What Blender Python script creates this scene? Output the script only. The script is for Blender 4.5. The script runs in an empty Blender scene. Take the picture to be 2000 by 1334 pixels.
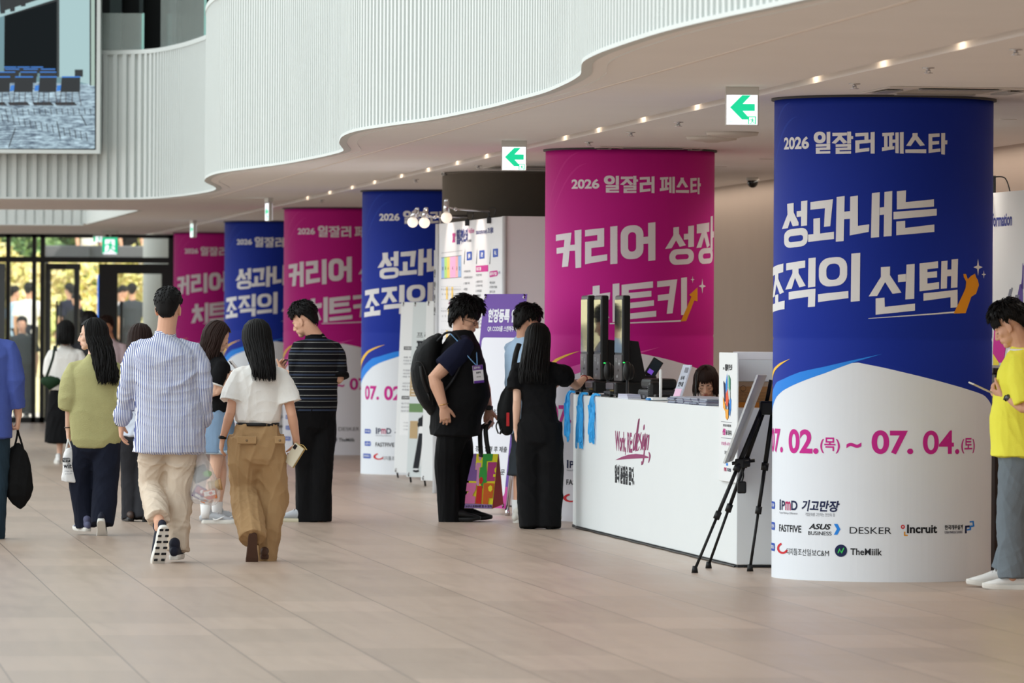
# Concourse of an exhibition hall during a career festival: wrapped pillars, registration counter, visitors.
import bpy, bmesh, math, random
import numpy as np
from mathutils import Vector, Matrix, Quaternion
sc = bpy.context.scene
COL = sc.collection
R = math.radians
PI = math.pi

# ---------------------------------------------------------------- camera
FPX, CAM_H, HOR, ROLL = 11111.0, 1.58, -26.0, R(0.35)
cam_d = bpy.data.cameras.new('camera'); cam = bpy.data.objects.new('camera', cam_d); COL.objects.link(cam)
cam_d.sensor_width = 36.0; cam_d.lens = 200.0; cam_d.clip_start = 0.5; cam_d.clip_end = 600
cam.matrix_world = (Matrix.Translation((0, 0, CAM_H)) @ Matrix.Rotation(R(90) - math.atan(26.0/FPX), 4, 'X')
                    @ Matrix.Rotation(ROLL, 4, 'Z'))
cam_d.dof.use_dof = True; cam_d.dof.focus_distance = 39.5; cam_d.dof.aperture_fstop = 5.6
sc.camera = cam

# ---------------------------------------------------------------- daylight and exposure
world = bpy.data.worlds.new('daylight'); sc.world = world; world.use_nodes = True
wn, wl = world.node_tree.nodes, world.node_tree.links
wn.clear()
w_out = wn.new('ShaderNodeOutputWorld'); w_bg = wn.new('ShaderNodeBackground'); w_tc = wn.new('ShaderNodeTexCoord')
w_bg.inputs[0].default_value = (0.92, 0.99, 1.0, 1)
def w_lobe(vec, lo, gain):                  # one broad bright part of the sky
    d = wn.new('ShaderNodeVectorMath'); d.operation = 'DOT_PRODUCT'; d.inputs[1].default_value = Vector(vec).normalized()
    wl.new(w_tc.outputs['Generated'], d.inputs[0])
    m = wn.new('ShaderNodeMapRange'); m.interpolation_type = 'SMOOTHSTEP'; m.inputs[1].default_value = lo; m.inputs[2].default_value = 1.0
    m.inputs[3].default_value = 0.0; m.inputs[4].default_value = gain; wl.new(d.outputs['Value'], m.inputs[0]); return m.outputs[0]
def w_add(a, b):
    m = wn.new('ShaderNodeMath'); m.operation = 'ADD'
    for i, x in enumerate((a, b)):
        if hasattr(x, 'links'): wl.new(x, m.inputs[i])
        else: m.inputs[i].default_value = x
    return m.outputs[0]
wl.new(w_add(w_add(w_lobe((-0.88, 0.42, 0.16), -0.05, 1.48), w_lobe((-0.25, -0.2, 0.95), 0.05, 0.42)), w_add(w_lobe((-0.30, -0.95, 0.14), 0.05, 1.05), 0.14)), w_bg.inputs[1])
wl.new(w_bg.outputs[0], w_out.inputs[0])
sun_d = bpy.data.lights.new('sun', 'SUN'); sun_d.energy = 5.0; sun_d.angle = R(1.0); sun_d.color = (1.0, 0.95, 0.86)
sun = bpy.data.objects.new('sun', sun_d); COL.objects.link(sun)
sun.rotation_euler = Vector((0.62, -0.33, 0.71)).to_track_quat('Z', 'Y').to_euler()
vs = sc.view_settings
sc.display_settings.display_device = 'sRGB'
vs.view_transform = 'Standard'; vs.look = 'None'; vs.gamma = 1.0; vs.use_curve_mapping = False
vs.exposure = 0.34
sc.cycles.use_denoising = True
sc.cycles.max_bounces = 8; sc.cycles.diffuse_bounces = 4; sc.cycles.transparent_max_bounces = 12
sc.cycles.caustics_reflective = False; sc.cycles.caustics_refractive = False
sc.cycles.sample_clamp_indirect = 6.0

# ---------------------------------------------------------------- measuring: lens ray <-> place
def unroll(px, py):
    u, v = px-1000.0, py-667.0
    c, s = math.cos(ROLL), math.sin(ROLL)
    return u*c+v*s, -u*s+v*c
def P(px, py, D):
    u, v = unroll(px, py)
    return Vector((u/FPX*D, D, CAM_H-(v-HOR)/FPX*D))
def atz(px, py, z):
    u, v = unroll(px, py)
    D = (CAM_H-z)*FPX/(v-HOR)
    return Vector((u/FPX*D, D, z))
AX = Vector((-0.1299, 0.9915, 0)); NX = Vector((0.9915, 0.1299, 0))     # along the pillar row / across it
AZ = math.atan2(0.1299, 0.9915)
def row(D, off=0.0, z=0.0):            # a point on the pillar row at depth D, off metres to its right
    return Vector((2.37-0.131*(D-36.4), D, z)) + NX*off

# ---------------------------------------------------------------- materials
MATS = {}
def lin(c):
    c = c/255.0
    return c/12.92 if c <= 0.04045 else ((c+0.055)/1.055)**2.4
def rgb(r, g, b): return (lin(r), lin(g), lin(b), 1.0)
def mat(name, col=(200, 200, 200), rough=0.6, metal=0.0, spec=0.35, emit=None, es=1.0, trans=0.0, alpha=1.0, ior=1.45, sheen=0.0):
    if name in MATS: return MATS[name]
    m = bpy.data.materials.new(name); m.use_nodes = True
    p = m.node_tree.nodes['Principled BSDF']
    p.inputs['Base Color'].default_value = rgb(*col); p.inputs['Roughness'].default_value = rough
    p.inputs['Metallic'].default_value = metal; p.inputs['Specular IOR Level'].default_value = spec
    p.inputs['IOR'].default_value = ior; p.inputs['Transmission Weight'].default_value = trans
    p.inputs['Alpha'].default_value = alpha
    if sheen: p.inputs['Sheen Weight'].default_value = sheen
    if emit: p.inputs['Emission Color'].default_value = rgb(*emit); p.inputs['Emission Strength'].default_value = es
    MATS[name] = m
    return m
def nodes(m): return m.node_tree.nodes, m.node_tree.links, m.node_tree.nodes['Principled BSDF']
def noisy(m, scale=8.0, amount=0.12, bump=0.0, bscale=60.0, stretch=(1, 1, 1)):   # slight mottling + cloth / plaster grain
    n, l, p = nodes(m)
    tc = n.new('ShaderNodeTexCoord'); mp = n.new('ShaderNodeMapping'); mp.inputs['Scale'].default_value = stretch
    l.new(tc.outputs['Object'], mp.inputs[0])
    nt = n.new('ShaderNodeTexNoise'); nt.inputs['Scale'].default_value = scale; nt.inputs['Detail'].default_value = 4
    l.new(mp.outputs[0], nt.inputs['Vector'])
    c = p.inputs['Base Color'].default_value[:]
    mx = n.new('ShaderNodeMix'); mx.data_type = 'RGBA'
    mx.inputs[6].default_value = [x*(1-amount) for x in c[:3]]+[1]; mx.inputs[7].default_value = [min(1, x*(1+amount)) for x in c[:3]]+[1]
    l.new(nt.outputs['Fac'], mx.inputs[0]); l.new(mx.outputs[2], p.inputs['Base Color'])
    if bump:
        n2 = n.new('ShaderNodeTexNoise'); n2.inputs['Scale'].default_value = bscale; n2.inputs['Detail'].default_value = 3
        l.new(mp.outputs[0], n2.inputs['Vector'])
        b = n.new('ShaderNodeBump'); b.inputs['Strength'].default_value = bump; b.inputs['Distance'].default_value = 0.01
        l.new(n2.outputs['Fac'], b.inputs['Height']); l.new(b.outputs[0], p.inputs['Normal'])
    return m

# ---------------------------------------------------------------- objects
def tag(o, label=None, cat=None, group=None, kind=None):
    if label: o['label'] = label
    if cat: o['category'] = cat
    if group: o['group'] = group
    if kind: o['kind'] = kind
    return o
def empty(name, loc=(0, 0, 0), rz=0.0, label=None, cat=None, group=None):
    o = bpy.data.objects.new(name, None); COL.objects.link(o)
    o.location = loc; o.rotation_euler = (0, 0, rz); o.empty_display_size = 0.2
    return tag(o, label, cat, group)
def copy_tree(o, parent=None):
    c = o.copy(); COL.objects.link(c); c.parent = parent
    for ch in list(o.children): copy_tree(ch, c)
    return c
class MB:
    """collects shapes (lists of vertices and faces) for ONE mesh"""
    def __init__(s): s.v = []; s.f = []; s.m = []; s.sm = []
    def add(s, vs, fs, mi=0, smooth=False, M=None):
        b = len(s.v)
        s.v += [tuple(M @ Vector(p)) if M is not None else tuple(p) for p in vs]
        for f in fs: s.f.append([b+i for i in f]); s.m.append(mi); s.sm.append(smooth)
        return s
    def box(s, lo, hi, mi=0, M=None, ch=0.0):
        x0, y0, z0 = lo; x1, y1, z1 = hi
        if ch <= 0:
            vs = [(x0,y0,z0),(x1,y0,z0),(x1,y1,z0),(x0,y1,z0),(x0,y0,z1),(x1,y0,z1),(x1,y1,z1),(x0,y1,z1)]
            return s.add(vs, [(0,3,2,1),(4,5,6,7),(0,1,5,4),(1,2,6,5),(2,3,7,6),(3,0,4,7)], mi, False, M)
        c = min(ch, (x1-x0)/2.2, (y1-y0)/2.2, (z1-z0)/2.2)
        bm = bmesh.new(); bmesh.ops.create_cube(bm, size=1.0)
        for v in bm.verts: v.co = Vector(((x0+x1)/2+v.co.x*(x1-x0), (y0+y1)/2+v.co.y*(y1-y0), (z0+z1)/2+v.co.z*(z1-z0)))
        bmesh.ops.bevel(bm, geom=list(bm.edges), offset=c, segments=2, profile=0.5, affect='EDGES')
        bm.verts.index_update()
        s.add([v.co.copy() for v in bm.verts], [[v.index for v in f.verts] for f in bm.faces], mi, False, M); bm.free()
        return s
    def rod(s, a, b, r0, r1=None, n=10, mi=0, M=None):
        return s.tube([a, b], [r0, r0 if r1 is None else r1], n=n, mi=mi, M=M, caps='flat')
    def tube(s, pts, rads, side=None, n=10, mi=0, M=None, caps='round', smooth=True, closed=False):
        pts = [Vector(p) for p in pts]; rads = [(r, r) if not hasattr(r, '__len__') else r for r in rads]
        if caps == 'round' and not closed:
            d0 = (pts[0]-pts[1]).normalized(); d1 = (pts[-1]-pts[-2]).normalized()
            m0 = min(rads[0]); m1 = min(rads[-1]); P0 = []; R0 = []; P1 = []; R1 = []
            for t in (1.0, 0.92, 0.7, 0.38):
                k = math.sqrt(max(0.0, 1-t*t)); k = max(k, 0.02)
                P0.append(pts[0]+d0*m0*t); R0.append((rads[0][0]*k, rads[0][1]*k))
                P1.append(pts[-1]+d1*m1*t); R1.append((rads[-1][0]*k, rads[-1][1]*k))
            pts = P0+pts+P1[::-1]; rads = R0+rads+R1[::-1]
        N = len(pts); vs = []; up = None
        for i, p in enumerate(pts):
            if closed: t = (pts[(i+1) % N]-pts[i-1])
            else: t = pts[min(i+1, N-1)]-pts[max(i-1, 0)]
            t = t.normalized() if t.length > 1e-9 else Vector((0, 0, 1))
            if side is not None:
                a = Vector(side[i] if isinstance(side, list) else side)
            elif up is None:
                a = Vector((1, 0, 0)) if abs(t.x) < 0.8 else Vector((0, 1, 0))
            else: a = up
            a = (a-t*a.dot(t)); a = a.normalized() if a.length > 1e-6 else t.orthogonal().normalized()
            b = t.cross(a); up = a
            for k in range(n):
                an = 2*PI*k/n
                vs.append(p+a*(rads[i][0]*math.cos(an))+b*(rads[i][1]*math.sin(an)))
        fs = []
        for i in range(N-1+(1 if closed else 0)):
            j = (i+1) % N
            for k in range(n):
                q = (k+1) % n
                fs.append((i*n+k, i*n+q, j*n+q, j*n+k))
        if not closed: fs.append(tuple(range(n))[::-1]); fs.append(tuple((N-1)*n+k for k in range(n)))
        return s.add(vs, fs, mi, smooth, M)
    def ell(s, c, r, Q=None, mi=0, nu=16, nv=10, M=None):
        c = Vector(c); vs = []; r = (r, r, r) if not hasattr(r, '__len__') else r
        for j in range(1, nv):
            t = PI*j/nv
            for i in range(nu):
                a = 2*PI*i/nu
                v = Vector((r[0]*math.sin(t)*math.cos(a), r[1]*math.sin(t)*math.sin(a), r[2]*math.cos(t)))
                vs.append(c+(Q @ v if Q is not None else v))
        top = Vector((0, 0, r[2])); top = Q @ top if Q is not None else top
        vs.append(c+top); vs.append(c-top); T = len(vs)-2
        fs = [(j*nu+i, (j+1)*nu+i, (j+1)*nu+(i+1) % nu, j*nu+(i+1) % nu) for j in range(nv-2) for i in range(nu)]
        fs += [(T, i, (i+1) % nu) for i in range(nu)]
        fs += [(T+1, (nv-2)*nu+(i+1) % nu, (nv-2)*nu+i) for i in range(nu)]
        return s.add(vs, fs, mi, True, M)
    def lathe(s, prof, n=24, mi=0, M=None, c=(0, 0)):
        vs = [(c[0]+r*math.cos(2*PI*k/n), c[1]+r*math.sin(2*PI*k/n), z) for r, z in prof for k in range(n)]
        fs = [(i*n+k, i*n+(k+1) % n, (i+1)*n+(k+1) % n, (i+1)*n+k) for i in range(len(prof)-1) for k in range(n)]
        fs += [tuple(range(n))[::-1], tuple((len(prof)-1)*n+k for k in range(n))]
        return s.add(vs, fs, mi, True, M)
    def prism(s, poly, h, mi=0, M=None):       # polygon in the xy plane extruded along z by h
        n = len(poly)
        vs = [(x, y, 0) for x, y in poly]+[(x, y, h) for x, y in poly]
        return s.add(vs, [tuple(range(n))[::-1], tuple(n+i for i in range(n))]+[(i, (i+1) % n, n+(i+1) % n, n+i) for i in range(n)], mi, False, M)
    def build(s, name, mats, parent=None, loc=(0, 0, 0), smooth=None, inv=None):
        me = bpy.data.meshes.new(name); me.from_pydata(s.v, [], s.f); me.update()
        mats = mats if isinstance(mats, (list, tuple)) else [mats]
        for m in mats: me.materials.append(m)
        me.polygons.foreach_set('material_index', s.m)
        me.polygons.foreach_set('use_smooth', [bool(x) if smooth is None else smooth for x in s.sm])
        bm = bmesh.new(); bm.from_mesh(me); bmesh.ops.recalc_face_normals(bm, faces=bm.faces); bm.to_mesh(me); bm.free()
        o = bpy.data.objects.new(name, me); COL.objects.link(o); o.location = loc
        if parent is not None: o.parent = parent
        return o
def catmull(pts, sub=6, closed=False):
    pts = [Vector(p) for p in pts]; out = []; N = len(pts)
    for i in range(N if closed else N-1):
        if closed: p0, p1, p2, p3 = pts[i-1], pts[i], pts[(i+1) % N], pts[(i+2) % N]
        else: p0, p1, p2, p3 = pts[max(i-1, 0)], pts[i], pts[i+1], pts[min(i+2, N-1)]
        for k in range(sub):
            t = k/sub
            out.append(0.5*((2*p1)+(p2-p0)*t+(2*p0-5*p1+4*p2-p3)*t*t+(3*p1-p0-3*p2+p3)*t**3))
    if not closed: out.append(pts[-1])
    return out
def absorb(dst, src):
    """print becomes part of the surface it lies on: one mesh, further materials"""
    T = dst.matrix_basis.inverted() @ src.matrix_basis; a, b = dst.data, src.data
    V = [v.co.copy() for v in a.vertices]+[T @ v.co for v in b.vertices]; n, k = len(a.vertices), len(a.materials)
    F = [list(q.vertices) for q in a.polygons]+[[n+i for i in q.vertices] for q in b.polygons]
    MI = [q.material_index for q in a.polygons]+[k+q.material_index for q in b.polygons]; S = [q.use_smooth for q in a.polygons]+[False]*len(b.polygons)
    me = bpy.data.meshes.new(a.name); me.from_pydata(V, [], F); me.update()
    for m in list(a.materials)+list(b.materials): me.materials.append(m)
    me.polygons.foreach_set('material_index', MI); me.polygons.foreach_set('use_smooth', S)
    dst.data = me; bpy.data.objects.remove(src)
def absorb_prints():
    for pr, su in (('slogan_print', 'front_body'), ('guide_print', 'panel'), ('panel_print', 'control_panel'), ('notice_print', 'panel'), ('carton_print', 'carton'), ('leaflet_print', 'acrylic_panel'), ('print', 'sheet'), ('print', 'panel')):
        for o in [o for o in bpy.data.objects if o.name.split('.')[0] == pr and o.parent]:
            d = [c for c in o.parent.children if c.name.split('.')[0] == su]
            if d: absorb(d[0], o)
# ---------------------------------------------------------------- lettering
_txt = {}
def text_mesh(body, bold=0.0, shear=0.0):
    """vertices/faces of a line of lettering, normalised to its own bounding box (0..1, 0..1) + aspect"""
    key = (body, bold, shear)
    if key in _txt: return _txt[key]
    cu = bpy.data.curves.new('t', 'FONT'); cu.body = body; cu.size = 1.0; cu.offset = bold; cu.resolution_u = 8 if len(body) < 9 else 3; cu.shear = shear
    cu.fill_mode = 'FRONT'
    o = bpy.data.objects.new('t', cu); COL.objects.link(o)
    dg = bpy.context.evaluated_depsgraph_get()
    me = bpy.data.meshes.new_from_object(o.evaluated_get(dg))
    vs = [v.co.copy() for v in me.vertices]; fs = [list(p.vertices) for p in me.polygons]
    bpy.data.objects.remove(o); bpy.data.curves.remove(cu); bpy.data.meshes.remove(me)
    if not vs: _txt[key] = ([], [], 1.0); return _txt[key]
    x0 = min(v.x for v in vs); x1 = max(v.x for v in vs); y0 = min(v.y for v in vs); y1 = max(v.y for v in vs)
    r = ([((v.x-x0)/(x1-x0), (v.y-y0)/(y1-y0)) for v in vs], fs, (x1-x0)/(y1-y0))
    _txt[key] = r
    return r
def flat_text(mb, body, x0, z0, x1, z1, mi, fr, off=0.0015, bold=0.02, shear=0.0):
    """lettering filling the box x0..x1, z0..z1 of a flat face; fr(x, z, off) gives the place; None for x1 keeps the aspect"""
    vs, fs, asp = text_mesh(body, bold, shear)
    if not vs: return
    if x1 is None: x1 = x0+asp*(z1-z0)
    mb.add([fr(x0+a*(x1-x0), z0+b*(z1-z0), off) for a, b in vs], fs, mi)
def flat_poly(mb, poly, mi, fr, off=0.001):
    mb.add([fr(x, z, off) for x, z in poly], [tuple(range(len(poly)))], mi)
def flat_rect(mb, x0, z0, x1, z1, mi, fr, off=0.001):
    flat_poly(mb, [(x0, z0), (x1, z0), (x1, z1), (x0, z1)], mi, fr, off)
# ================================================================ THE BUILDING
CZ = 3.06                                   # height of the soffit
def struct(o): o['kind'] = 'structure'; return o
M_white = noisy(mat('white_painted_rib', (204, 209, 207), 0.5, spec=0.2), 3, 0.02)
M_soffit = noisy(mat('soffit_plaster', (238, 236, 236), 0.75, spec=0.15), 1.5, 0.03)
M_wall = noisy(mat('wall_beige_plaster', (176, 158, 144), 0.7, spec=0.2), 2, 0.04)
M_dark = mat('dark_metal_frame', (26, 27, 28), 0.4, spec=0.4)
M_black = mat('black_plastic', (14, 14, 15), 0.38)
M_chrome = mat('chrome', (205, 205, 208), 0.18, metal=1.0)
M_glass = mat('clear_glass', (225, 238, 232), 0.02, spec=0.5, alpha=0.16)
M_wht = mat('matte_white_board', (228, 231, 233), 0.5, spec=0.25)

def floor_material():
    m = mat('porcelain_floor_tiles', (176, 160, 147), 0.32, spec=0.32); n, l, p = nodes(m)
    g = n.new('ShaderNodeNewGeometry'); 
    def dotn(vec, add):
        d = n.new('ShaderNodeVectorMath'); d.operation = 'DOT_PRODUCT'; d.inputs[1].default_value = vec
        l.new(g.outputs['Position'], d.inputs[0]); a = n.new('ShaderNodeMath'); a.operation = 'ADD'; a.inputs[1].default_value = add
        l.new(d.outputs['Value'], a.inputs[0]); return a.outputs[0]
    cx = n.new('ShaderNodeCombineXYZ'); l.new(dotn(AX, 60.36), cx.inputs[0]); l.new(dotn(NX, 59.515), cx.inputs[1])
    br = n.new('ShaderNodeTexBrick'); l.new(cx.outputs[0], br.inputs['Vector'])
    br.inputs['Scale'].default_value = 1.0; br.inputs['Brick Width'].default_value = 1.2; br.inputs['Row Height'].default_value = 0.6
    br.inputs['Mortar Size'].default_value = 0.0045; br.inputs['Mortar Smooth'].default_value = 0.6; br.inputs['Bias'].default_value = 0.0
    br.inputs['Color1'].default_value = rgb(184, 163, 147); br.inputs['Color2'].default_value = rgb(169, 150, 135)
    br.inputs['Mortar'].default_value = rgb(118, 105, 96)
    mp = n.new('ShaderNodeMapping'); mp.inputs['Scale'].default_value = (0.5, 5.0, 1); l.new(cx.outputs[0], mp.inputs[0])
    nt = n.new('ShaderNodeTexNoise'); nt.inputs['Scale'].default_value = 2.2; nt.inputs['Detail'].default_value = 5; l.new(mp.outputs[0], nt.inputs['Vector'])
    mr = n.new('ShaderNodeMapRange'); mr.inputs[3].default_value = 0.90; mr.inputs[4].default_value = 1.08; l.new(nt.outputs['Fac'], mr.inputs[0])
    mx = n.new('ShaderNodeMix'); mx.data_type = 'RGBA'; mx.blend_type = 'MULTIPLY'; mx.inputs[0].default_value = 1.0
    cc = n.new('ShaderNodeCombineColor'); [l.new(mr.outputs[0], cc.inputs[i]) for i in range(3)]
    l.new(br.outputs['Color'], mx.inputs[6]); l.new(cc.outputs[0], mx.inputs[7]); l.new(mx.outputs[2], p.inputs['Base Color'])
    r2 = n.new('ShaderNodeMapRange'); r2.inputs[3].default_value = 0.26; r2.inputs[4].default_value = 0.42; l.new(nt.outputs['Fac'], r2.inputs[0])
    l.new(r2.outputs[0], p.inputs['Roughness'])
    return m
mb = MB(); mb.box((-22, -4, -0.3), (12, 92.4, 0.0))
struct(mb.build('floor', floor_material()))

# --- plan of the wavy gallery edge (far left -> near), measured on the soffit plane
EDGE = [(-14, 66.5), (-9, 66.5), (-5.98, 66.5), (-4.76, 66.5), (-4.22, 66.1), (-3.83, 64.9), (-3.56, 63.7), (-3.34, 62.5), (-3.21, 61.45),
        (-3.155, 60.4), (-3.15, 59.3), (-3.15, 58.6), (-3.13, 57.83), (-3.04, 56.54), (-2.89, 55.21), (-2.71, 54.25), (-2.39, 52.95), (-2.05, 51.5), (-1.71, 49.7),
        (-1.51, 48.45), (-1.43, 47.8), (-1.405, 47.3), (-1.4, 46.7), (-1.395, 45.9), (-1.375, 45.19), (-1.31, 43.97), (-1.17, 42.81), (-0.91, 41.7),
        (-0.55, 40.3), (-0.18, 38.3), (0.0, 37.08), (0.2, 35.64), (0.33, 34.2), (0.385, 33.3), (0.395, 32.85), (0.39, 32.35), (0.39, 31.5),
        (0.45, 30.62), (0.55, 29.72), (0.71, 28.5), (0.86, 27.6), (1.02, 26.8), (1.17, 26.1), (1.31, 25.4), (1.75, 23.2), (2.1, 21.0),
        (2.22, 19.0), (2.25, 17.2), (2.5, 15.4), (3.1, 12.6), (3.7, 9.6), (4.0, 6.5), (4.05, 3.5), (4.4, 0.0)]
epath = catmull([(x, y, 0) for x, y in EDGE], 10)
def resample(path, step):
    out = [path[0]]; acc = 0.0; need = step
    for a, b in zip(path, path[1:]):
        L = (b-a).length
        while acc+L >= need:
            out.append(a.lerp(b, (need-acc)/L)); need += step
        acc += L
    return out
PITCH = 0.118; SUBP = 20
fine = resample(epath, PITCH/SUBP)
def ribbed_wall(name, pts, z0, z1, outward=1, depth=0.045, frac=0.46, cap=0.05):
    prof = []
    for i, p in enumerate(pts):
        a = pts[max(i-SUBP//2, 0)]; b = pts[min(i+SUBP//2, len(pts)-1)]
        t = (b-a).normalized(); nrm = Vector((t.y, -t.x, 0))*outward
        k = i % SUBP; kf = int(frac*SUBP)
        if k in (0, kf//2): prof.append(p); 
        if k == kf: prof.append(p); prof.append(p-nrm*depth)
        if k == SUBP-1: prof.append(p-nrm*depth)
    band = [pts[i] for i in range(0, len(pts), SUBP//2)]
    m = MB()
    def wall(path, a, b, smooth=False):
        n = len(path); m.add([(p.x, p.y, a) for p in path]+[(p.x, p.y, b) for p in path], [(i, i+1, n+i+1, n+i) for i in range(n-1)], 0, smooth)
    wall(prof, z0+0.022, z1-cap)
    def ring(a, b, wd=0.16):                           # plain bands above and below the ribs
        outp = []; inp = []
        for i in range(0, len(pts), SUBP//2):
            q0 = pts[max(i-SUBP//2, 0)]; q1 = pts[min(i+SUBP//2, len(pts)-1)]; t = (q1-q0).normalized(); nrm = Vector((t.y, -t.x, 0))*outward
            outp.append(pts[i]+nrm*0.006); inp.append(pts[i]-nrm*wd)
        n = len(outp)
        vs = [(p.x, p.y, a) for p in outp]+[(p.x, p.y, b) for p in outp]+[(p.x, p.y, b) for p in inp]+[(p.x, p.y, a) for p in inp]
        fs = []
        for i in range(n-1):
            for q in range(4): r = (q+1) % 4; fs.append((q*n+i, q*n+i+1, r*n+i+1, r*n+i))
        m.add(vs, fs)
    ring(z0, z0+0.022, .056); ring(z1-cap, z1)
    # back of the parapet
    inner = []
    for i in range(0, len(pts), SUBP//2):
        q0 = pts[max(i-SUBP//2, 0)]; q1 = pts[min(i+SUBP//2, len(pts)-1)]; t = (q1-q0).normalized(); nrm = Vector((t.y, -t.x, 0))*outward
        inner.append(pts[i]-nrm*0.14)
    wall(inner, z0, z1)
    return struct(m.build(name, M_white))
TOP = 4.80
ribbed_wall('wall_gallery', fine, CZ-0.004, TOP)

# --- soffit in two fields with the lamp slot between them
def off_line(off, D0, D1): return row(D0, off), row(D1, off)
s0, s1 = -1.01, -0.86
coarse = []
for i in range(0, len(fine), 14):
    q0 = fine[max(i-10, 0)]; q1 = fine[min(i+10, len(fine)-1)]; t = (q1-q0).normalized(); coarse.append(fine[i]-Vector((t.y, -t.x, 0))*0.05)
a0, a1 = row(0, s0), row(68.5, s0)
left_poly = [(p.x, p.y) for p in coarse[::-1]] + [(-14, 72.9), (-4.75, 72.9), (-6.15, 83.0), (-14, 83.0), (-14, 93.6)]
e = row(93.6, s0); left_poly += [(e.x, e.y), (a0.x, a0.y)]
mb = MB(); mb.prism(left_poly, 0.5, M=Matrix.Translation((0, 0, CZ)))
b0, b1 = row(-4, s1), row(93.6, s1)
mb.prism([(b0.x, b0.y), (row(-4, 6.5).x, -4), (row(93.6, 6.5).x, 93.6), (b1.x, b1.y)], 0.5, M=Matrix.Translation((0, 0, CZ)))
q = [row(-4, s0-0.05), row(-4, s1+0.05), row(93.6, s1+0.05), row(93.6, s0-0.05)]
mb.prism([(p.x, p.y) for p in q], 0.04, M=Matrix.Translation((0, 0, CZ+0.13)))
struct(mb.build('ceiling', M_soffit))
# fine expansion joint along the soffit
mb = MB(); j0, j1 = row(20, -2.0, CZ), row(66, -2.0, CZ)
d = (j1-j0).normalized(); nn = Vector((d.y, -d.x, 0))*0.008
mb.add([j0+nn, j0-nn, j1-nn, j1+nn, j0+nn-Vector((0, 0, .004)), j0-nn-Vector((0, 0, .004)), j1-nn-Vector((0, 0, .004)), j1+nn-Vector((0, 0, .004))],
       [(0,1,2,3),(4,7,6,5),(0,4,5,1),(1,5,6,2),(2,6,7,3),(3,7,4,0)])
struct(mb.build('trim_1', mat('soffit_joint_cover', (222, 212, 202), 0.6)))
# void beyond the screen: ribbed far side and plain flank
far = resample([Vector((-14, 82.95, 0)), Vector((-6.2, 82.95, 0))], PITCH/SUBP*1.15)
ribbed_wall('wall_void', far, CZ-0.02, 6.4, depth=0.022, frac=0.7)
mb = MB(); mb.add([(-6.22, 82.96, CZ-.004), (-4.80, 72.86, CZ-.004), (-4.80, 72.86, 6.4), (-6.22, 82.96, 6.4), (-6.16, 83.0, CZ-.004), (-4.74, 72.9, CZ-.004), (-4.74, 72.9, 6.4), (-6.16, 83.0, 6.4)],
                  [(0,1,2,3),(4,7,6,5),(0,4,5,1),(1,5,6,2),(2,6,7,3),(3,7,4,0)])
struct(mb.build('wall_void_flank', M_white))

# --- upper gallery behind the parapet: dark glazed back wall, roof over the gallery
M_dglass = mat('dark_gallery_glass', (16, 19, 18), 0.45, spec=0.15)
mb = MB(); p0, p1 = row(95, -1.5), row(-4, -1.5)
up = [Vector((-14, 71.8, 0)), Vector((-4.2, 71.8, 0)), row(60, 1.4), row(-4, 1.4)]
for a, b in zip(up, up[1:]):
    zt = 6.4 if a.x < -10 else 9.5
    mb.add([(a.x, a.y, 3.5), (b.x, b.y, 3.5), (b.x, b.y, zt), (a.x, a.y, zt)], [(0, 1, 2, 3)])
struct(mb.build('wall_upper', M_dglass))
mb = MB()
for k in range(26):                           # mullions of the upper glazing, irregular as folded curtains behind it
    x = -13.6+k*0.37
    mb.box((x, 71.66, 3.5), (x+0.05+0.05*(k % 3), 71.79, 6.4))
struct(mb.build('trim_2', mat('gallery_mullion', (48, 58, 57), 0.3)))
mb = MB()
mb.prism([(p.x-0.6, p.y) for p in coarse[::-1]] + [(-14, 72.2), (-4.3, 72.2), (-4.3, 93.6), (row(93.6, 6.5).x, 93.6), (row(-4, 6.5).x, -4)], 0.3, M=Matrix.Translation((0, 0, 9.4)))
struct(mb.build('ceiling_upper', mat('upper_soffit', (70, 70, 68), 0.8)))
# glass balustrade standing on the parapet
def glass_panel(a, b, z0, z1, lab):
    t = (b-a).normalized(); nrm = Vector((t.y, -t.x, 0))*0.008
    m = MB(); c = [a+nrm, b+nrm, b-nrm, a-nrm]
    m.add([(p.x, p.y, z) for z in (z0, z1) for p in c], [(0,3,2,1),(4,5,6,7),(0,1,5,4),(1,2,6,5),(2,3,7,6),(3,0,4,7)])
    e = empty('glass_balustrade', (a+b)/2+Vector((0, 0, z0)), 0, lab, 'railing', 'glass panels on the gallery parapet')
    o = m.build('glass_pane', M_glass, e); o.location = -e.location
    m = MB(); m.box((-0.014, -0.012, 0), (0.014, 0.012, z1-z0)); k = m.build('edge_strip', mat('polished_glass_edge', (150, 205, 195), 0.2, spec=0.6), e)
    k.location = b-e.location+Vector((0, 0, z0))
glass_panel(Vector((-7.2, 66.58, 0)), Vector((-4.33, 66.42, 0)), TOP+.002, TOP+0.43, 'low glass balustrade panel beside the large screen on the ribbed parapet')
glass_panel(Vector((-4.1, 66.15, 0)), Vector((-3.45, 63.6, 0)), TOP+.002, TOP+0.95, 'curved-away glass balustrade panel where the ribbed parapet bends')

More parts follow.
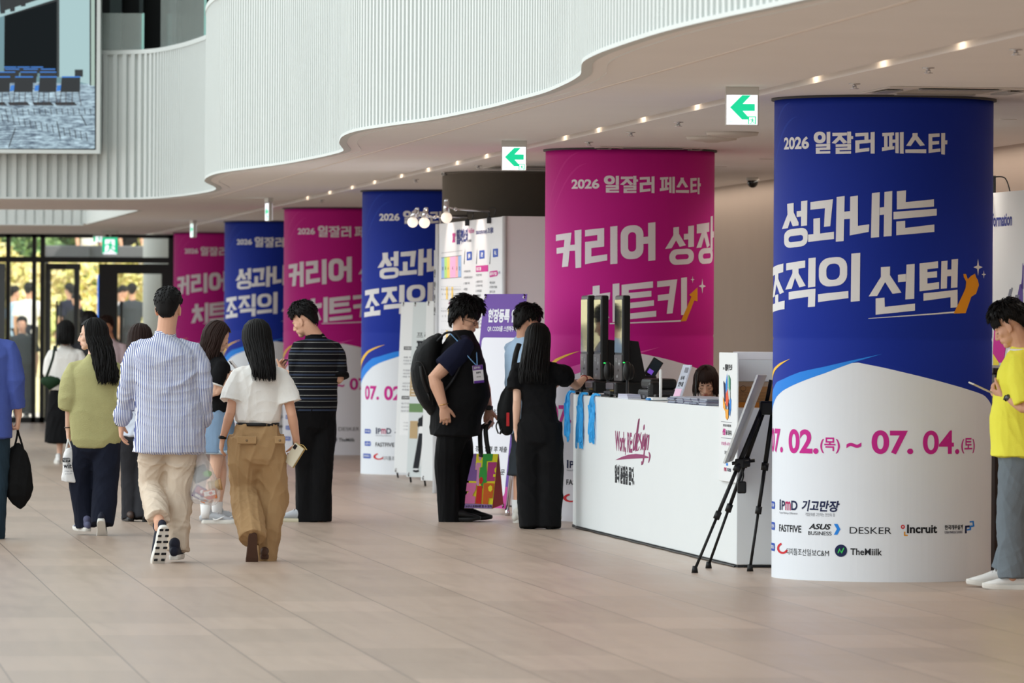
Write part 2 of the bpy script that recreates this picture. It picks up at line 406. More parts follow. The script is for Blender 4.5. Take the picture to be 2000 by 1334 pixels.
# --- right-hand wall with its cove, back wall below the facade, skirting
mb = MB()
w = [row(-4, 2.72), row(92, 2.72), row(92, 2.95), row(-4, 2.95)]
mb.prism([(p.x, p.y) for p in w], 3.06)
struct(mb.build('wall_right', M_wall))
mb = MB(); w = [row(30, 2.70), row(92, 2.70), row(92, 2.72), row(30, 2.72)]
mb.prism([(p.x, p.y) for p in w], 0.10)
struct(mb.build('baseboard_right', mat('dark_skirting', (60, 52, 47), 0.5)))
def area(name, loc, size, power, rot, col=(1, 0.9, 0.78), sx=None):
    L = bpy.data.lights.new(name, 'AREA'); L.energy = power; L.color = col
    L.shape = 'RECTANGLE'; L.size = size if sx is None else sx; L.size_y = size
    o = bpy.data.objects.new(name, L); COL.objects.link(o); o.location = loc; o.rotation_euler = rot; return o
c = row(50, 2.52, 3.045)
cl = area('cove_light', c, 30.0, 55, (0, 0, AZ), sx=0.06)
struct(cl)
# --- recessed lamps in the slot
LAMP = [(1855, 98), (1695, 133), (1565, 163), (1335, 216), (1237, 240), (1155, 260), (1075, 275), (930, 310), (870, 323), (810, 336), (757, 348), (708, 360), (660, 370), (620, 380), (583, 390)]
M_lamp = mat('warm_lamp', (255, 240, 220), 0.4, emit=(255, 226, 190), es=26)
M_rim = mat('lamp_rim', (210, 205, 200), 0.4)
names15 = ['above the nearest blue pillar', 'second from the viewer', 'left of the nearest blue pillar top',
  'right-hand one behind the near arrow sign', 'left of the near arrow sign, second beyond it', 'third beyond the near arrow sign', 'just above the top of the near pink pillar',
  'next to the far arrow sign, on its left', 'second to the left of the far arrow sign', 'above the bare grey pillar', 'third left of the far arrow sign', 'above the second blue pillar',
  'above the gap between pink and blue pillars', 'above the second pink pillar', 'at the far end of the visible row']
for i, (px, py) in enumerate(LAMP):
    D = atz(px, py, CZ).y; c = row(D, -0.935, CZ+0.128)
    e = empty('recessed_downlight', c, 0, 'small warm recessed ceiling lamp '+names15[i], 'ceiling light', 'recessed lamps in the soffit slot')
    m = MB(); m.lathe([(0.045, 0), (0.062, 0), (0.062, -0.02), (0.05, -0.02)], 20); m.build('rim', M_rim, e)
    m = MB(); m.lathe([(0.001, -0.012), (0.048, -0.014), (0.045, -0.02), (0.001, -0.022)], 18); m.build('lamp_disc', M_lamp, e)

# second row of recessed lamps, over the passage behind the pillars
for i in range(11):
    c = row(27.5+2.4*i, 1.5, CZ); e = empty('recessed_downlight', c, 0, 'small recessed ceiling lamp in the second row, behind the pillars', 'ceiling light', 'recessed lamps behind the pillars')
    m = MB(); m.lathe([(0.045, -.004), (0.062, -.004), (0.062, 0), (0.045, 0)], 20); m.build('rim', M_rim, e)
    m = MB(); m.lathe([(0.001, -0.003), (0.048, -0.003), (0.045, 0), (0.001, 0)], 18); m.build('lamp_disc', M_lamp, e)
    L = bpy.data.lights.new('lamp_beam', 'SPOT'); L.energy = 42; L.color = (1, .9, .82); L.spot_size = R(150); L.spot_blend = .9; L.shadow_soft_size = .05
    o = bpy.data.objects.new('lamp_beam', L); COL.objects.link(o); o.parent = e; o.location = (0, 0, -.02)
# ================================================================ THE WRAPPED PILLARS
RC = 0.70
def hit(px, py, c, r=RC):
    """pixel of the photograph -> (s, z) on a pillar skin: s is the arc length from the direction facing the lens"""
    u, v = unroll(px, py); dx, dy = u/FPX, 1.0
    A = dx*dx+dy*dy; B = -(dx*c.x+dy*c.y); C = c.x**2+c.y**2-r*r; disc = B*B-A*C
    if disc < 0: disc = 0.0
    t = (-B-math.sqrt(disc))/A
    x, y = dx*t-c.x, dy*t-c.y
    f = math.atan2(-c.x, -c.y); th = math.atan2(x, y)-f
    th = -((th+PI) % (2*PI)-PI)
    return th*r, CAM_H-(v-HOR)/FPX*t
PC = {k: row(D) for k, D in dict(blue_near=36.4, pink_near=47.1, grey=54.3, blue_mid=61.6, pink_mid=70.9, blue_far=80.1, pink_far=90.1).items()}
# direction of each banner: angle of the title's middle, right positive, from the direction facing the lens
FACE = dict(blue_near=-12.2, pink_near=9.0, blue_mid=5.4, pink_mid=3.5, blue_far=3.5, pink_far=3.5)
def tr(src, crop, polys):
    """lettering measured on one pillar -> banner coordinates (s from the title's middle, z)"""
    x0, y0, k = crop; out = []
    for p in polys:
        q = [hit(x0+x/k, y0+y/k, PC[src]) for x, y in p]
        out.append([(s-R(FACE[src])*RC, z) for s, z in q])
    return out
def quad(x0, y0, x1, y1, h0, h1=None):        # slanting bar: upper edge (x0,y0)-(x1,y1), height h
    h1 = h0 if h1 is None else h1
    return [(x0, y0), (x1, y1), (x1, y1+h1), (x0, y0+h0)]
def rrect(x0, y0, x1, y1, r, skew=0.0, n=5):
    out = []
    for cx, cy, a0 in ((x1-r, y0+r, -90), (x1-r, y1-r, 0), (x0+r, y1-r, 90), (x0+r, y0+r, 180)):
        for k in range(n+1):
            a = R(a0+90*k/n); x = cx+r*math.cos(a); y = cy+r*math.sin(a); out.append((x, y-skew*(x-(x0+x1)/2)))
    return out
def star(x, y, hw, hh):
    out = []
    for k in range(4):
        a = PI/2*k; out.append((x+math.sin(a)*hw, y-math.cos(a)*hh)); a += PI/4
        out.append((x+math.sin(a)*hw*0.28, y-math.cos(a)*hh*0.28))
    return out
B1 = (1480, 220, 3.031); B2 = (320, 380, 3.7037); K1 = (1040, 280, 3.1763)
blue_fill = tr('blue_near', B1, [
  # seong
  [(176,540),(214,535),(214,590),(243,650),(243,668),(209,673),(194,638),(180,684),(145,690),(178,604)], [(258,525),(295,520),(293,668),(258,672)], [(232,584),(258,581),(258,615),(232,618)],
  # gwa
  [(313,530),(446,513),(430,672),(393,676),(399,566),(313,575)], [(331,628),(370,624),(370,716),(452,705),(452,748),(300,766),(300,722),(331,719)], [(468,500),(515,493),(509,760),(463,764)], [(512,587),(548,583),(548,628),(511,631)],
  # nae
  [(548,497),(593,491),(593,671),(660,661),(657,706),(545,727)], [(676,477),(722,471),(718,737),(670,741)], [(722,562),(750,559),(750,603),(722,606)], [(750,470),(796,464),(792,730),(745,734)],
  # neun
  [(823,466),(877,460),(875,530),(1042,513),(1042,556),(823,573)], [(803,588),(1058,569),(1058,609),(803,632)], [(820,645),(872,640),(872,683),(1044,662),(1044,706),(820,726)],
  # jik
  [(170,893),(282,875),(282,917),(243,924),(243,950),(285,1025),(248,1035),(222,978),(203,1043),(165,1048),(207,952),(207,928),(170,935)], [(302,862),(344,858),(342,1030),(299,1036)], [(185,1062),(343,1042),(340,1148),(298,1151),(300,1090),(185,1108)],
  # ui
  [(358,1075),(537,1056),(537,1098),(358,1122)], [(555,835),(607,830),(604,1115),(551,1120)],
  # seon
  [(729,915),(783,911),(782,962),(850,1066),(797,1072),(754,1003),(707,1085),(657,1088),(729,972)], [(880,900),(928,895),(925,1102),(873,1106)], [(830,960),(876,955),(876,1000),(830,1004)], [(698,1100),(750,1095),(752,1150),(930,1130),(930,1172),(698,1196)],
  # taek
  [(957,893),(1066,880),(1066,920),(1003,927),(1003,945),(1060,938),(1060,975),(1003,980),(1003,1012),(1072,1003),(1072,1043),(957,1058)], [(1086,880),(1122,876),(1118,1040),(1082,1043)], [(1119,930),(1147,928),(1147,967),(1118,969)], [(1146,870),(1184,866),(1180,1035),(1142,1038)],
  [(980,1070),(1181,1048),(1181,1152),(1140,1156),(1140,1092),(980,1114)],
  [(655,1217),(1165,1176),(1165,1186),(655,1220)], star(1302,915,27,50), star(1336,958,13,25)])
blue_ring = list(zip(tr('blue_near', B1, [rrect(158,687,297,796,38,0.13), rrect(363,857,530,1027,62,0.09)]), tr('blue_near', B1, [rrect(184,728,270,764,16,0.13), rrect(407,894,487,990,34,0.09)])))
blue_fill += tr('blue_mid', B2, [[(1472,695),(1587,677),(1586,714),(1546,719),(1546,742),(1592,800),(1560,808),(1528,765),(1508,818),(1473,823),(1512,742),(1512,724),(1472,731)], [(1515,812),(1546,808),(1546,842),(1597,836),(1596,872),(1465,888),(1465,853),(1515,847)]])
_g = min(q[0] for q in blue_fill[14])-0.008-max(q[0] for pl_ in blue_fill[-2:] for q in pl_)
blue_fill[-2:] = [[(a+_g, b) for a, b in pl_] for pl_ in blue_fill[-2:]]
blue_arm = tr('blue_near', B1, [[(1157,1190),(1228,1040),(1232,1000),(1218,975),(1215,955),(1230,955),(1241,986),(1262,965),(1284,953),(1290,975),(1300,990),(1307,1020),(1290,1072),(1262,1090),(1228,1187)]])
TITLE = [ # il
  [(409,115),(430,113),(430,182),(409,184)], [(345,187),(430,184),(430,220),(368,222),(368,229),(430,227),(430,242),(345,244),(345,208),(408,206),(408,200),(345,202)],
  # jal
  [(443,120),(528,118),(528,135),(498,137),(498,142),(532,176),(507,184),(486,160),(462,184),(438,180),(474,144),(474,138),(443,139)], [(530,113),(553,112),(553,182),(530,183)], [(553,139),(565,139),(565,156),(553,157)], [(462,188),(553,185),(553,221),(485,223),(485,230),(553,227),(553,243),(462,245),(462,209),(531,206),(531,201),(462,203)],
  # reo
  [(578,122),(655,118),(655,180),(602,184),(602,215),(660,208),(660,228),(578,238),(578,165),(632,161),(632,138),(578,142)], [(668,116),(692,114),(692,243),(668,242)], [(648,160),(668,159),(668,178),(648,180)],
  # pe
  [(737,121),(806,117),(806,135),(737,140)], [(748,138),(768,137),(768,207),(748,209)], [(777,136),(797,135),(797,204),(777,206)], [(735,206),(808,198),(808,217),(735,228)], [(814,118),(834,117),(834,241),(814,239)], [(797,160),(815,159),(815,178),(797,179)], [(841,116),(863,115),(863,243),(841,242)],
  # seu
  [(915,122),(945,121),(945,138),(988,193),(960,198),(931,160),(905,198),(878,196),(915,140)], [(873,218),(996,217),(996,240),(873,238)],
  # ta
  [(1010,126),(1075,123),(1075,143),(1032,146),(1032,170),(1072,168),(1072,187),(1032,190),(1032,217),(1080,212),(1080,231),(1010,239)], [(1085,122),(1108,121),(1106,249),(1085,246)], [(1107,164),(1121,164),(1120,188),(1107,188)]]
title_fill = tr('blue_near', B1, TITLE)
title_ring = list(zip(tr('blue_near', B1, [rrect(333,113,403,181,30)]), tr('blue_near', B1, [rrect(356,133,381,161,12)])))
pink_fill = tr('pink_near', K1, [
  [(147,568),(243,554),(222,764),(184,768),(200,598),(147,606)], [(151,650),(208,641),(205,678),(151,686)], [(262,540),(305,535),(303,770),(268,774)], [(222,632),(266,628),(266,665),(222,668)],
  [(327,538),(445,525),(445,640),(366,650),(366,702),(464,688),(464,726),(327,750),(327,612),(403,603),(403,568),(327,578)], [(483,517),(527,512),(527,746),(483,750)],
  [(717,494),(762,489),(762,725),(718,730)], [(680,582),(719,578),(719,622),(680,625)],
  [(873,522),(908,518),(908,562),(950,632),(912,642),(890,602),(862,650),(822,655),(873,570)], [(965,513),(1000,510),(1000,640),(965,644)], [(938,562),(967,560),(967,595),(938,598)],
  [(553,878),(747,856),(747,895),(597,910),(597,928),(737,915),(737,950),(597,964),(597,990),(753,973),(753,1007),(553,1030)], [(553,1060),(767,1038),(767,1074),(553,1096)],
  [(773,856),(897,843),(868,1054),(832,1058),(852,884),(773,893)], [(777,942),(852,932),(850,970),(777,978)], [(921,835),(957,830),(957,1062),(921,1066)],
  [(480,1115),(920,1096),(920,1106),(480,1122)], star(1052,886,22,48), star(992,845,12,22)])
pink_ring = list(zip(tr('pink_near', K1, [rrect(547,509,688,718,58,0.06), rrect(848,655,1000,752,44,0.06)]), tr('pink_near', K1, [rrect(593,551,643,672,24,0.06), rrect(885,688,968,720,16,0.06)])))
pink_arrow = tr('pink_near', K1, [[(917,1105),(985,950),(970,940),(1022,893),(1022,980),(1002,975),(952,1102)]])
pink_fill += tr('pink_far', B2, [[(225,793),(250,790),(250,822),(288,816),(286,843),(259,848),(285,912),(256,917),(242,884),(226,928),(198,931),(231,852),(205,855),(205,827),(225,824)], [(297,785),(322,782),(322,925),(297,928)]])
def jang():                                   # last syllable of the pink line: it wraps away on the near pillar
    o, n = pink_ring[1]; sa = min(s for s, z in o); sb = max(s for s, z in o); a = sb+0.045; k = 0.30/(sb-sa)
    zm = max(z for s, z in o)+0.012; zt = pink_fill[8][0][1]+0.045; H = zt-zm
    f = [[(a-.01, zt-.015), (a+.2, zt+.005), (a+.2, zt-.07), (a+.145, zt-.075), (a+.215, zm+.02), (a+.155, zm+.0), (a+.1, zm+H*.42), (a+.055, zm), (a-.015, zm-.005), (a+.06, zt-.085), (a-.01, zt-.09)],
         [(a+.235, zm-.02), (a+.305, zm-.015), (a+.305, zt+.06), (a+.235, zt+.055)], [(a+.305, zm+H*.42), (a+.36, zm+H*.43), (a+.36, zm+H*.68), (a+.305, zm+H*.67)]]
    return f, [[(a+.015+(s-sa)*k, z+.012) for s, z in q] for q in (o, n)]
jf, jr = jang(); pink_fill += jf; pink_ring.append(tuple(jr))
# lower half: mound and swooshes, measured on the near blue pillar (crop of its foot)
B6 = (1490, 650, 2.723)
mound = tr('blue_near', B6, [[(75,338),(110,306),(200,262),(330,215),(490,155),(640,185),(850,235),(1000,275),(1100,305),(1175,332)]])[0]
swA = tr('blue_near', B6, [[(75,262),(110,246),(200,208),(330,180),(450,152),(635,112)]])[0]
yel = tr('blue_near', B6, [[(60,190),(72,177),(90,162),(147,138)]])[0]
yel2 = tr('blue_near', B6, [[(60,214),(72,194),(95,172),(147,138)]])[0]
m0 = mound[0]; mound = [(m0[0]-1.2, m0[1]-0.80), (m0[0]-0.7, m0[1]-0.42), (m0[0]-0.33, m0[1]-0.17)]+mound
mL = mound[-1]; mound += [(mL[0]+0.35, mL[1]-0.12), (mL[0]+0.8, mL[1]-0.3)]
a0_ = swA[0]; swA = [(a0_[0]-1.2, a0_[1]-0.62), (a0_[0]-0.7, a0_[1]-0.34), (a0_[0]-0.33, a0_[1]-0.14)]+swA
y0_ = yel[0]; y1_ = yel2[0]
yel = [(y0_[0]-0.7, y0_[1]-0.33), (y0_[0]-0.3, y0_[1]-0.12)]+yel; yel2 = [(y1_[0]-0.7, y1_[1]-0.43), (y1_[0]-0.3, y1_[1]-0.16)]+yel2
def interp(path, s):
    for (a, za), (b, zb) in zip(path, path[1:]):
        if a <= s <= b: return za+(zb-za)*(s-a)/max(b-a, 1e-9)
    return path[0][1] if s < path[0][0] else path[-1][1]
def strip(top, bot, n=90, taper=None):        # filled band between two edges, as narrow quads
    lo = max(top[0][0], bot[0][0]); hi = min(top[-1][0], bot[-1][0]); out = []
    for k in range(n):
        a, b = lo+(hi-lo)*k/n, lo+(hi-lo)*(k+1)/n
        out.append([(a, interp(bot, a)), (b, interp(bot, b)), (b, interp(top, b)), (a, interp(top, a))])
    return out
# logos and dates: boxes measured on the near blue pillar (crop of its foot): text, x0, y0, x1, y1, ink, bold, shear
INK = dict(pink=(196, 40, 140), navy=(28, 36, 74), black=(30, 32, 38), red=(200, 40, 50), sky=(40, 130, 220), blue=(38, 78, 176), grey=(110, 112, 120), orange=(222, 150, 40), green=(60, 200, 90), crim=(176, 36, 92), white=(236, 238, 240))
ROWS = [('02.', 138, 511, 297, 640, 'pink', .03, 0), ('(목)', 306, 556, 410, 640, 'pink', .018, 0), ('~', 445, 582, 524, 614, 'pink', .03, 0), ('07.', 578, 518, 800, 646, 'pink', .03, 0), ('04.', 850, 520, 1044, 646, 'pink', .018, 0), ('(토)', 1054, 560, 1126, 642, 'pink', .018, 0),
  ('i', 90, 884, 97, 942, 'navy', .05, 0), ('P', 101, 892, 119, 942, 'navy', .025, 0), ('m', 121, 896, 149, 943, 'crim', .02, 0), ('D', 152, 892, 185, 943, 'navy', .025, 0), ('People Making a Difference', 90, 950, 185, 964, 'grey', .0, 0), ('기고만장', 207, 888, 410, 948, 'navy', .03, .2), ('기업문화를 고민하는 만인의 장', 226, 956, 384, 974, 'grey', 0, 0),
  ('FASTFIVE', 88, 1018, 206, 1056, 'black', .02, 0), ('ASUS', 245, 1014, 364, 1044, 'black', .03, .3), ('BUSINESS', 242, 1054, 366, 1074, 'black', .01, 0), ('DESKER', 462, 1032, 684, 1068, 'black', .0, 0), ('Incruit', 766, 1020, 926, 1066, 'black', .03, 0), ('한국재무설계', 966, 1022, 1062, 1048, 'black', .03, 0), ('KOREA FINANCIAL PLANNING', 966, 1054, 1060, 1068, 'navy', .01, 0),
  ('디지틀조선일보C&M', 128, 1144, 352, 1180, 'black', .0, 0), ('TheMiilk', 466, 1146, 634, 1182, 'black', .018, 0)]
def rows_sz():
    out = []
    for t, x0, y0, x1, y1, ink, bo, sh in ROWS:
        (a, za), (b, zb) = tr('blue_near', B6, [[(x0, y1), (x1, y0)]])[0]
        zt = tr('blue_near', B6, [[(x0, y0)]])[0][0][1]
        out.append((t, a, za, b, zt, ink, bo, sh))
    return out
LOGO = rows_sz()
LOGO.insert(0, ('07.', LOGO[0][1]-0.355, LOGO[0][2], LOGO[0][1]-0.075, LOGO[0][4], 'pink', .03, 0))
c6 = lambda *p: tr('blue_near', B6, [list(p)])[0]
def banner_shapes(kind):
    """(list of polygons, ink, layer) in banner coordinates"""
    out = []
    fill, ring = (blue_fill, blue_ring) if kind == 'blue' else (pink_fill, pink_ring)
    out.append((strip(mound, [(mound[0][0], 0.0), (mound[-1][0], 0.0)]), 'ground', 1))
    pk = max(mound, key=lambda q: q[1])
    out.append((strip(swA, [q for q in mound if q[0] <= pk[0]]+[swA[-1]]), 'swoosh', 2))
    out.append((strip(yel, yel2, 60), 'yellow', 3))
    # faint arcs in the upper corner of the cloth
    for da, dz in ((0, 0), (.08, -.09)):
        arc = [(-1.0+da+0.44*k/20, 2.58+dz+0.44*math.sin(PI/2*k/20)) for k in range(21)]
        out.append((strip(arc, [(s, z-0.026*math.sin(PI*i/20)-0.001) for i, (s, z) in enumerate(arc)], 40), 'arc', 1))
    for p in fill+title_fill: out.append(([p], 'letter', 4))
    for o, i in ring+title_ring:
        n = len(o); out.append(([[o[k], o[(k+1) % n], i[(k+1) % n], i[k]] for k in range(n)], 'letter', 4))
    out.append(((blue_arm if kind == 'blue' else pink_arrow), 'gold', 5))
    # tabs at the left of the logo rows, emblem shapes
    for y0, y1, t in ((898, 938, '주최·주관'), (1008, 1050, '스폰서'), (1120, 1162, '미디어파트너')):
        (a, za), (b, zb) = c6((66, y1), (66, y0)); w = 0.15 if y0 < 1100 else 0.2
        r = rrect(a-w, za, a, zb, 0.02); out.append(([r], 'blue', 4)); out.append(((t, a-w+0.015, za+0.012, a-0.015, zb-0.012, .02, 0), 'white', 6))
    out.append((c6((378, 1016), (397, 1016), (413, 1044), (397, 1074), (378, 1074), (394, 1044)) and [c6((378, 1016), (397, 1016), (413, 1044), (397, 1074), (378, 1074), (394, 1044))], 'sky', 4))
    circ = lambda x, y, r, n=20: [(x+r*math.cos(2*PI*k/n), y+r*math.sin(2*PI*k/n)) for k in range(n)]
    def ringp(x, y, ro, ri, a0=0, a1=360, n=18):
        return [c6(*[(x+q*math.cos(R(t)), y+q*math.sin(R(t))) for q, t in ((ro, a0+(a1-a0)*k/n), (ro, a0+(a1-a0)*(k+1)/n), (ri, a0+(a1-a0)*(k+1)/n), (ri, a0+(a1-a0)*k/n))]) for k in range(n)]
    out.append((ringp(744, 1032, 11, 5), 'red', 4)); out.append(([c6((750, 1058), (757, 1058), (757, 1074), (770, 1074), (770, 1081), (750, 1081))], 'orange', 4))
    out.append((ringp(107, 1146, 30, 19, 20, 255), 'red', 4))
    out.append(([c6(*circ(416, 1159, 33))], 'navy', 4)); out.append(([c6((398, 1170), (408, 1146), (418, 1164), (430, 1142), (434, 1146), (420, 1174), (410, 1158), (402, 1173))], 'green', 5))
    out.append(([c6((1074, 1026), (1098, 1024), (1098, 1034), (1083, 1035), (1083, 1066), (1074, 1067))], 'navy', 4)); out.append(([c6((1098, 1002), (1120, 1000), (1124, 1030), (1106, 1034), (1106, 1050), (1084, 1052), (1084, 1044), (1098, 1042), (1098, 1026), (1115, 1024), (1113, 1008), (1098, 1010))], 'sky', 4))
    for t, a, za, b, zb, ink, bo, sh in LOGO: out.append(((t, a, za, b, zb, bo, sh), ink, 4))
    t0 = min(s for p in [title_ring[0][0]] for s, z in p); z0 = min(z for z in [q[1] for q in title_fill[1]])
    (a, za), (b, zb) = tr('blue_near', B1, [[(157, 220), (305, 140)]])[0]
    out.append((('2026', a, za, b, zb, .035, 0), 'letter', 4))
    return out
def make_banner_mesh(kind):
    inks = ['cloth', 'ground', 'swoosh', 'yellow', 'arc', 'letter', 'gold']+list(INK)
    m = bmesh.new()
    bands = {}
    for pol, ink, lay in banner_shapes(kind):
        b = bands.setdefault((ink, lay), bmesh.new())
        if isinstance(pol, tuple):
            t, a, za, c, zb, bo, sh = pol; vs, fs, asp = text_mesh(t, bo, sh)
            if not vs: continue
            vv = [b.verts.new((a+x*(c-a), za+y*(zb-za), 0)) for x, y in vs]
            for f in fs:
                try: b.faces.new([vv[i] for i in f])
                except ValueError: pass
        else:
            for p in pol:
                try: b.faces.new([b.verts.new((x, z, 0)) for x, z in p])
                except ValueError: pass
    V, F, MI, SM = [], [], [], []
    def dump(b, mi, lay):
        base = len(V)
        r = RC+0.0006*lay
        for k, v in enumerate(b.verts):
            v.index = k; th = v.co.x/RC
            V.append((r*math.sin(th), -r*math.cos(th), v.co.y))
        for f in b.faces: F.append([base+v.index for v in f.verts]); MI.append(mi); SM.append(lay == 0)
    for (ink, lay), b in bands.items():
        xs = [v.co.x for v in b.verts]; x = math.floor(min(xs)/0.05)*0.05
        while x < max(xs):
            x += 0.05
            bmesh.ops.bisect_plane(b, geom=list(b.verts)+list(b.edges)+list(b.faces), plane_co=(x, 0, 0), plane_no=(1, 0, 0))
        dump(b, inks.index(ink), lay); b.free()
    # the cloth sleeve itself, with a horizontal seam and slight slackness near the foot
    n = 128; zs = [0.012, 0.05, 0.12, 0.2, 0.4, 0.8, 1.2, 1.51, 1.525, 1.54, 1.9, 2.4, 2.9, 3.0, 3.045]
    base = len(V)
    for z in zs:
        for k in range(n):
            a = 2*PI*k/n; rr = RC+(0.0001 if z != 1.525 else -0.004)
            V.append((rr*math.sin(a), -rr*math.cos(a), z))
    for i in range(len(zs)-1):
        for k in range(n):
            F.append([base+i*n+k, base+i*n+(k+1) % n, base+(i+1)*n+(k+1) % n, base+(i+1)*n+k]); MI.append(0); SM.append(True)
    F.append([base+k for k in range(n)][::-1]); MI.append(0); SM.append(False)
    F.append([base+(len(zs)-1)*n+k for k in range(n)]); MI.append(0); SM.append(False)
    me = bpy.data.meshes.new('banner_'+kind); me.from_pydata(V, [], F); me.update()
    C = dict(blue=dict(cloth=(20, 46, 152), ground=(224, 229, 236), swoosh=(44, 132, 226), yellow=(238, 190, 70), arc=(30, 60, 168), letter=(224, 224, 226), gold=(226, 150, 36)),
             pink=dict(cloth=(192, 24, 136), ground=(226, 226, 234), swoosh=(226, 96, 176), yellow=(238, 190, 70), arc=(200, 46, 146), letter=(226, 220, 226), gold=(226, 150, 36)))[kind]
    for i in inks:
        if i in C: me.materials.append(mat('banner_'+kind+'_'+i, C[i], 0.62, spec=0.18))
        else: me.materials.append(mat('print_ink_'+i, INK[i], 0.6, spec=0.2))
    me.polygons.foreach_set('material_index', MI); me.polygons.foreach_set('use_smooth', SM)
    return me
BAN = {k: make_banner_mesh(k) for k in ('blue', 'pink')}
PLAB = dict(blue_near='large round pillar wrapped in blue festival banner nearest the viewer, beside the man in yellow', pink_near='round pillar wrapped in pink festival banner behind the white registration counter',
    blue_mid='blue banner pillar partly hidden by the bare grey pillar, with leaning white boards before it', pink_mid='pink banner pillar behind the young man in the striped polo shirt',
    blue_far='blue banner pillar rising behind the woman in the white blouse and khaki trousers', pink_far='farthest pink banner pillar beside the glass entrance doors, behind the man in the striped shirt')
M_base = mat('pillar_plinth', (40, 42, 46), 0.6)
for k, c in PC.items():
    if k == 'grey': continue
    f = math.atan2(-c.x, -c.y)                # heading of the lens as seen from the pillar
    rz = -(f+PI)+R(FACE[k])
    e = empty('pillar', c, rz, PLAB[k], 'pillar', 'pillars wrapped in printed festival banners')
    o = bpy.data.objects.new('banner_sleeve', BAN[k.split('_')[0]]); COL.objects.link(o); o.parent = e
    m = MB(); m.lathe([(0.69, 0.0), (0.69, 0.014)], 64); m.build('plinth', M_base, e)
    m = MB(); m.lathe([(0.72, 3.045), (0.72, 3.06)], 64); m.build('head_ring', mat('pillar_head_ring', (60, 58, 60), 0.6), e)
m = MB(); m.lathe([(0.69, 0.0), (0.69, 0.1), (0.7, 0.1), (0.7, 3.04), (0.71, 3.04), (0.71, 3.06)], 96)
o = m.build('pillar', noisy(mat('grey_brown_pillar', (92, 86, 78), 0.55), 3, 0.05), None, PC['grey'])
tag(o, 'bare dark grey round pillar behind the white event guide wall', 'pillar')
# ================================================================ GLASS ENTRANCE AND WHAT LIES BEYOND
FD = 92.2
def F(px, py): return P(px, py, FD)
fx = lambda px: F(px, 700).x
fz = lambda py: F(150, py).z
M_fglass = mat('entrance_glass', (215, 232, 226), 0.02, spec=0.5, alpha=0.10)
def frame_box(m, x0, x1, z0, z1, y0=-0.06, y1=0.06): m.box((x0, FD+y0, z0), (x1, FD+y1, z1))
# curtain wall: posts and rails (structure), panes and doors on their own
mb = MB()
for a, b in ((-60, -45), (11, 19.5), (62, 70), (78, 87), (328, 337)):
    frame_box(mb, fx(a), fx(b), 0, CZ)
zT0, zT1 = fz(513), fz(502)
frame_box(mb, -14, fx(337), zT0, zT1, -0.07, 0.07)
frame_box(mb, -14, fx(337), CZ-0.06, CZ)
frame_box(mb, -14, fx(87), 0, 0.09)
for k in range(4): frame_box(mb, fx(-60)-1.6*(k+1), fx(-60)-1.6*(k+1)+0.08, 0, CZ)
struct(mb.build('window_1', M_dark))
mb = MB(); mb.box((-14, FD-0.01, 0.09), (fx(11), FD+0.01, zT0)); mb.box((fx(19.5), FD-0.01, 0.09), (fx(62), FD+0.01, zT0)); mb.box((fx(70), FD-0.01, 0.09), (fx(78), FD+0.01, zT0))
mb.box((-14, FD-0.01, zT1), (fx(11), FD+0.01, CZ-.06)); mb.box((fx(19.5), FD-0.01, zT1), (fx(62), FD+0.01, CZ-0.06)); mb.box((fx(87), FD-0.01, zT1), (fx(328), FD+0.01, CZ-0.06))
struct(mb.build('window_2', M_fglass))
# dark solid leaf at the far left edge
mb = MB(); mb.box((fx(-45), FD-0.09, 0.02), (fx(10.8), FD-0.075, zT0-.02)); struct(mb.build('window_3', mat('tinted_side_glass', (16, 18, 18), 0.1, spec=0.6)))
# wall closing the facade behind the pillars on the right
mb = MB(); mb.box((fx(337), FD-0.05, 0), (row(92, 2.9).x, FD+0.2, CZ)); struct(mb.build('wall_back', mat('dark_end_wall', (52, 52, 50), 0.6)))
def door_leaf(name, x0, x1, z1, stile, head, lab, handles, ang=0.0, hinge=0):
    """glazed leaf; swings about its hinge edge by ang"""
    w = x1-x0; e = empty(name, (x0 if hinge == 0 else x1, FD, 0), ang); e['kind'] = 'structure'
    s = 0.0 if hinge == 0 else -w
    m = MB()
    m.box((s, -0.035, 0.012), (s+stile, 0.035, z1)); m.box((s+w-stile, -0.035, 0.012), (s+w, 0.035, z1))
    m.box((s+stile, -0.034, z1-head), (s+w-stile, 0.034, z1)); m.box((s+stile, -0.034, 0.012), (s+w-stile, 0.034, 0.13))
    m.build('door_frame', M_dark, e)
    m = MB(); m.box((s+stile, -0.008, 0.13), (s+w-stile, 0.008, z1-head)); m.build('door_pane', M_fglass, e)
    for hx in handles:
        m = MB()
        for sy in (-1, 1):
            m.tube([(s+hx, sy*0.10, 0.42), (s+hx, sy*0.10, z1-0.62)], [0.018, 0.018], n=8)
            for hz in (0.55, 1.15, z1-0.68): m.rod((s+hx, sy*0.02, hz), (s+hx, sy*0.10, hz), 0.012)
        m.build('door_handle', M_dark, e)
    return e
zD = zT0-0.015
door_leaf('door_1', fx(89), fx(157), zD, 0.075, 0.1, '', (0.22,), R(-14), 0)
door_leaf('door_2', fx(192), fx(216), zD, 0.10, 0.1, '', (), 0, 0)
door_leaf('door_3', fx(216), fx(328), zD, 0.11, 0.16, '', (0.17,), 0, 0)
mb = MB(); mb.box((fx(89), FD-0.12, zD-0.10), (fx(157), FD-0.05, zD)); struct(mb.build('trim_3', mat('door_closer_housing', (44, 46, 46), 0.5)))
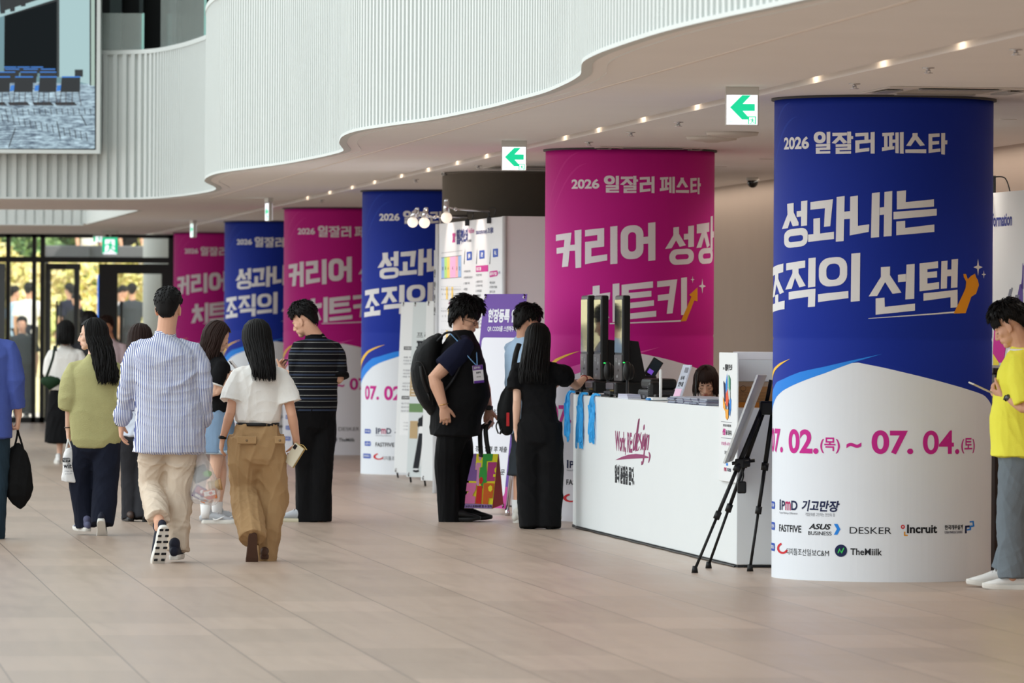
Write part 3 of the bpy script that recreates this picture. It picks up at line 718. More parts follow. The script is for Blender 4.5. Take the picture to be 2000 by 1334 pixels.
# --- outside
M_pave = noisy(mat('outdoor_paving', (205, 198, 188), 0.8), 2, 0.08)
mb = MB(); mb.box((-40, 92.45, -0.3), (20, 150, -0.01)); struct(mb.build('ground', M_pave))
mb = MB(); mb.lathe([(0.25, 0), (0.25, 4.6)], 40); o = mb.build('concrete_pillar', noisy(mat('fair_faced_concrete', (176, 178, 172), 0.7), 4, 0.06), None, (P(307, 700, 96.5).x, 96.5, 0))
tag(o, 'smooth round concrete pillar outside, behind the right-hand glass door', 'pillar')
mb = MB(); a = P(87, 482, 97.6); b = P(296, 502, 97.6); mb.box((a.x, 97.3, b.z-.02), (b.x+0.5, 97.6, a.z+0.02), ch=0.02); mb.box((P(170, 490, 97.6).x, 97.2, b.z+.0), (P(178, 490, 97.6).x, 97.62, a.z))
mb.box((a.x, 97.4, -0.05), (a.x+0.08, 97.48, b.z))
o = mb.build('canopy_beam', mat('grey_canopy_metal', (112, 114, 116), 0.5)); tag(o, 'grey metal canopy beam outside above the entrance doors', 'canopy')
# planted bank: hedge rows of leaves, and trees behind
rnd = random.Random(5)
def leaf_cloud(name, spans, n, size, mats, parent=None, loc=(0, 0, 0), seed=1):
    """n small folded leaves scattered through a set of ellipsoids"""
    r = random.Random(seed); m = MB()
    tot = sum(s[1][0]*s[1][1]*s[1][2] for s in spans)
    for c, rr in spans:
        k = max(20, int(n*rr[0]*rr[1]*rr[2]/tot))
        for _ in range(k):
            d = Vector((r.gauss(0, 1), r.gauss(0, 1), r.gauss(0, 1))).normalized()*(r.uniform(0.35, 1)**0.5)
            p = Vector(c)+Vector((d.x*rr[0], d.y*rr[1], d.z*rr[2])); s = size*r.uniform(0.6, 1.3)
            u = Vector((r.uniform(-1, 1), r.uniform(-1, 1), r.uniform(-1, 1))).normalized(); v = u.orthogonal().normalized(); w = u.cross(v)
            m.add([p-u*s, p+v*s*0.45+w*s*0.15, p+u*s, p-v*s*0.45+w*s*0.15], [(0, 1, 2), (0, 2, 3)], r.randrange(len(mats)))
    return m.build(name, mats, parent, loc)
M_ly = [mat('leaf_yellow_green', (222, 218, 140), 0.6), mat('leaf_lime', (198, 210, 140), 0.6), mat('leaf_straw', (232, 216, 160), 0.7)]
M_lg = [mat('leaf_green', (104, 140, 82), 0.6), mat('leaf_mid_green', (132, 160, 104), 0.6), mat('leaf_dark', (76, 108, 66), 0.6)]
mb = MB()
prof = [(103.0, -.02), (104.0, 0.0), (106.0, .6), (110.6, .6), (111.5, 1.0), (115.5, 2.35), (119.5, 2.35), (124, 2.6), (142, 2.8)]
for k in range(30):
    x = -22+k*0.8
    mb.add([(q, y, z) for y, z in prof for q in (x, x+.8)], [(2*i, 2*i+1, 2*i+3, 2*i+2) for i in range(len(prof)-1)])
struct(mb.build('ground_bank', noisy(mat('dry_grass_bank', (222, 212, 164), 0.9), 6, 0.15)))
hed = [('bright yellow-green hedge on the bank outside, behind the glass doors', -13, 11, 112.6, 1.55, M_ly), ('straw coloured ornamental grasses higher on the bank outside', -13, 10, 114.9, 2.45, [M_ly[2], M_ly[0]])]
for lab, xa, n, y, z, ms in hed:
    spans = [((xa+i*1.15, y+rnd.uniform(-.5, .5), z+rnd.uniform(-.1, .25)), (0.85, 0.8, rnd.uniform(.55, .85))) for i in range(n)]
    o = leaf_cloud('hedge', spans, 6500, 0.11, ms, seed=n); tag(o, lab, 'hedge', None, 'stuff')
trees = [(-11.6, 124, 3.9, 'leftmost tree outside, pale green crown at the left edge of the glazing'), (-9.2, 127, 4.6, 'second tree outside, dull green crown above the left door'), (-7.0, 124.5, 4.2, 'bright green tree crown outside, above the open doorway'), (-4.9, 126, 4.4, 'yellow-green tree crown outside beside the green exit sign'), (-13.5, 127, 4.6, 'tree outside beyond the left end of the glazing')]
for i, (x, y, z, lab) in enumerate(trees):
    e = empty('tree', (x, y, 2.6), 0, lab, 'tree', 'trees beyond the entrance')
    m = MB(); m.tube([(0, 0, 0), (0.08, 0, 1.2), (-0.05, 0.05, z-2.3)], [0.14, 0.11, 0.07], n=10); m.build('trunk', mat('bark', (96, 84, 72), 0.9), e)
    r = random.Random(i); spans = [((r.uniform(-1, 1), r.uniform(-.8, .8), z-3.0+r.uniform(-.7, .6)), (r.uniform(.8, 1.2), .9, r.uniform(.5, .75))) for _ in range(8)]
    leaf_cloud('foliage', spans, 5200, 0.12, M_lg if i in (0, 1, 4) else [M_lg[1], M_ly[0], M_ly[1]], e, seed=i+20)
# spiky plant and a pale boulder wall on the bank
m = MB()
for k in range(46):
    a = rnd.uniform(0, 2*PI); t = rnd.uniform(.4, 1.2); d = Vector((math.cos(a)*math.cos(t), math.sin(a)*math.cos(t), math.sin(t)))
    m.tube([(0, 0, 0), d*0.4, d*0.75-Vector((0, 0, .08))], [0.02, 0.024, 0.003], n=5, caps='flat')
o = m.build('yucca', M_lg[1], None, (P(182, 560, 115.8).x, 115.8, 2.35)); tag(o, 'spiky green plant on the bank outside, seen through the open doorway', 'plant')
m = MB(); m.box((-17, 121.5, 2.3), (-2, 122, 2.95), ch=0.04); struct(m.build('wall_garden', noisy(mat('pale_garden_wall', (226, 224, 222), 0.8), 2, 0.05)))
m = MB(); m.box((0, 0, 1.2), (0.36, 0.06, 2.5), ch=0.01); m.box((.15, .01, -.01), (.21, .05, 1.2)); o = m.build('blue_notice_board', mat('bright_blue_print', (40, 110, 220), 0.5), None, (P(190, 600, 102.4).x, 102.4, 0)); tag(o, 'narrow bright blue board outside between the door posts', 'sign')
# ================================================================ SCREEN, EXIT SIGNS, CEILING FITTINGS
def plane_fr(o, ux, nrm):          # frame on a flat upright face: origin, right direction, outward normal
    o = Vector(o); ux = Vector(ux); nrm = Vector(nrm)
    return lambda x, z, off=0.0: o+ux*x+Vector((0, 0, z))+nrm*off
# ---- large LED screen on the gallery front
SY = 66.2
def S(px, py): p = P(px, py, SY); return p.x, p.z
x1, zb = S(186, 291); zt = 6.6; x0 = -7.9
e = empty('led_screen', ((x0+x1)/2, SY, zb), 0, 'large wall screen showing a dim seminar room with rows of blue chairs', 'screen')
def B(m, name, mats): o = m.build(name, mats, e); o.location = -e.location; return o
fw = S(197, 0)[0]-x1; fb = zb-S(0, 299)[1]
m = MB(); m.box((x0-fw, SY-0.03, zb-fb), (x1+fw, SY+0.22, zb-0.012)); m.box((x1+0.012, SY-0.03, zb-0.012), (x1+fw, SY+0.22, zt+fw)); m.box((x0-fw, SY-0.03, zb-.012), (x0-.012, SY+0.22, zt+fw)); m.box((x0-.012, SY-0.03, zt+.012), (x1+.012, SY+0.22, zt+fw))
B(m, 'frame', M_white)
m = MB(); m.box((x0-.012, SY+0.01, zb-.012), (x1+.012, SY+0.15, zt+.012)); B(m, 'cabinet', M_black)
scr = dict(bg=(96, 128, 136), dark=(24, 28, 30), wall=(150, 178, 180), strip=(44, 50, 50), cream=(150, 170, 160), seat=(22, 26, 30), blue=(46, 112, 190), floor=(120, 148, 168), fd=(62, 74, 92), fl=(170, 196, 210), line=(34, 36, 40), leg=(52, 40, 40))
def em(n, c): return mat('screen_'+n, (8, 8, 8), 0.25, spec=0.4, emit=c, es=1.0)
SM = [em(k, v) for k, v in scr.items()]; SI = {k: i for i, k in enumerate(scr)}
def carpet():
    mm = SM[SI['floor']]; n, l, p = nodes(mm); tc = n.new('ShaderNodeTexCoord'); mp = n.new('ShaderNodeMapping'); mp.inputs['Scale'].default_value = (3, 1, 14); l.new(tc.outputs['Object'], mp.inputs[0])
    nt = n.new('ShaderNodeTexNoise'); nt.inputs['Scale'].default_value = 2.4; nt.inputs['Detail'].default_value = 8; nt.inputs['Roughness'].default_value = .75; l.new(mp.outputs[0], nt.inputs['Vector'])
    cr = n.new('ShaderNodeValToRGB'); cr.color_ramp.elements[0].position = .38; cr.color_ramp.elements[0].color = rgb(58, 74, 92); cr.color_ramp.elements[1].position = .66; cr.color_ramp.elements[1].color = rgb(186, 212, 224)
    l.new(nt.outputs['Fac'], cr.inputs[0]); l.new(cr.outputs[0], p.inputs['Emission Color'])
carpet()
m = MB()
def sp(poly, k, lay): m.add([(S(x, y)[0], SY+0.009-0.0015*lay, S(x, y)[1]) for x, y in poly], [tuple(range(len(poly)))], SI[k])
XL, YT = -160, -260
sp([(XL, YT), (185, YT), (185, 290), (XL, 290)], 'bg', 0)
sp([(XL, 150), (185, 165), (185, 290), (XL, 290)], 'floor', 1)
sp([(10, YT), (112, YT), (112, 0), (112, 150), (8, 130)], 'dark', 1); sp([(8, 130), (10, 32), (112, 2), (112, 150)], 'dark', 1)
sp([(115, YT), (175, YT), (175, 165), (115, 150)], 'wall', 1); sp([(175, YT), (178, YT), (178, 168), (175, 166)], 'strip', 2); sp([(178, YT), (185, YT), (185, 168), (178, 167)], 'cream', 2)
sp([(111, YT), (116, YT), (116, 150), (111, 150)], 'strip', 2); sp([(146, 136), (162, 136), (162, 150), (146, 150)], 'dark', 3)
for x, y in ((5, 18), (24, 14), (45, 4)): sp([(x-6, y-20), (x+6, y-20), (x+5, y+8), (x-4, y+9)], 'seat', 3)
sp([(-20, 40), (-20, 30), (110, -12), (110, -2)], 'wall', 2)
for row_, (y0, h, w, xs, lay) in enumerate(((130, 12, 24, (8, 34, 60), 4), (134, 16, 28, (10, 46, 80), 5), (140, 22, 32, (-2, 40, 78), 6))):
    for x in xs: sp([(x, y0), (x+w, y0), (x+w-1, y0+h), (x, y0+h)], 'seat', lay); sp([(x, y0), (x+w, y0), (x+w, y0+2), (x, y0+2)], 'blue', lay+.3)
for x, w in ((-60, 36), (-20, 40), (27, 38), (75, 36), (118, 39)):
    y0 = 149
    sp([(x-6, 167), (x+2, 166), (x+2, 177), (x-8, 178)], 'blue', 6.5)
    sp([(x+3, y0), (x+w, y0), (x+w-1, y0+31), (x, y0+31)], 'seat', 7); sp([(x+3, y0), (x+w, y0), (x+w, y0+2.5), (x+3, y0+2.5)], 'blue', 7.4)
    for a, b in ((1, -2), (10, 10), (w-4, w+1), (w-16, w-17)): sp([(x+a, y0+31), (x+a+1.4, y0+31), (x+b+1.4, y0+57), (x+b, y0+57)], 'leg', 7)
    sp([(x-12, y0+51), (x+w-12, y0+50), (x+w-6, y0+57), (x-8, y0+57)], 'line', 2)
for a in range(16):
    x = 10+a*11; sp([(x, 212), (x+1.4, 212), (x+3.4, 224), (x+2, 224)], 'line', 2); sp([(x-8, 222+a*2.4), (x-6.5, 222+a*2.4), (x-3.5, 237+a*2.6), (x-5, 237+a*2.6)], 'line', 2)
for a in range(10): sp([(XL+60, 246+a*4), (70, 236+a*5), (70, 236.8+a*5), (XL+60, 247+a*4)], 'fd', 2)
sp([(110, 237), (112, 237), (119, 271), (117, 271)], 'line', 3); sp([(157, 224), (159, 224), (170, 246), (168, 246)], 'line', 3); sp([(29, 250), (31, 250), (18, 288), (16, 288)], 'line', 3)
B(m, 'picture', SM)
# ---- exit signs
M_exw = mat('sign_white_light', (240, 240, 245), 0.4, emit=(238, 238, 250), es=0.95); M_exg = mat('sign_green', (24, 190, 140), 0.4, emit=(16, 196, 140), es=0.75); M_exh = mat('sign_housing', (196, 194, 190), 0.5)
def running_man(m, fr, x, z, s, mi, off):
    pl = lambda pts: m.add([fr(x+a*s, z+b*s, off) for a, b in pts], [tuple(range(len(pts)))], mi)
    pl([(.05+.09*math.cos(t*PI/6), .86+.09*math.sin(t*PI/6)) for t in range(12)])
    pl([(-.12, .74), (.12, .76), (.14, .40), (-.08, .36)]); pl([(.12, .76), (.30, .52), (.42, .56), (.40, .49), (.26, .44), (.1, .62)]); pl([(-.12, .74), (-.30, .70), (-.42, .52), (-.36, .48), (-.26, .62), (-.08, .64)])
    pl([(.14, .42), (.28, .26), (.44, .12), (.40, .05), (.2, .18), (.03, .36)]); pl([(-.08, .40), (-.12, .2), (-.34, .04), (-.28, -.02), (-.02, .16), (.06, .38)])
def exit_sign(px0, py0, px1, py1, D, arrow, lab, ang=0.0, stem=0.09):
    a, b = P(px0, py1, D), P(px1, py0, D); w = (b.x-a.x)/2; h = b.z-a.z
    w = w if not ang else h*0.5
    e = empty('exit_sign', ((a.x+b.x)/2, D, a.z), ang, lab, 'exit sign', 'lit exit signs hanging from the soffit')
    m = MB(); m.box((-w, -0.022, 0), (w, 0.022, h), ch=0.008); m.build('housing', M_exh, e)
    m = MB(); top = CZ-a.z
    if top-h > 0.01: m.box((-w, -0.03, top-0.05), (w, 0.03, top), ch=0.004); m.box((-w*.1, -.01, h-.005), (w*.1, .01, top-.04))
    else: m.box((-w*.9, -.02, h-.002), (w*.9, .02, top))
    m.build('mount', M_exh, e)
    for sg in (-1, 1):
        m = MB(); fr = plane_fr((0, 0, 0), (-sg, 0, 0), (0, sg, 0))
        mirror = 1
        flat_rect(m, -w+.008, .008, w-.008, h-.008, 0, fr, 0.0235)
        if arrow:
            q = -1 if sg < 0 else 1
            pts = [(-.36, .52), (.0, .86), (.26, .86), (.02, .62), (.38, .62), (.38, .42), (.02, .42), (.26, .18), (.0, .18)]
            pts = [(p[0]*2*w*1.0*(1 if sg < 0 else -1), p[1]*h) for p in pts]
            m.add([fr(x, z, .0245) for x, z in pts], [(0, 1, 2, 3, 6, 7, 8), (3, 4, 5, 6)], 1)
            cx = w*0.6; s = h*.2; flat_rect(m, cx-s*.55, .05*h, cx+s*.55, .05*h+s*1.1, 1, fr, .0245)
            flat_rect(m, cx-s*.4, .06*h, cx+s*.4, .05*h+s*.98, 0, fr, .0252); running_man(m, fr, cx, .06*h, s*.9, 1, .0258)
            flat_text(m, '대피', -w+.02, .02, -w+.05, .034, 1, fr, .025, 0)
        else:
            flat_rect(m, -w+.008, .008, w-.008, h-.008, 1, fr, .0241); flat_rect(m, -w*.6, .1*h, w*.58, .86*h, 0, fr, .0247); flat_rect(m, -w+.02, .02*h, w-.02, .1*h, 0, fr, .0247)
            running_man(m, fr, 0, .1*h, h*.72, 1, .0253)
        m.build('lit_face', [M_exw, M_exg], e)
    return e
exit_sign(1416, 177, 1482, 246, 34.7, True, 'lit green arrow exit sign hanging left of the nearest blue pillar')
exit_sign(979, 282, 1029, 334, 44.9, True, 'lit green arrow exit sign hanging left of the near pink pillar')
exit_sign(522, 396, 528, 432, 65.4, True, 'edge-on lit exit sign hanging before the second pink pillar', R(-76))
exit_sign(375, 433, 380, 464, 79.5, True, 'edge-on lit exit sign farther away, hanging before the farthest pink pillar', R(-76))
exit_sign(199, 463, 231, 497, 88.5, False, 'green running-figure exit sign hanging before the glass entrance')
exit_sign(182, 458, 206, 473, 91.4, False, 'second green running-figure exit sign, half hidden behind the first')
# ---- ceiling fittings
spr = [((1984, 96), 'right of the slot lamps near the right edge'), ((1813, 132), 'above the nearest blue pillar'), ((1669, 163), 'above the left of the nearest blue pillar'), ((1540, 192), 'at the nearest blue pillar top edge'), ((1325, 238), 'between the two arrow signs, nearer one'), ((1232, 258), 'between the two arrow signs, middle one'), ((1150, 277), 'between the two arrow signs, farthest one'), ((1075, 293), 'at the near pink pillar top edge'), ((934, 323), 'above the grey pillar, left side'), ((812, 350), 'above the second blue pillar'), ((868, 336), 'at the grey pillar top edge'), ((628, 390), 'above the second pink pillar')]
for (px, py), lab in spr:
    c = atz(px, py, CZ); e = empty('sprinkler', c, 0, 'small ceiling sprinkler '+lab, 'sprinkler', 'sprinklers on the soffit')
    m = MB(); m.lathe([(0.035, 0), (0.035, -0.005), (0.01, -0.008), (0.01, -0.014), (0.007, -0.02)], 14); m.build('body', M_chrome, e)
    m = MB(); m.lathe([(0.002, -0.029), (0.026, -0.029), (0.026, -0.032), (0.002, -0.032)], 14); m.rod((0.01, 0, -.014), (0.01, 0, -.03), .003); m.rod((-0.01, 0, -.014), (-0.01, 0, -.03), .003); m.build('deflector', M_chrome, e)
def cassette(px, py, lab, s=0.45):
    c = atz(px, py, CZ); e = empty('air_vent', c, AZ, lab, 'air conditioner', 'ceiling air conditioner units'); e.scale = (1, 1, .4)
    m = MB(); m.box((-s, -s, -0.02), (s, s, 0), ch=0.01); m.build('panel', mat('vent_panel', (214, 208, 202), 0.5), e)
    m = MB(); m.box((-s*.6, -s*.6, -0.026), (s*.6, s*.6, -0.02)); 
    for k in range(9): m.box((-s*.58, -s*.56+k*s*.13, -.03), (s*.58, -s*.53+k*s*.13, -.026))
    m.build('grille', mat('vent_grille', (178, 172, 166), 0.6), e)
    for a in range(4):
        m = MB(); M = Matrix.Rotation(PI/2*a, 4, 'Z'); m.box((-s*.55, -s*.95, -0.045), (s*.55, -s*.72, -0.038), M=M); m.box((-s*.55, -s*.76, -0.04), (s*.55, -s*.72, -0.018), M=M); m.build('flap', mat('vent_flap', (150, 146, 142), 0.4), e)
cassette(1850, 176, 'square ceiling air conditioner above the nearest blue pillar'); cassette(1262, 290, 'square ceiling air conditioner above the near pink pillar')
cassette(1050, 326, 'square ceiling air conditioner just left of the near pink pillar')
for (px, py), lab in (((1390, 267), 'round flat ceiling speaker near the first arrow sign, left one'), ((1430, 258), 'round ceiling vent directly under the near arrow sign')):
    c = atz(px, py, CZ); m = MB(); m.lathe([(0.17, 0), (0.2, 0), (0.19, -.025), (0.12, -.035), (0.1, -.03), (0.05, -.045), (.001, -.045)], 32); o = m.build('ceiling_diffuser', mat('diffuser_cream', (206, 198, 190), 0.5), None, c); tag(o, lab, 'air vent')
c = P(1470, 356, 55.3); c.z = CZ
e = empty('dome_camera', c, 0, 'black dome security camera hanging right of the near pink pillar', 'security camera')
m = MB(); m.lathe([(0.06, 0), (0.065, -.03), (0.05, -.015), (0.05, -.03), (0.04, -.035)], 20); m.build('mount', mat('camera_mount', (210, 206, 200), 0.4), e)
m = MB(); m.ell((0, 0, -.05), (.052, .052, .052)); m.build('dome', mat('smoked_dome', (12, 12, 13), 0.12, spec=.6), e)
# ================================================================ REGISTRATION COUNTER AND WHAT STANDS ON IT
g0, g1 = atz(1438, 1108.7, 0), atz(1125, 1031.7, 0)
KU = (g1-g0).normalized(); KW = Vector((KU.y, -KU.x, 0))         # along the front (near -> far), and inwards
KL = (g1-g0).length; KA = math.atan2(KU.y, KU.x)                  # local x = along the front, local y = outwards (left)
def K(u, w, z=0.0): return g0+KU*u+KW*w+Vector((0, 0, z))
def Kp(px, w):                                                    # plan position on the upright plane w seen at column px
    o = g0+KW*w; s = (px-1000.0)/FPX
    for _ in range(3):
        t = (s*o.y-o.x)/(KU.x-s*KU.y); p = o+KU*t; u_, v_ = unroll(px, 800); s = (u_)/FPX
    return t, p.y
def Kz(px, py, w):
    u, D = Kp(px, w); _, v = unroll(px, py); return u, CAM_H-(v-HOR)/FPX*D
ZT = 1.055
M_ctr = noisy(mat('white_counter_laminate', (224, 229, 231), 0.42, spec=0.3), 2, 0.015)
e = empty('registration_counter', g0, 0, 'long white registration counter with printed slogan, standing before the near pink pillar', 'counter')
def onK(m, name, mats, par): o = m.build(name, mats, par); o.location = -par.location; return o
def KB(m, u0, u1, w0, w1, z0, z1, mi=0, ch=0.0):
    M = Matrix(((KU.x, KW.x, 0, g0.x), (KU.y, KW.y, 0, g0.y), (0, 0, 1, 0), (0, 0, 0, 1)))
    m.box((u0, w0, z0), (u1, w1, z1), mi, M, ch)
m = MB(); KB(m, 0, KL, 0, 0.62, 0.018, ZT, ch=0.006); onK(m, 'front_body', M_ctr, e)
m = MB(); KB(m, 0, 0.55, 0.62, 1.3, 0.018, ZT, ch=0.006); onK(m, 'return_body', M_ctr, e)
m = MB()                                                          # bent far end: two narrow facets turning away
pl = [K(KL, 0), K(KL+0.45, 0.04), K(KL+0.85, 0.16), K(KL+1.2, 0.42), K(KL+1.2, 0.62), K(KL, 0.62)]
m.prism([(p.x, p.y) for p in pl], ZT-0.018, M=Matrix.Translation((0, 0, 0.018))); onK(m, 'curved_end', M_ctr, e)
m = MB(); KB(m, 0.01, KL+0.3, 0.012, 0.55, 0, 0.02); KB(m, 0.012, .4, .4, 1.28, 0, .02); onK(m, 'plinth', M_base, e)
m = MB(); m.tube([K(u, -0.012+0.006*math.sin(u*7), 0.008) for u in [KL*k/60 for k in range(61)]], [0.006]*61, n=6); m.tube([K(-0.02, 0.05+.01*k, 0.007) for k in range(0, 30)], [.006]*30, n=6)
o = onK(m, 'floor_cable', M_black, e)
# slogan on the front
fr = lambda x, z, off=0.0: K(-x, -off, z)
m = MB()
def ktext(t, x0, y0, x1, y1, mi, bold=.02, shear=0.0):
    ua, za = Kz(x0, y1, 0); ub, zb = Kz(x1, y0, 0); flat_text(m, t, -ua, za, -ub, zb, mi, fr, .0015, bold, shear)
def kpoly(pts, mi, off=.0015): flat_poly(m, [(-Kz(x, y, 0)[0], Kz(x, y, 0)[1]) for x, y in pts], mi, fr, off)
cr = lambda x, y: (1190+x/8.34, 800+y/8.34)
ktext('Work, RE:', *cr(100, 380), *cr(382, 725), 0, .03)
def stroke(pts, wd, mi=0):                    # brushed line on the front, width in metres along it
    q = catmull([Vector((-Kz(*cr(x, y), 0)[0], Kz(*cr(x, y), 0)[1], 0)) for x, y in pts], 6)
    for i in range(len(q)-1):
        a, b = q[i], q[i+1]; f = lambda t: wd*(0.45+0.55*math.sin(PI*min(max(t, .02), .98)))
        wa, wb = f(i/len(q)), f((i+1)/len(q))
        flat_poly(m, [(a.x-wa, a.y-wa*.1), (b.x-wb, b.y-wb*.1), (b.x+wb, b.y+wb*.1), (a.x+wa, a.y+wa*.1)], mi, fr, .0016)
for s_, w_ in (([(432, 380), (412, 440), (398, 600), (404, 670), (425, 600), (455, 360), (488, 150), (470, 330), (440, 560), (436, 680)], .035), ([(460, 560), (490, 470), (482, 390), (462, 470), (452, 640), (470, 670), (495, 600)], .032),
    ([(525, 370), (505, 470), (530, 570), (522, 650), (500, 665)], .032), ([(556, 400), (545, 560), (556, 660)], .03), ([(572, 245), (566, 330)], .035), ([(592, 380), (572, 450), (574, 600), (598, 480)], .03), ([(600, 400), (580, 650), (560, 840), (540, 900), (536, 840)], .035), ([(622, 400), (600, 660)], .03), ([(615, 480), (648, 410), (640, 560), (630, 660)], .03), ([(650, 690), (668, 760), (648, 865)], .035)): stroke(s_, w_)
kpoly([cr(*p) for p in [(105, 822), (200, 775), (320, 735), (440, 720), (560, 735), (645, 768), (645, 788), (500, 795), (300, 805)]], 0)
ktext('일의 본질을 묻다.', *cr(97, 940), *cr(416, 1192), 1, .05)
onK(m, 'slogan_print', [mat('print_ink_magenta_dark', (138, 22, 92), .5), mat('print_ink_black', (26, 30, 34), .5)], e)
# ---- helper for things standing on the counter
def kthing(name, u, w, lab, cat, group=None, z=ZT):
    return empty(name, K(u, w, z), KA, lab, cat, group)            # local x = along front to the far end, local y = outwards
M_scr = mat('mirror_dark_screen', (30, 32, 34), 0.06, spec=0.9)
M_pl2 = mat('dark_grey_plastic', (44, 45, 48), 0.4)
M_led = mat('green_led', (20, 160, 60), .4, emit=(40, 220, 90), es=1.5)
for i, (xa, xb, yt, lab) in enumerate(((1134, 1147, 577, 'tall black badge kiosk, farthest of three, by the reaching hand'), (1159.5, 1173, 577, 'tall black badge kiosk, middle one of three'), (1200, 1215, 577, 'tall black badge kiosk, nearest of three, with a face mirrored in it'))):
    w = 0.12; ua, D = Kp(xa, w); ub, _ = Kp(xb, w); uc = (ua+ub)/2; W = abs(ua-ub)/2
    top = Kz((xa+xb)/2, yt, w)[1]-ZT
    t = kthing('badge_kiosk', uc, w, lab, 'kiosk', 'badge kiosks on the counter')
    m = MB(); m.box((-W, -0.06, 0.12), (W, 0, top), ch=0.012); m.build('cabinet', M_black, t)
    m = MB(); m.box((-W+.01, -.004, 0.34), (W-.01, .004, top-.03), ch=.003); m.build('screen', M_scr, t)
    m = MB(); m.box((-W+.01, -.004, 0.125), (W-.01, .006, 0.325), ch=.003); m.box((-.04, .004, .2), (.04, .012, .215)); m.build('control_panel', mat('kiosk_panel', (88, 82, 82), .35), t)
    m = MB(); flat_text(m, '↓', .05, .24, None, .29, 0, lambda x, z, o=0: Vector((-x, .0065+o, z)), .0005, .02); flat_text(m, '1 2', -.1, .27, None, .3, 0, lambda x, z, o=0: Vector((-x, .0065+o, z)), .0005, .02)
    flat_text(m, 'USB', -.05, .15, None, .17, 0, lambda x, z, o=0: Vector((-x, .0065+o, z)), .0005, .01)
    m.build('panel_print', M_wht, t)
    m = MB(); m.box((-W-.02, -.24, 0.02), (W+.02, 0.06, .118), ch=.018)
    for a in (-1, 1):
        for b in (-.2, .03): m.lathe([(.015, 0), (.018, .03)], 12, c=(a*(W-.03), b))
    m.build('base', M_black, t)
    m = MB(); m.box((-W+.02, .056, .06), (W-.02, .072, .108), ch=.006); m.build('front_flap', mat('printer_flap', (96, 90, 96), .3), t)
    m = MB(); m.box((-W+.03, .05, .028), (W-.03, .09, .045), ch=.004); m.build('card_tray', M_pl2, t)
    m = MB(); m.box((-W+.03, .057, .047), (W*.1, .064, .057)); m.build('label_window', mat('amber_window', (120, 100, 40), .3), t)
    m = MB(); m.add([(-W*.8, -.055, .1), (W*.8, -.055, .1), (W*.8, -.055, top*.56), (-W*.8, -.055, top*.56), (-W*.8, -.2, .1), (W*.8, -.2, .1), (W*.8, -.13, top*.55), (-W*.8, -.13, top*.55)], [(0,1,2,3),(4,7,6,5),(0,4,5,1),(1,5,6,2),(2,6,7,3),(3,7,4,0)]); m.build('back_prop', M_black, t)
ua, D = Kp(1260, .16); t = kthing('card_printer', ua, .16, 'long black printer housing next to the phone cradle, right of the kiosks', 'printer')
m = MB(); m.box((-.22, -.22, 0.0), (.24, 0.02, .075), ch=.02); m.build('lower_case', M_pl2, t)
m = MB(); m.box((-.2, -.21, .075), (.22, 0.0, .155), ch=.025); m.build('upper_case', M_black, t)
m = MB(); m.box((-.12, .02, .006), (.16, .026, .03)); m.build('silver_label', mat('silver_label', (120, 122, 128), .3), t)
ua, D = Kp(1266, .54); t = kthing('phone_cradle', ua, .54, 'black handheld terminal tilted in its cradle above the printers', 'terminal', None, ZT+.0)
m = MB(); m.box((-.05, -.06, 0), (.05, .06, .16), ch=.015); m.build('cradle', M_black, t)
M = Matrix.Translation((0, 0, .15)) @ Matrix.Rotation(R(-28), 4, 'Y') @ Matrix.Rotation(R(14), 4, 'X')
M = Matrix.Translation((0, 0, .15)) @ Matrix.Rotation(KA*-1+R(10), 4, 'Z') @ Matrix.Rotation(R(32), 4, 'Y')
m = MB(); m.box((-.045, -.012, 0), (.045, .012, .155), 0, M, ch=.006); m.build('terminal_body', M_black, t)
m = MB(); m.box((-.038, -.016, .02), (.038, -.0125, .145), 0, M); m.build('terminal_screen', mat('dim_screen', (42, 56, 66), .1, spec=.7), t)
m = MB(); m.box((-.03, -.018, .022), (.012, -.0165, .058), 0, M); m.build('lit_key', mat('violet_key', (120, 84, 190), .3, emit=(110, 70, 190), es=.5), t)
for i, (px, lab) in enumerate(((1187, 'upright black barcode scanner with green light, farther one'), (1225, 'upright black barcode scanner with green light, nearer one'))):
    ua, D = Kp(px, .10); t = kthing('barcode_scanner', ua, .10, lab, 'scanner', 'barcode scanners between the kiosks')
    z0 = Kz(px, 744, .10)[1]-ZT
    m = MB(); m.ell((0, 0, z0+.075), (.028, .034, .075)); m.ell((0, -.025, z0+.07), (.02, .028, .06)); m.build('head', M_black, t)
    m = MB(); m.box((-.004, .02, z0+.135), (.02, .032, z0+.143), ch=.002); m.build('status_light', M_led, t)
    m = MB(); m.lathe([(.055, 0), (.05, .012), (.012, .02), (.01, z0+.03)], 20); m.build('stand', M_pl2, t)
ua, D = Kp(1279, .2); t = kthing('desk_speaker', ua, .2, 'rounded black desk device right of the printer housing', 'device')
m = MB(); m.box((-.035, -.05, .0), (.035, .05, .135), ch=.03); m.build('case', M_black, t)
m = MB(); 
for k in range(6): m.box((-.025, .05, .03+k*.014), (.025, .054, .036+k*.014))
m.build('grille', M_pl2, t)
ua, D = Kp(1290, .12); t = kthing('tray', ua, .12, 'white card tray with a slim white post and blue edge', 'tray')
m = MB(); m.box((-.1, -.10, 0.003), (.16, .08, .025), ch=.008); m.build('tray_base', M_wht, t)
m = MB(); m.rod((0, 0, .02), (0, 0, .22), .011, n=12); m.ell((0, 0, .22), .011); m.build('post', M_wht, t)
m = MB(); m.box((-.06, .08, .004), (.07, .1, .02), ch=.004); m.build('blue_edge', mat('cyan_plastic', (30, 130, 200), .4), t)
m = MB(); m.box((.04, -.08, .026), (.14, .03, .045), ch=.006); m.build('dark_cards', M_black, t)
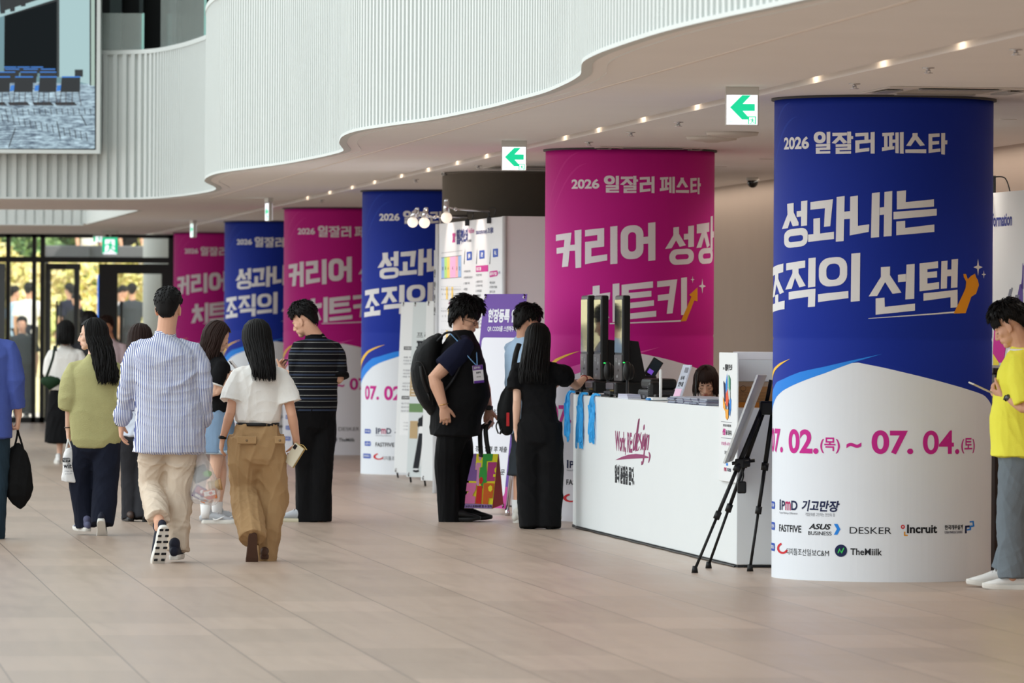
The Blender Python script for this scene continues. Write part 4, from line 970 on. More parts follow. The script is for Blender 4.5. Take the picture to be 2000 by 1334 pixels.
ua, D = Kp(1222, .05); t = kthing('paper_stack', ua, .07, 'low stack of grey papers lying on the counter below the printer', 'paper')
for k in range(3): m = MB(); m.box((-.3+.02*k, -.05, .012*k), (.20-.01*k, .05, .012*k+.011)); m.build('sheaf', mat('paper_lilac_%d' % k, (206-8*k, 208-8*k, 222-4*k), .7), t)
ua, D = Kp(1310, .04); m = MB(); m.ell((0, 0, .022), (.05, .032, .022)); m.box((-.004, .0, .04), (.02, .006, .046)); o = m.build('computer_mouse', M_black, None, K(ua, .05, ZT)); o.rotation_euler = (0, 0, KA); tag(o, 'small black computer mouse left of the magazine stack', 'mouse')
# magazines in two bundled stacks
rr = random.Random(3)
ua, D = Kp(1329, .1); ub, _ = Kp(1403, .1)
zt = Kz(1360, 776, .1)[1]; nmag = 6; th = (zt-ZT)/nmag; NS = 5; SL = abs(ua-ub)/NS
for q in range(NS):
    for k in range(nmag):
        t = empty('magazine', K(max(ua, ub)-SL*(q+.5), .155+rr.uniform(-.012, .012), ZT+k*th), KA+rr.uniform(-.012, .012), 'thick programme booklet, %s in the %s' % (['lowest', 'second from below', 'third from below', 'third from the top', 'second from the top', 'topmost'][k], ['stack next to the leaflet holder', 'second stack from the leaflet holder', 'third stack from the leaflet holder', 'second stack from the notice board', 'stack next to the notice board'][q]), 'magazine', 'programme booklets stacked on the counter')
        L = SL/2-.012
        m = MB(); m.box((-L+.01, -.14, .002), (L-.004, .14, th-.002)); m.build('pages', mat('page_edge_%d' % ((k+q) % 3), [(176, 186, 204), (150, 162, 190), (198, 202, 210)][(k+q) % 3], .7), t)
        m = MB(); m.box((-L, -.145, 0), (L, .145, .002)); m.box((-L, -.145, th-.002), (L, .145, th-.0003)); m.box((L-.002, -.145, 0), (L, .145, th-.0003)); m.build('cover', mat('cover_%d' % ((k+2*q) % 4), [(92, 98, 130), (190, 196, 206), (84, 60, 100), (160, 168, 186)][(k+2*q) % 4], .4), t)
ua, D = Kp(1329, .1); ht = Kz(1346, 713, .17)[1]-ZT
t = kthing('leaflet_holder', ua+.24, .1, 'slanted clear acrylic holder with printed leaflet, left of the seated woman', 'leaflet holder')
def LH(u, z, off=0.0): return Vector((u, -.085*z/ht+off, z))
c = [LH(.17, .012), LH(-.17, .012), LH(-.17, ht), LH(.17, ht)]; d = Vector((0, -.01, 0))
m = MB(); m.add(c+[p+d for p in c], [(0,1,2,3),(4,7,6,5),(0,4,5,1),(1,5,6,2),(2,6,7,3),(3,7,4,0)]); m.build('acrylic_panel', mat('acrylic_frost', (214, 220, 236), .15, spec=.5), t)
m = MB(); frl = lambda x, z, o=0: LH(-x, z, o)
flat_rect(m, -.02, ht-.055, .13, ht-.018, 1, frl, .002); flat_text(m, '안내', -.1, ht*.42, .1, ht*.55, 0, frl, .002, .03); flat_text(m, '등록', -.08, ht*.6, .08, ht*.7, 0, frl, .002, .02); flat_rect(m, -.15, .03, .13, ht*.36, 2, frl, .002)
m.build('leaflet_print', [mat('print_ink_black', (26, 30, 34)), mat('print_grey', (110, 112, 124), .6), mat('print_pink_pale', (222, 178, 206), .6)], t)
m = MB(); m.box((-.17, -.09, 0), (.17, .02, .012), ch=.003); m.build('foot', M_wht, t)
ua, D = Kp(1352, .3); o = MB().rod((0, 0, 0), (.015, .02, .22), .007, .006, 10).build('pen', M_black, None, K(ua, .32, ZT)); tag(o, 'black pen standing upright between leaflet holder and seated woman', 'pen')
# ---- lanyards hanging over the front edge
for i, (px, yb, n, lab) in enumerate(((1100, 858, 15, 'bundle of sky blue lanyards hanging over the counter, farthest, next to the woman in black'), (1137, 869, 17, 'bundle of sky blue lanyards hanging over the counter, middle and longest'), (1160, 860, 17, 'bundle of sky blue lanyards hanging over the counter, nearest, below the card printer'))):
    if i == 0: u = KL+0.34; w = 0.04; _, D = Kp(px, 0.03); u = Kp(px, 0.03)[0]
    else: u, D = Kp(px, 0.0)
    z = Kz(px, yb, 0)[1]; r = random.Random(i)
    wf = 0.0 if u < KL else 0.04*(u-KL)/.45
    m = MB()
    for k in range(n):
        du = r.uniform(-.13, .13); zz = z+r.uniform(0, .10); q = r.uniform(.0, .012)
        top = [K(u-.10+r.uniform(-.06, .06), wf+.028+r.uniform(-.015, .0), ZT+.008+q), K(u-.05+du*.6, wf+.02, ZT+.010+q), K(u+du*.5, wf+.0, ZT+.008+q), K(u+du*.55, wf-.012-q, ZT-.02)]
        dn = [K(u+du*(.55+.5*j/5)+.03*math.sin(j+k), wf-.012-q-.004*math.sin(j*1.7+k), ZT-.02+(zz-ZT)*j/5) for j in range(1, 6)]
        back = [p+KU*(.03+.01*r.random())+KW*-.003 for p in dn[::-1]]
        m.tube(catmull(top+dn+back, 4), [.0044]*((len(top+dn+back)-1)*4+1), n=6)
    o = m.build('lanyard_bundle', mat('sky_blue_cord', (52, 164, 232), .55)); tag(o, lab, 'lanyard', 'lanyard bundles on the counter')
# ---- cardboard box, white box, printed standing board at the near corner
ba, bb = P(1441, 804, 38.35), P(1516, 746, 38.35)
t = empty('cardboard_box', ((ba.x+bb.x)/2, 38.45, ZT), R(-7.5), 'brown taped cardboard box with printed table, on the counter corner', 'box')
hw, hh = (bb.x-ba.x)/2, bb.z-ZT
m = MB(); m.box((-hw, -.13, 0), (hw, .13, hh), ch=.004); m.build('carton', noisy(mat('cardboard', (178, 132, 84), .75), 5, .05), t)
m = MB(); m.box((-hw-.001, -.132, 0), (hw+.001, .132, hh*.2)); m.build('orange_tape', mat('orange_tape', (206, 128, 36), .3), t); m = MB(); m.box((-hw-.001, -.132, hh*.82), (hw+.001, .132, hh+.001)); m.build('clear_tape', mat('clear_tape', (186, 158, 130), .2), t)
m = MB(); frb = plane_fr((0, -.1335, 0), (1, 0, 0), (0, -1, 0))
flat_text(m, 'C/NO.', -hw*.82, hh*.60, None, hh*.66, 0, frb, .0, .01); flat_text(m, 'ITEM NO.', -hw*.78, hh*.49, None, hh*.54, 0, frb, .0, .0); flat_text(m, 'Q\'TY      PCS', -hw*.8, hh*.36, None, hh*.41, 0, frb, 0, 0); flat_text(m, 'WEIGHT    KG   KGS', -hw*.8, hh*.24, None, hh*.29, 0, frb, 0, 0)
for z in (.22, .33, .45, .57): flat_rect(m, -hw*.86, hh*z, hw*.6, hh*z+.002, 0, frb, 0)
flat_rect(m, -hw*.86, hh*.22, -hw*.85, hh*.57, 0, frb, 0)
q = [(-hw*.6+.02*math.cos(a*PI/8), hh*.74+.02*math.sin(a*PI/8)) for a in range(16)]; qi = [(-hw*.6+.017*math.cos(a*PI/8), hh*.74+.017*math.sin(a*PI/8)) for a in range(16)]
for a in range(16): flat_poly(m, [q[a], q[(a+1) % 16], qi[(a+1) % 16], qi[a]], 0, frb, 0)
m.build('carton_print', mat('carton_ink', (104, 84, 62), .7), t)
wa, wb = P(1437, 748, 38.3), P(1516, 689, 38.3)
t = empty('white_box', ((wa.x+wb.x)/2, 38.44, ZT+hh+.002), R(-7.5), 'plain white box resting on the brown cardboard box', 'box')
m = MB(); m.box((-(wb.x-wa.x)/2, -.14, 0), ((wb.x-wa.x)/2, .14, wb.z-ZT-hh), ch=.006); m.build('carton', M_wht, t)
m = MB(); m.box((-(wb.x-wa.x)/2-.002, -.143, wb.z-ZT-hh-.05), ((wb.x-wa.x)/2+.002, .143, wb.z-ZT-hh+.003), ch=.003); m.build('lid', mat('white_lid', (232, 230, 234), .5), t)
# printed board fixed to the front near the corner
u0, z0 = Kz(1440, 944, -.02); u1, z1 = Kz(1405, 688, -.02)
t = empty('notice_board', K((u0+u1)/2, -.012, z0), KA, 'tall narrow white notice board fixed upright to the near corner of the counter', 'sign')
W = abs(u1-u0)/2; H = z1-z0
m = MB(); m.box((-W, -.0, 0), (W, .012, H), ch=.004); m.build('panel', M_wht, t)
fn = lambda x, z, o=0: Vector((-x, .0125+o, z))
m = MB()
flat_text(m, '2026', -W*.55, H*.868, -W*.35, H*.885, 0, fn, .001, .02); flat_text(m, '일잘러 페스타', -W*.3, H*.858, W*.5, H*.91, 0, fn, .001, .05)
for z in (.46, .335): flat_rect(m, -W*.7, H*z, W*.5, H*z+.003, 1, fn, .001)
flat_text(m, '3만원 상당 사은품 증정', -W*.5, H*.425, W*.4, H*.445, 0, fn, .001, .03); flat_text(m, '선물', -W*.55, H*.36, -W*.2, H*.41, 2, fn, .001, .05); flat_text(m, '을 드립니다.', -W*.15, H*.362, W*.5, H*.4, 0, fn, .001, .04)
flat_text(m, '07. 02.(목) ~ 07. 04.(토)', -W*.65, H*.275, W*.55, H*.308, 2, fn, .001, .02); flat_text(m, '코엑스 더플라츠', -W*.3, H*.21, W*.2, H*.24, 0, fn, .001, .02)
flat_rect(m, -W*.12, H*.125, W*.1, H*.145, 4, fn, .001); flat_text(m, 'iPMD', -W*.35, H*.08, -W*.05, H*.11, 3, fn, .001, .03); flat_text(m, '기고만장', 0, H*.08, W*.42, H*.108, 5, fn, .001, .05)
for poly, k in (([(-.2, .75), (-.04, .84), (.0, .70), (-.1, .66)], 4), ([(.1, .83), (.3, .80), (.3, .70), (.12, .74)], 6), ([(-.42, .78), (-.25, .76), (-.15, .62), (-.3, .62)], 5), ([(.02, .74), (.3, .7), (.3, .63), (.06, .65)], 7), ([(-.14, .68), (.05, .72), (.16, .64), (.05, .58), (-.15, .6)], 8), ([(.2, .66), (.38, .64), (.36, .55), (.22, .56)], 4), ([(-.45, .66), (-.2, .6), (-.15, .54), (-.4, .57)], 9), ([(-.3, .6), (-.05, .6), (-.1, .52), (-.2, .52)], 1), ([(.1, .62), (.2, .6), (.12, .5), (.02, .52)], 5), ([(.2, .57), (.34, .56), (.28, .51), (.18, .52)], 4), ([(-.18, .56), (.14, .56), (.12, .495), (-.02, .478), (-.15, .495)], 9), ([(-.04, .71), (.06, .73), (.08, .66), (-.02, .64)], 2)):
    flat_poly(m, [(W*a*1.1, H*b) for a, b in poly], k, fn, .0012+.0003*k)
m.build('notice_print', [mat('print_ink_black', (26, 30, 34)), mat('print_grey', (110, 112, 124), .6), mat('print_ink_pink', INK['pink']), mat('print_ink_crim', INK['crim']), mat('print_ink_sky', INK['sky']), mat('print_ink_navy', INK['navy']), mat('print_green', (40, 150, 110)), mat('print_pale', (190, 200, 196)), mat('print_flame', (226, 84, 40)), mat('print_amber', (236, 164, 50))], t)
# ================================================================ EASEL, GUIDE WALL, STANDING BANNERS, INFORMATION BOARD
M_blk = mat('black_tripod_metal', (18, 18, 19), .45)
fa, fb, fc = atz(1357, 1119, 0), atz(1384, 1110, 0), atz(1465, 1116, 0)
ap = P(1496, 792, 37.25)
t = empty('easel', (ap.x, ap.y, 0), 0, 'black telescopic tripod easel standing before the near corner of the counter', 'easel')
def onT(m, name, mt, par): o = m.build(name, mt, par); o.location = -par.location; return o
tops = [ap+Vector((-.02, -.06, 0)), ap+Vector((.0, .06, 0)), ap+Vector((.05, 0, -.01))]
for f, a, jn in ((fa, tops[0], (.33, .62)), (fb, tops[1], (.36, .64)), (fc, tops[2], (.36, .63))):
    m = MB(); f2 = f+Vector((0, 0, .02)); j1, j2 = f2.lerp(a, jn[0]), f2.lerp(a, jn[1])
    m.rod(f2, j1, .0095, n=10); m.rod(j1, j2, .0125, n=10); m.rod(j2, a, .0155, n=10)
    lg = onT(m, 'leg', M_blk, t)
    for nm, sh in (('rubber_foot', MB().rod(f, f+Vector((0, 0, .045)), .022, .015, 12)), ('leg_clamp', MB().rod(j1-(a-f2).normalized()*.025, j1+(a-f2).normalized()*.025, .021, n=12)), ('leg_clamp', MB().rod(j2-(a-f2).normalized()*.025, j2+(a-f2).normalized()*.025, .024, n=12))):
        o = sh.build(nm, M_blk, lg); o.location = -t.location-lg.location
m = MB(); m.box((ap.x-.04, ap.y-.09, ap.z-.06), (ap.x+.07, ap.y+.09, ap.z+.03), ch=.012); m.rod(ap, P(1506, 742, 37.25), .013); onT(m, 'head', M_blk, t)
led = P(1436, 905, 37.1); m = MB()
for f, a in ((fa, tops[0]), (fb, tops[1])):
    k = f.lerp(a, (led.z)/(ap.z)); m.rod(k+Vector((-.05, 0, 0)), k+Vector((.06, 0, .012)), .012); m.box((k.x-.03, k.y-.025, k.z-.03), (k.x+.03, k.y+.025, k.z+.03), ch=.008)
ka, kb = fa.lerp(tops[0], led.z/ap.z), fb.lerp(tops[1], led.z/ap.z); m.rod(ka, kb, .008); onT(m, 'ledge', M_blk, t)
m = MB(); s0_ = P(1449, 910, 37.1); m.tube(catmull([s0_+Vector((0, 0, .06)), s0_, s0_+Vector((.01, 0, -.06)), s0_+Vector((.0, 0, -.10))], 4), [.006]*13, n=6); m.box((s0_.x-.03, s0_.y-.012, s0_.z-.18), (s0_.x+.03, s0_.y+.012, s0_.z-.10), ch=.012); onT(m, 'strap', M_blk, t)
# board resting on it, seen almost edge-on from behind
A, Bq, C_, D_ = P(1429, 911, 36.75), P(1446, 905, 37.55), P(1512, 738, 37.6), P(1495, 738, 36.8)
nb = (Bq-A).cross(D_-A).normalized(); nb = nb if nb.x < 0 else -nb
m = MB(); c = [A+nb*.05, Bq+nb*.05, C_+nb*.05, D_+nb*.05]; m.add(c+[p+nb*.012 for p in c], [(0,1,2,3),(4,7,6,5),(0,4,5,1),(1,5,6,2),(2,6,7,3),(3,7,4,0)])
o = m.build('easel_board', noisy(mat('grey_foam_board', (214, 216, 212), .35), 3, .06)); tag(o, 'thin pale board leaning on the black easel, seen edge-on', 'sign')
# ---- event guide wall
ca, cb = P(988, 421, 50.3), P(857, 446, 54.3); ca.z = cb.z = 0
HW = 2.57; gd = (ca-cb).normalized(); gl = (ca-cb).length; gn = Vector((gd.y, -gd.x, 0)); gn = gn if gn.x < 0 else -gn
t = empty('guide_wall', cb, 0, 'tall white event guide wall with coloured timetable, lit by clip lamps, behind the big man', 'wall panel')
m = MB(); bk = [cb, ca, ca+Vector((1.6, .21, 0)), cb+Vector((1.0, .13, 0))]; m.prism([(p.x, p.y) for p in bk], HW-.012, M=Matrix.Translation((0, 0, .012))); onT(m, 'panel', mat('white_exhibition_panel', (222, 223, 228), .5), t)
m = MB()
for p in (cb, ca): m.rod(p+gn*.01, p+gn*.01+Vector((0, 0, HW)), .022, n=8)
onT(m, 'corner_post', mat('aluminium_post', (196, 198, 202), .35), t)
fg = lambda x, z, o=0: cb+gd*x+gn*o+Vector((0, 0, z))
def Gx(px, py):
    u, v = unroll(px, py); s = u/FPX; k = (s*cb.y-cb.x)/(gd.x-s*gd.y); D = cb.y+gd.y*k; return k, CAM_H-(v-HOR)/FPX*D
m = MB(); cg = lambda x, y: (860+x/5.557, 420+y/5.557)
def gtext(tx, x0, y0, x1, y1, mi, bold=.02):
    a, za = Gx(*cg(x0, y1)); b, zb = Gx(*cg(x1, y0)); flat_text(m, tx, a, za, b, zb, mi, fg, .0025, bold)
def grect(x0, y0, x1, y1, mi, off=.0015):
    q = [Gx(*cg(*p)) for p in ((x0, y1), (x1, y1), (x1, y0), (x0, y0))]; flat_poly(m, q, mi, fg, off)
def gpoly(pts, mi, off=.0015): flat_poly(m, [Gx(*cg(*p)) for p in pts], mi, fg, off)
gtext('2026', 132, 188, 172, 300, 0, .04); gtext('일잘러', 177, 150, 238, 322, 1, .06); gtext('페스타', 236, 145, 302, 312, 1, .06); gtext('Work, RE: design', 306, 140, 370, 215, 0, .02); gtext('일의 본질을 묻다', 304, 262, 340, 295, 2, .03); gtext('2026.07.02(목)-07.04(토)', 388, 155, 510, 222, 1, .03); gtext('코엑스 더플라츠', 515, 130, 578, 205, 1, .05)
gpoly([(12, 412), (238, 384), (238, 387), (12, 415)], 2)
for i, (a, b, k) in enumerate(((14, 45, 4), (45, 75, 5), (75, 105, 6), (105, 168, 7), (168, 194, 8), (194, 228, 4))): gpoly([(a, 462-a*.1), (b, 462-b*.1), (b, 692-b*.07), (a, 692-a*.07)], k)
gpoly([(12, 462), (230, 436), (230, 441), (12, 467)], 2, .002); gpoly([(12, 688), (230, 672), (230, 677), (12, 693)], 2, .002)
for x, tx in ((28, '월'), (58, '화'), (88, '수'), (135, '목'), (180, '금'), (212, '토')): gtext(tx, x-4, 560, x+6, 600, 2, .02)
for x, y, tx in ((316, 446, '등록'), (453, 430, '강연'), (600, 412, '부스')): gpoly([(x-28, y-44), (x+22, y-50), (x+28, y-44), (x+28, y+40), (x-22, y+48), (x-28, y+44)], 3); gtext(tx, x-12, y-28, x+12, y+26, 9, .05)
for x in (262, 395, 540): gpoly([(x-6, 530), (x, 440), (x+8, 360), (x+5, 450), (x+2, 535)], 2)
gpoly([(388, 552), (520, 542), (520, 612), (388, 620)], 0); gtext('프로그램', 394, 562, 444, 606, 9, .04); gpoly([(538, 612), (618, 600), (630, 630), (618, 662), (538, 676)], 0, .0022); gtext('참가기업', 542, 618, 612, 656, 9, .04); gtext('소개', 634, 606, 652, 640, 1, .02)
for y, tx in ((612, '1 사전등록 안내'), (678, '2 현장등록 안내데스크'), (742, '3 스탬프 투어'), (806, '4 특별관'), (872, '5 강연장 A · B')): gtext(tx, 256, y-16, 256+8*len(tx), y+14, 2, .01)
for y, tx in ((652, '기조강연 세션'), (724, '1 성장의 조건'), (768, '2 조직과 개인'), (824, '3 사례 발표'), (872, '4 질의응답')): gtext(tx, 388, y-16, 388+9*len(tx), y+14, 2, .01)
for y, tx in ((735, '채용 상담관'), (782, '조직문화 컨설팅'), (834, '업무 도구관')): gtext(tx, 536, y-16, 536+10*len(tx), y+14, 2, .01)
grect(386, 952, 470, 1010, 0); gtext('강연 일정', 400, 965, 460, 1000, 9, .03); gtext('운영 시간', 96, 940, 146, 975, 0, .03)
for y0, xs in ((780, (64, 122)), (1015, (84,)), (1250, (64,))):
    for x in xs: grect(x, y0, x+18, y0+135, 6)
    for k in range(10): grect(12+k*22, y0-4, 22+k*22, y0-1, 2); grect(12+k*22, y0+136, 22+k*22, y0+139, 2); gtext('%d시' % (k+1), 12+k*22, y0+14, 24+k*22, y0+40, 2, 0)
    for k in range(7): gtext('부스', 20+k*30, y0+70, 34+k*30, y0+92, 2, 0)
for k in range(5): gtext('안내문 세부 일정', 386, 1050+k*40, 480, 1072+k*40, 2, 0); gtext('행사장 지도', 256, 950+k*60, 350, 975+k*60, 2, 0)
gm = [mat('print_ink_pink', INK['pink']), mat('print_ink_navy2', (30, 44, 120)), mat('print_grey_dark', (78, 82, 94), .6), mat('print_ink_blue', INK['blue']), mat('print_day_blue', (150, 184, 232)), mat('print_day_green', (176, 220, 120)), mat('print_day_yellow', (244, 206, 100)), mat('print_day_pink', (246, 172, 214)), mat('print_day_rose', (246, 182, 180)), mat('print_ink_white', INK['white'])]
onT(m, 'guide_print', gm, t)
m = MB(); q = cb+gn*.012
frs = lambda x, z, o=0: cb+Vector((x, -.013-o, z))
m.box((cb.x-.045, cb.y-.012, 0), (cb.x-.0, cb.y+.02, HW-.25)); 
for k in range(4): flat_text(m, '안내문', cb.x-.042-cb.x, 1.7+k*.12, cb.x-.005-cb.x, 1.78+k*.12, 1, frs, .001, .02)
onT(m, 'edge_strip', [mat('grey_edge_strip', (196, 198, 200), .5), mat('print_ink_black', (26, 30, 34))], t)
# clip lamps on arms
M_bulb = mat('frosted_bulb', (240, 238, 232), .35, emit=(255, 236, 214), es=.55)
for i, (bx, by, ax, ay, cx_, cy_, lab) in enumerate(((806, 434, 815, 420, 912, 421, 'clip-on arm lamp over the guide wall, leftmost of three'), (829, 435, 832, 420, 912, 424, 'clip-on arm lamp over the guide wall, middle of three'), (872, 425, 872, 404, 955, 413, 'clip-on arm lamp over the guide wall, rightmost and highest of three'))):
    k = (0.9, 1.9, 3.2)[i]; base = cb+gd*k+Vector((0, 0, HW)); D = base.y-.1
    hb_ = P(cx_, cy_, D); bulb = P(bx, by, D-.5); hd = P(ax, ay, D-.5)
    base = Vector((hb_.x, D+.1, HW))
    t = empty('arm_lamp', base, 0, lab, 'lamp', 'arm lamps above the guide wall')
    m = MB(); m.rod(base, hb_, .008); m.tube(catmull([base+Vector((.04, 0, .0)), hb_+Vector((.06, 0, .03)), hb_+Vector((0, 0, .03))], 5), [.004]*11, n=6); m.box((base.x-.02, base.y-.03, base.z-.05), (base.x+.02, base.y+.03, base.z+.012), ch=.006); onT(m, 'clamp', M_pl2, t)
    m = MB(); m.rod(hb_, hd+Vector((.08, 0, -.02)), .009, n=10); m.rod(hd+Vector((.08, 0, -.02)), hd, .007, n=8); m.ell(hd+Vector((.08, 0, -.02)), .018); onT(m, 'arm', M_chrome, t)
    m = MB(); m.rod(hd+Vector((0, 0, .05)), bulb+Vector((0, 0, .04)), .024, .03, 14); m.box((hd.x-.02, hd.y-.02, hd.z+.0), (hd.x+.02, hd.y+.02, hd.z+.07), ch=.01); onT(m, 'lamp_head', M_chrome, t)
    m = MB(); m.ell(bulb, .05); onT(m, 'bulb', M_bulb, t)
    L = bpy.data.lights.new('lamp_glow', 'SPOT'); L.energy = 14; L.color = (1, .82, .7); L.spot_size = R(70); L.spot_blend = .6; L.shadow_soft_size = .04
    o = bpy.data.objects.new('lamp_glow', L); COL.objects.link(o); o.parent = t; tgt = cb+gd*((.75, 1.7, 2.6)[i])+Vector((0, 0, 2.2)); src = cb+gd*((.75, 1.7, 2.6)[i])+gn*.5+Vector((0, 0, HW+.22))
    o.location = src-t.location; o.rotation_euler = (tgt-src).to_track_quat('-Z', 'Y').to_euler()
# ---- hanging x-banners
def xbanner(tl, bl, D0, w, a, lab, group, prints, colours, pole=True, name='standing_banner'):
    """tl/bl: top-left and bottom-left corner pixels; a: turn to the left"""
    p0 = P(bl[0], bl[1], D0); p1 = P(tl[0], tl[1], D0)
    p0.z = max(p0.z, .06); rd = Vector((math.cos(a), -math.sin(a), 0)); nr = Vector((-math.sin(a), -math.cos(a), 0))
    lean = (p1-p0).x/max(math.sin(a), .2); p1 = Vector((p0.x, p0.y, p1.z))-nr*lean
    up = (p1-p0); H = up.length; up.normalize(); nn = rd.cross(up).normalized(); nn = nn if nn.y < 0 else -nn
    t = empty(name, (p0+rd*w/2).to_tuple()[:2]+(0,), 0, lab, 'banner', group)
    f = lambda x, z, o=0: p0+rd*x+up*z+nn*o
    m = MB(); c = [f(0, 0), f(w, 0), f(w, H), f(0, H)]; m.add([p+nn*.001 for p in c]+[p-nn*.001 for p in c], [(0,1,2,3),(4,7,6,5),(0,4,5,1),(1,5,6,2),(2,6,7,3),(3,7,4,0)]); onT(m, 'sheet', colours[0], t)
    m = MB(); prints(m, f, w, H); onT(m, 'print', colours[1:], t)
    for x, z in ((.03, .03), (w-.03, .03), (.03, H-.03), (w-.03, H-.03)):
        m = MB(); m.lathe([(.012, -.003), (.016, 0), (.012, .003), (.006, .003), (.006, -.003)], 14, M=Matrix.Translation(f(x, z, .003)) @ Matrix.Rotation(PI/2, 4, 'X')); onT(m, 'eyelet', M_chrome, t)
    m = MB(); ctr = f(w/2, H*.42, -.10)
    for x, z in ((.03, .03), (w-.03, .03), (.03, H-.03), (w-.03, H-.03)): m.tube([ctr, f(x, z, -.012), f(x, z+(.025 if z > .5 else -.02), .012)], [.007, .006, .005], n=7)
    m.tube([ctr, Vector((ctr.x-nn.x*.5, ctr.y-nn.y*.5, .012))], [.008, .008], n=7); 
    for x in (.03, w-.03): q = f(x, .03, -.012); m.tube([q, Vector((q.x-nn.x*.02, q.y-nn.y*.02, .012))], [.009, .01], n=8)
    onT(m, 'stand', M_blk, t)
    return t, f, H
cK, cR, cG = mat('print_ink_black', (26, 30, 34)), mat('print_red_orange', (206, 74, 40)), mat('print_grey', (110, 112, 124), .6)
pb = [cK, cR, cG, mat('print_sage', (106, 140, 92)), mat('print_tan', (186, 160, 120)), mat('print_pale2', (212, 218, 222)), mat('print_ink_white', INK['white'])]
def pr1(m, f, w, H):
    flat_text(m, '데스커 라운지', .18, H*.855, .5, H*.872, 2, f, .002, 0); flat_text(m, '현장 체험단', .25, H*.818, .5, H*.838, 2, f, .002, .01); flat_text(m, '6. 30 ~', .28, H*.76, .5, H*.775, 2, f, .002, 0)
    for z, s in ((.72, 'EVENT 1'), (.43, 'EVENT 2')): flat_rect(m, .06, H*z, .2, H*z+.035, 0, f, .002); flat_text(m, s, .075, H*z+.008, .185, H*z+.027, 6, f, .003, .02)
    for k in range(13):
        z = .69-.019*k
        if k % 4: flat_text(m, ['사전신청자 대상 기념품', '체험 후 설문 참여시', '추첨을 통해 드려요'][k % 3], .06, H*z, .06+.22+.05*(k % 2), H*z+.018, 2, f, .002, .01)
    for k in range(3): flat_text(m, '데스커 공간 안내 기업회원', .06, H*(.40-.022*k), .32, H*(.40-.022*k)+.02, 2, f, .002, .01)
    flat_rect(m, .05, H*.22, .3, H*.35, 6, f, .002)
    for k in range(3): flat_text(m, '이용 문의', .1, H*(.29-.02*k), .24, H*(.29-.02*k)+.012, 2, f, .003, 0)
def pr2(m, f, w, H):
    flat_text(m, '프리미엄', .06, H*.795, .42, H*.828, 0, f, .002, .0); flat_text(m, '파이팅', .06, H*.72, .44, H*.785, 0, f, .002, .06)
    fr_ = [(.06, H*.66), (.5, H*.66), (.5, H*.668), (.06, H*.668)]; flat_poly(m, fr_, 0, f, .002); flat_rect(m, .06, H*.6, .065, H*.668, 0, f, .002)
    flat_rect(m, .0, H*.46, .56, H*.6, 4, f, .002); flat_rect(m, .0, H*.3, .56, H*.46, 5, f, .002); flat_rect(m, .0, H*.37, .5, H*.42, 3, f, .0025)
    for k in range(6): flat_rect(m, .02, H*(.47+.018*k), .5, H*(.47+.018*k)+.006, 6, f, .003)
    flat_rect(m, .02, H*.22, .12, H*.32, 4, f, .0025); flat_rect(m, .25, H*.25, .55, H*.33, 4, f, .0025)
    # drawn figure: curly hair, white blouse, wide black trousers
    el = lambda x, z, a, b, mi, o: flat_poly(m, [(x+a*math.cos(PI*k/8), z+b*math.sin(PI*k/8)) for k in range(16)], mi, f, o)
    for k in range(14): el(.18+.05*math.cos(k*2.4)*(k/14), H*.315+.06*math.sin(k*2.4)*(k/14), .028, .03, 0, .003+.0001*k)
    el(.24, H*.31, .025, .035, 6, .005); flat_poly(m, [(.14, H*.29), (.26, H*.29), (.3, H*.2), (.26, H*.2), (.25, H*.24), (.24, H*.18), (.14, H*.18), (.13, H*.24)], 6, f, .005); flat_poly(m, [(.14, H*.25), (.24, H*.25), (.27, H*.05), (.205, H*.05), (.19, H*.2), (.15, H*.05), (.08, H*.05)], 0, f, .006)
    flat_poly(m, [(.188, H*.21), (.196, H*.21), (.182, H*.06), (.17, H*.06)], 6, f, .0065)
    el(.12, H*.035, .04, .014, 0, .006); el(.24, H*.035, .04, .014, 0, .006); el(.12, H*.044, .03, .008, 6, .007); el(.24, H*.044, .03, .008, 6, .007)
def pr3(m, f, w, H):
    flat_text(m, '마케팅', .3, H*.84, .62, H*.885, 0, f, .002, .06); flat_text(m, 'AI 활용', .22, H*.775, .62, H*.81, 1, f, .002, .05)
    for k in range(3): flat_text(m, ['룸 안내', '한국어', '대기 없이'][k], .2, H*(.16-.05*k), .32, H*(.16-.05*k)+.03, [0, 1, 2][k], f, .002, .02)
A35 = R(36)
xbanner((784, 590), (769, 936), 59.6, .6, A35, 'white standing banner with event notes, leftmost of three in front of the blue pillar', 'white standing banners', pr1, [M_wht]+pb)
xbanner((807, 590), (794, 944), 57.9, .6, A35, 'white standing banner with a drawn woman in black trousers, middle of three', 'white standing banners', pr2, [mat('pale_grey_sheet', (206, 214, 216), .5)]+pb)
xbanner((833, 588), (822, 951), 56.6, .66, A35, 'white standing banner with red AI lettering, directly behind the black backpack', 'white standing banners', pr3, [M_wht]+pb)
def prp(m, f, w, H):
    flat_rect(m, 0, 0, w, H*.1, 1, f, .0018); flat_poly(m, rrect(.035, H*.055, w-.035, H*.795, .035), 0, f, .0022)
    flat_text(m, '현장등록 안내', .09, H*.865, w*.93, H*.93, 0, f, .0025, .045); flat_text(m, 'QR CODE를 스캔해주세요', .1, H*.822, w*.9, H*.85, 0, f, .0025, .02)
    for z, s in ((.435, '나만의 QR코드 생성'), (.26, '정보 입력 후 제출'), (.155, '등록데스크 방문')): flat_text(m, s, .1, H*z, w*.9, H*z+.05, 2, f, .0028, .02)
    for z in (.37, .21): flat_poly(m, [(w*.47, H*z+.035), (w*.53, H*z+.035), (w*.5, H*z)], 2, f, .0028)
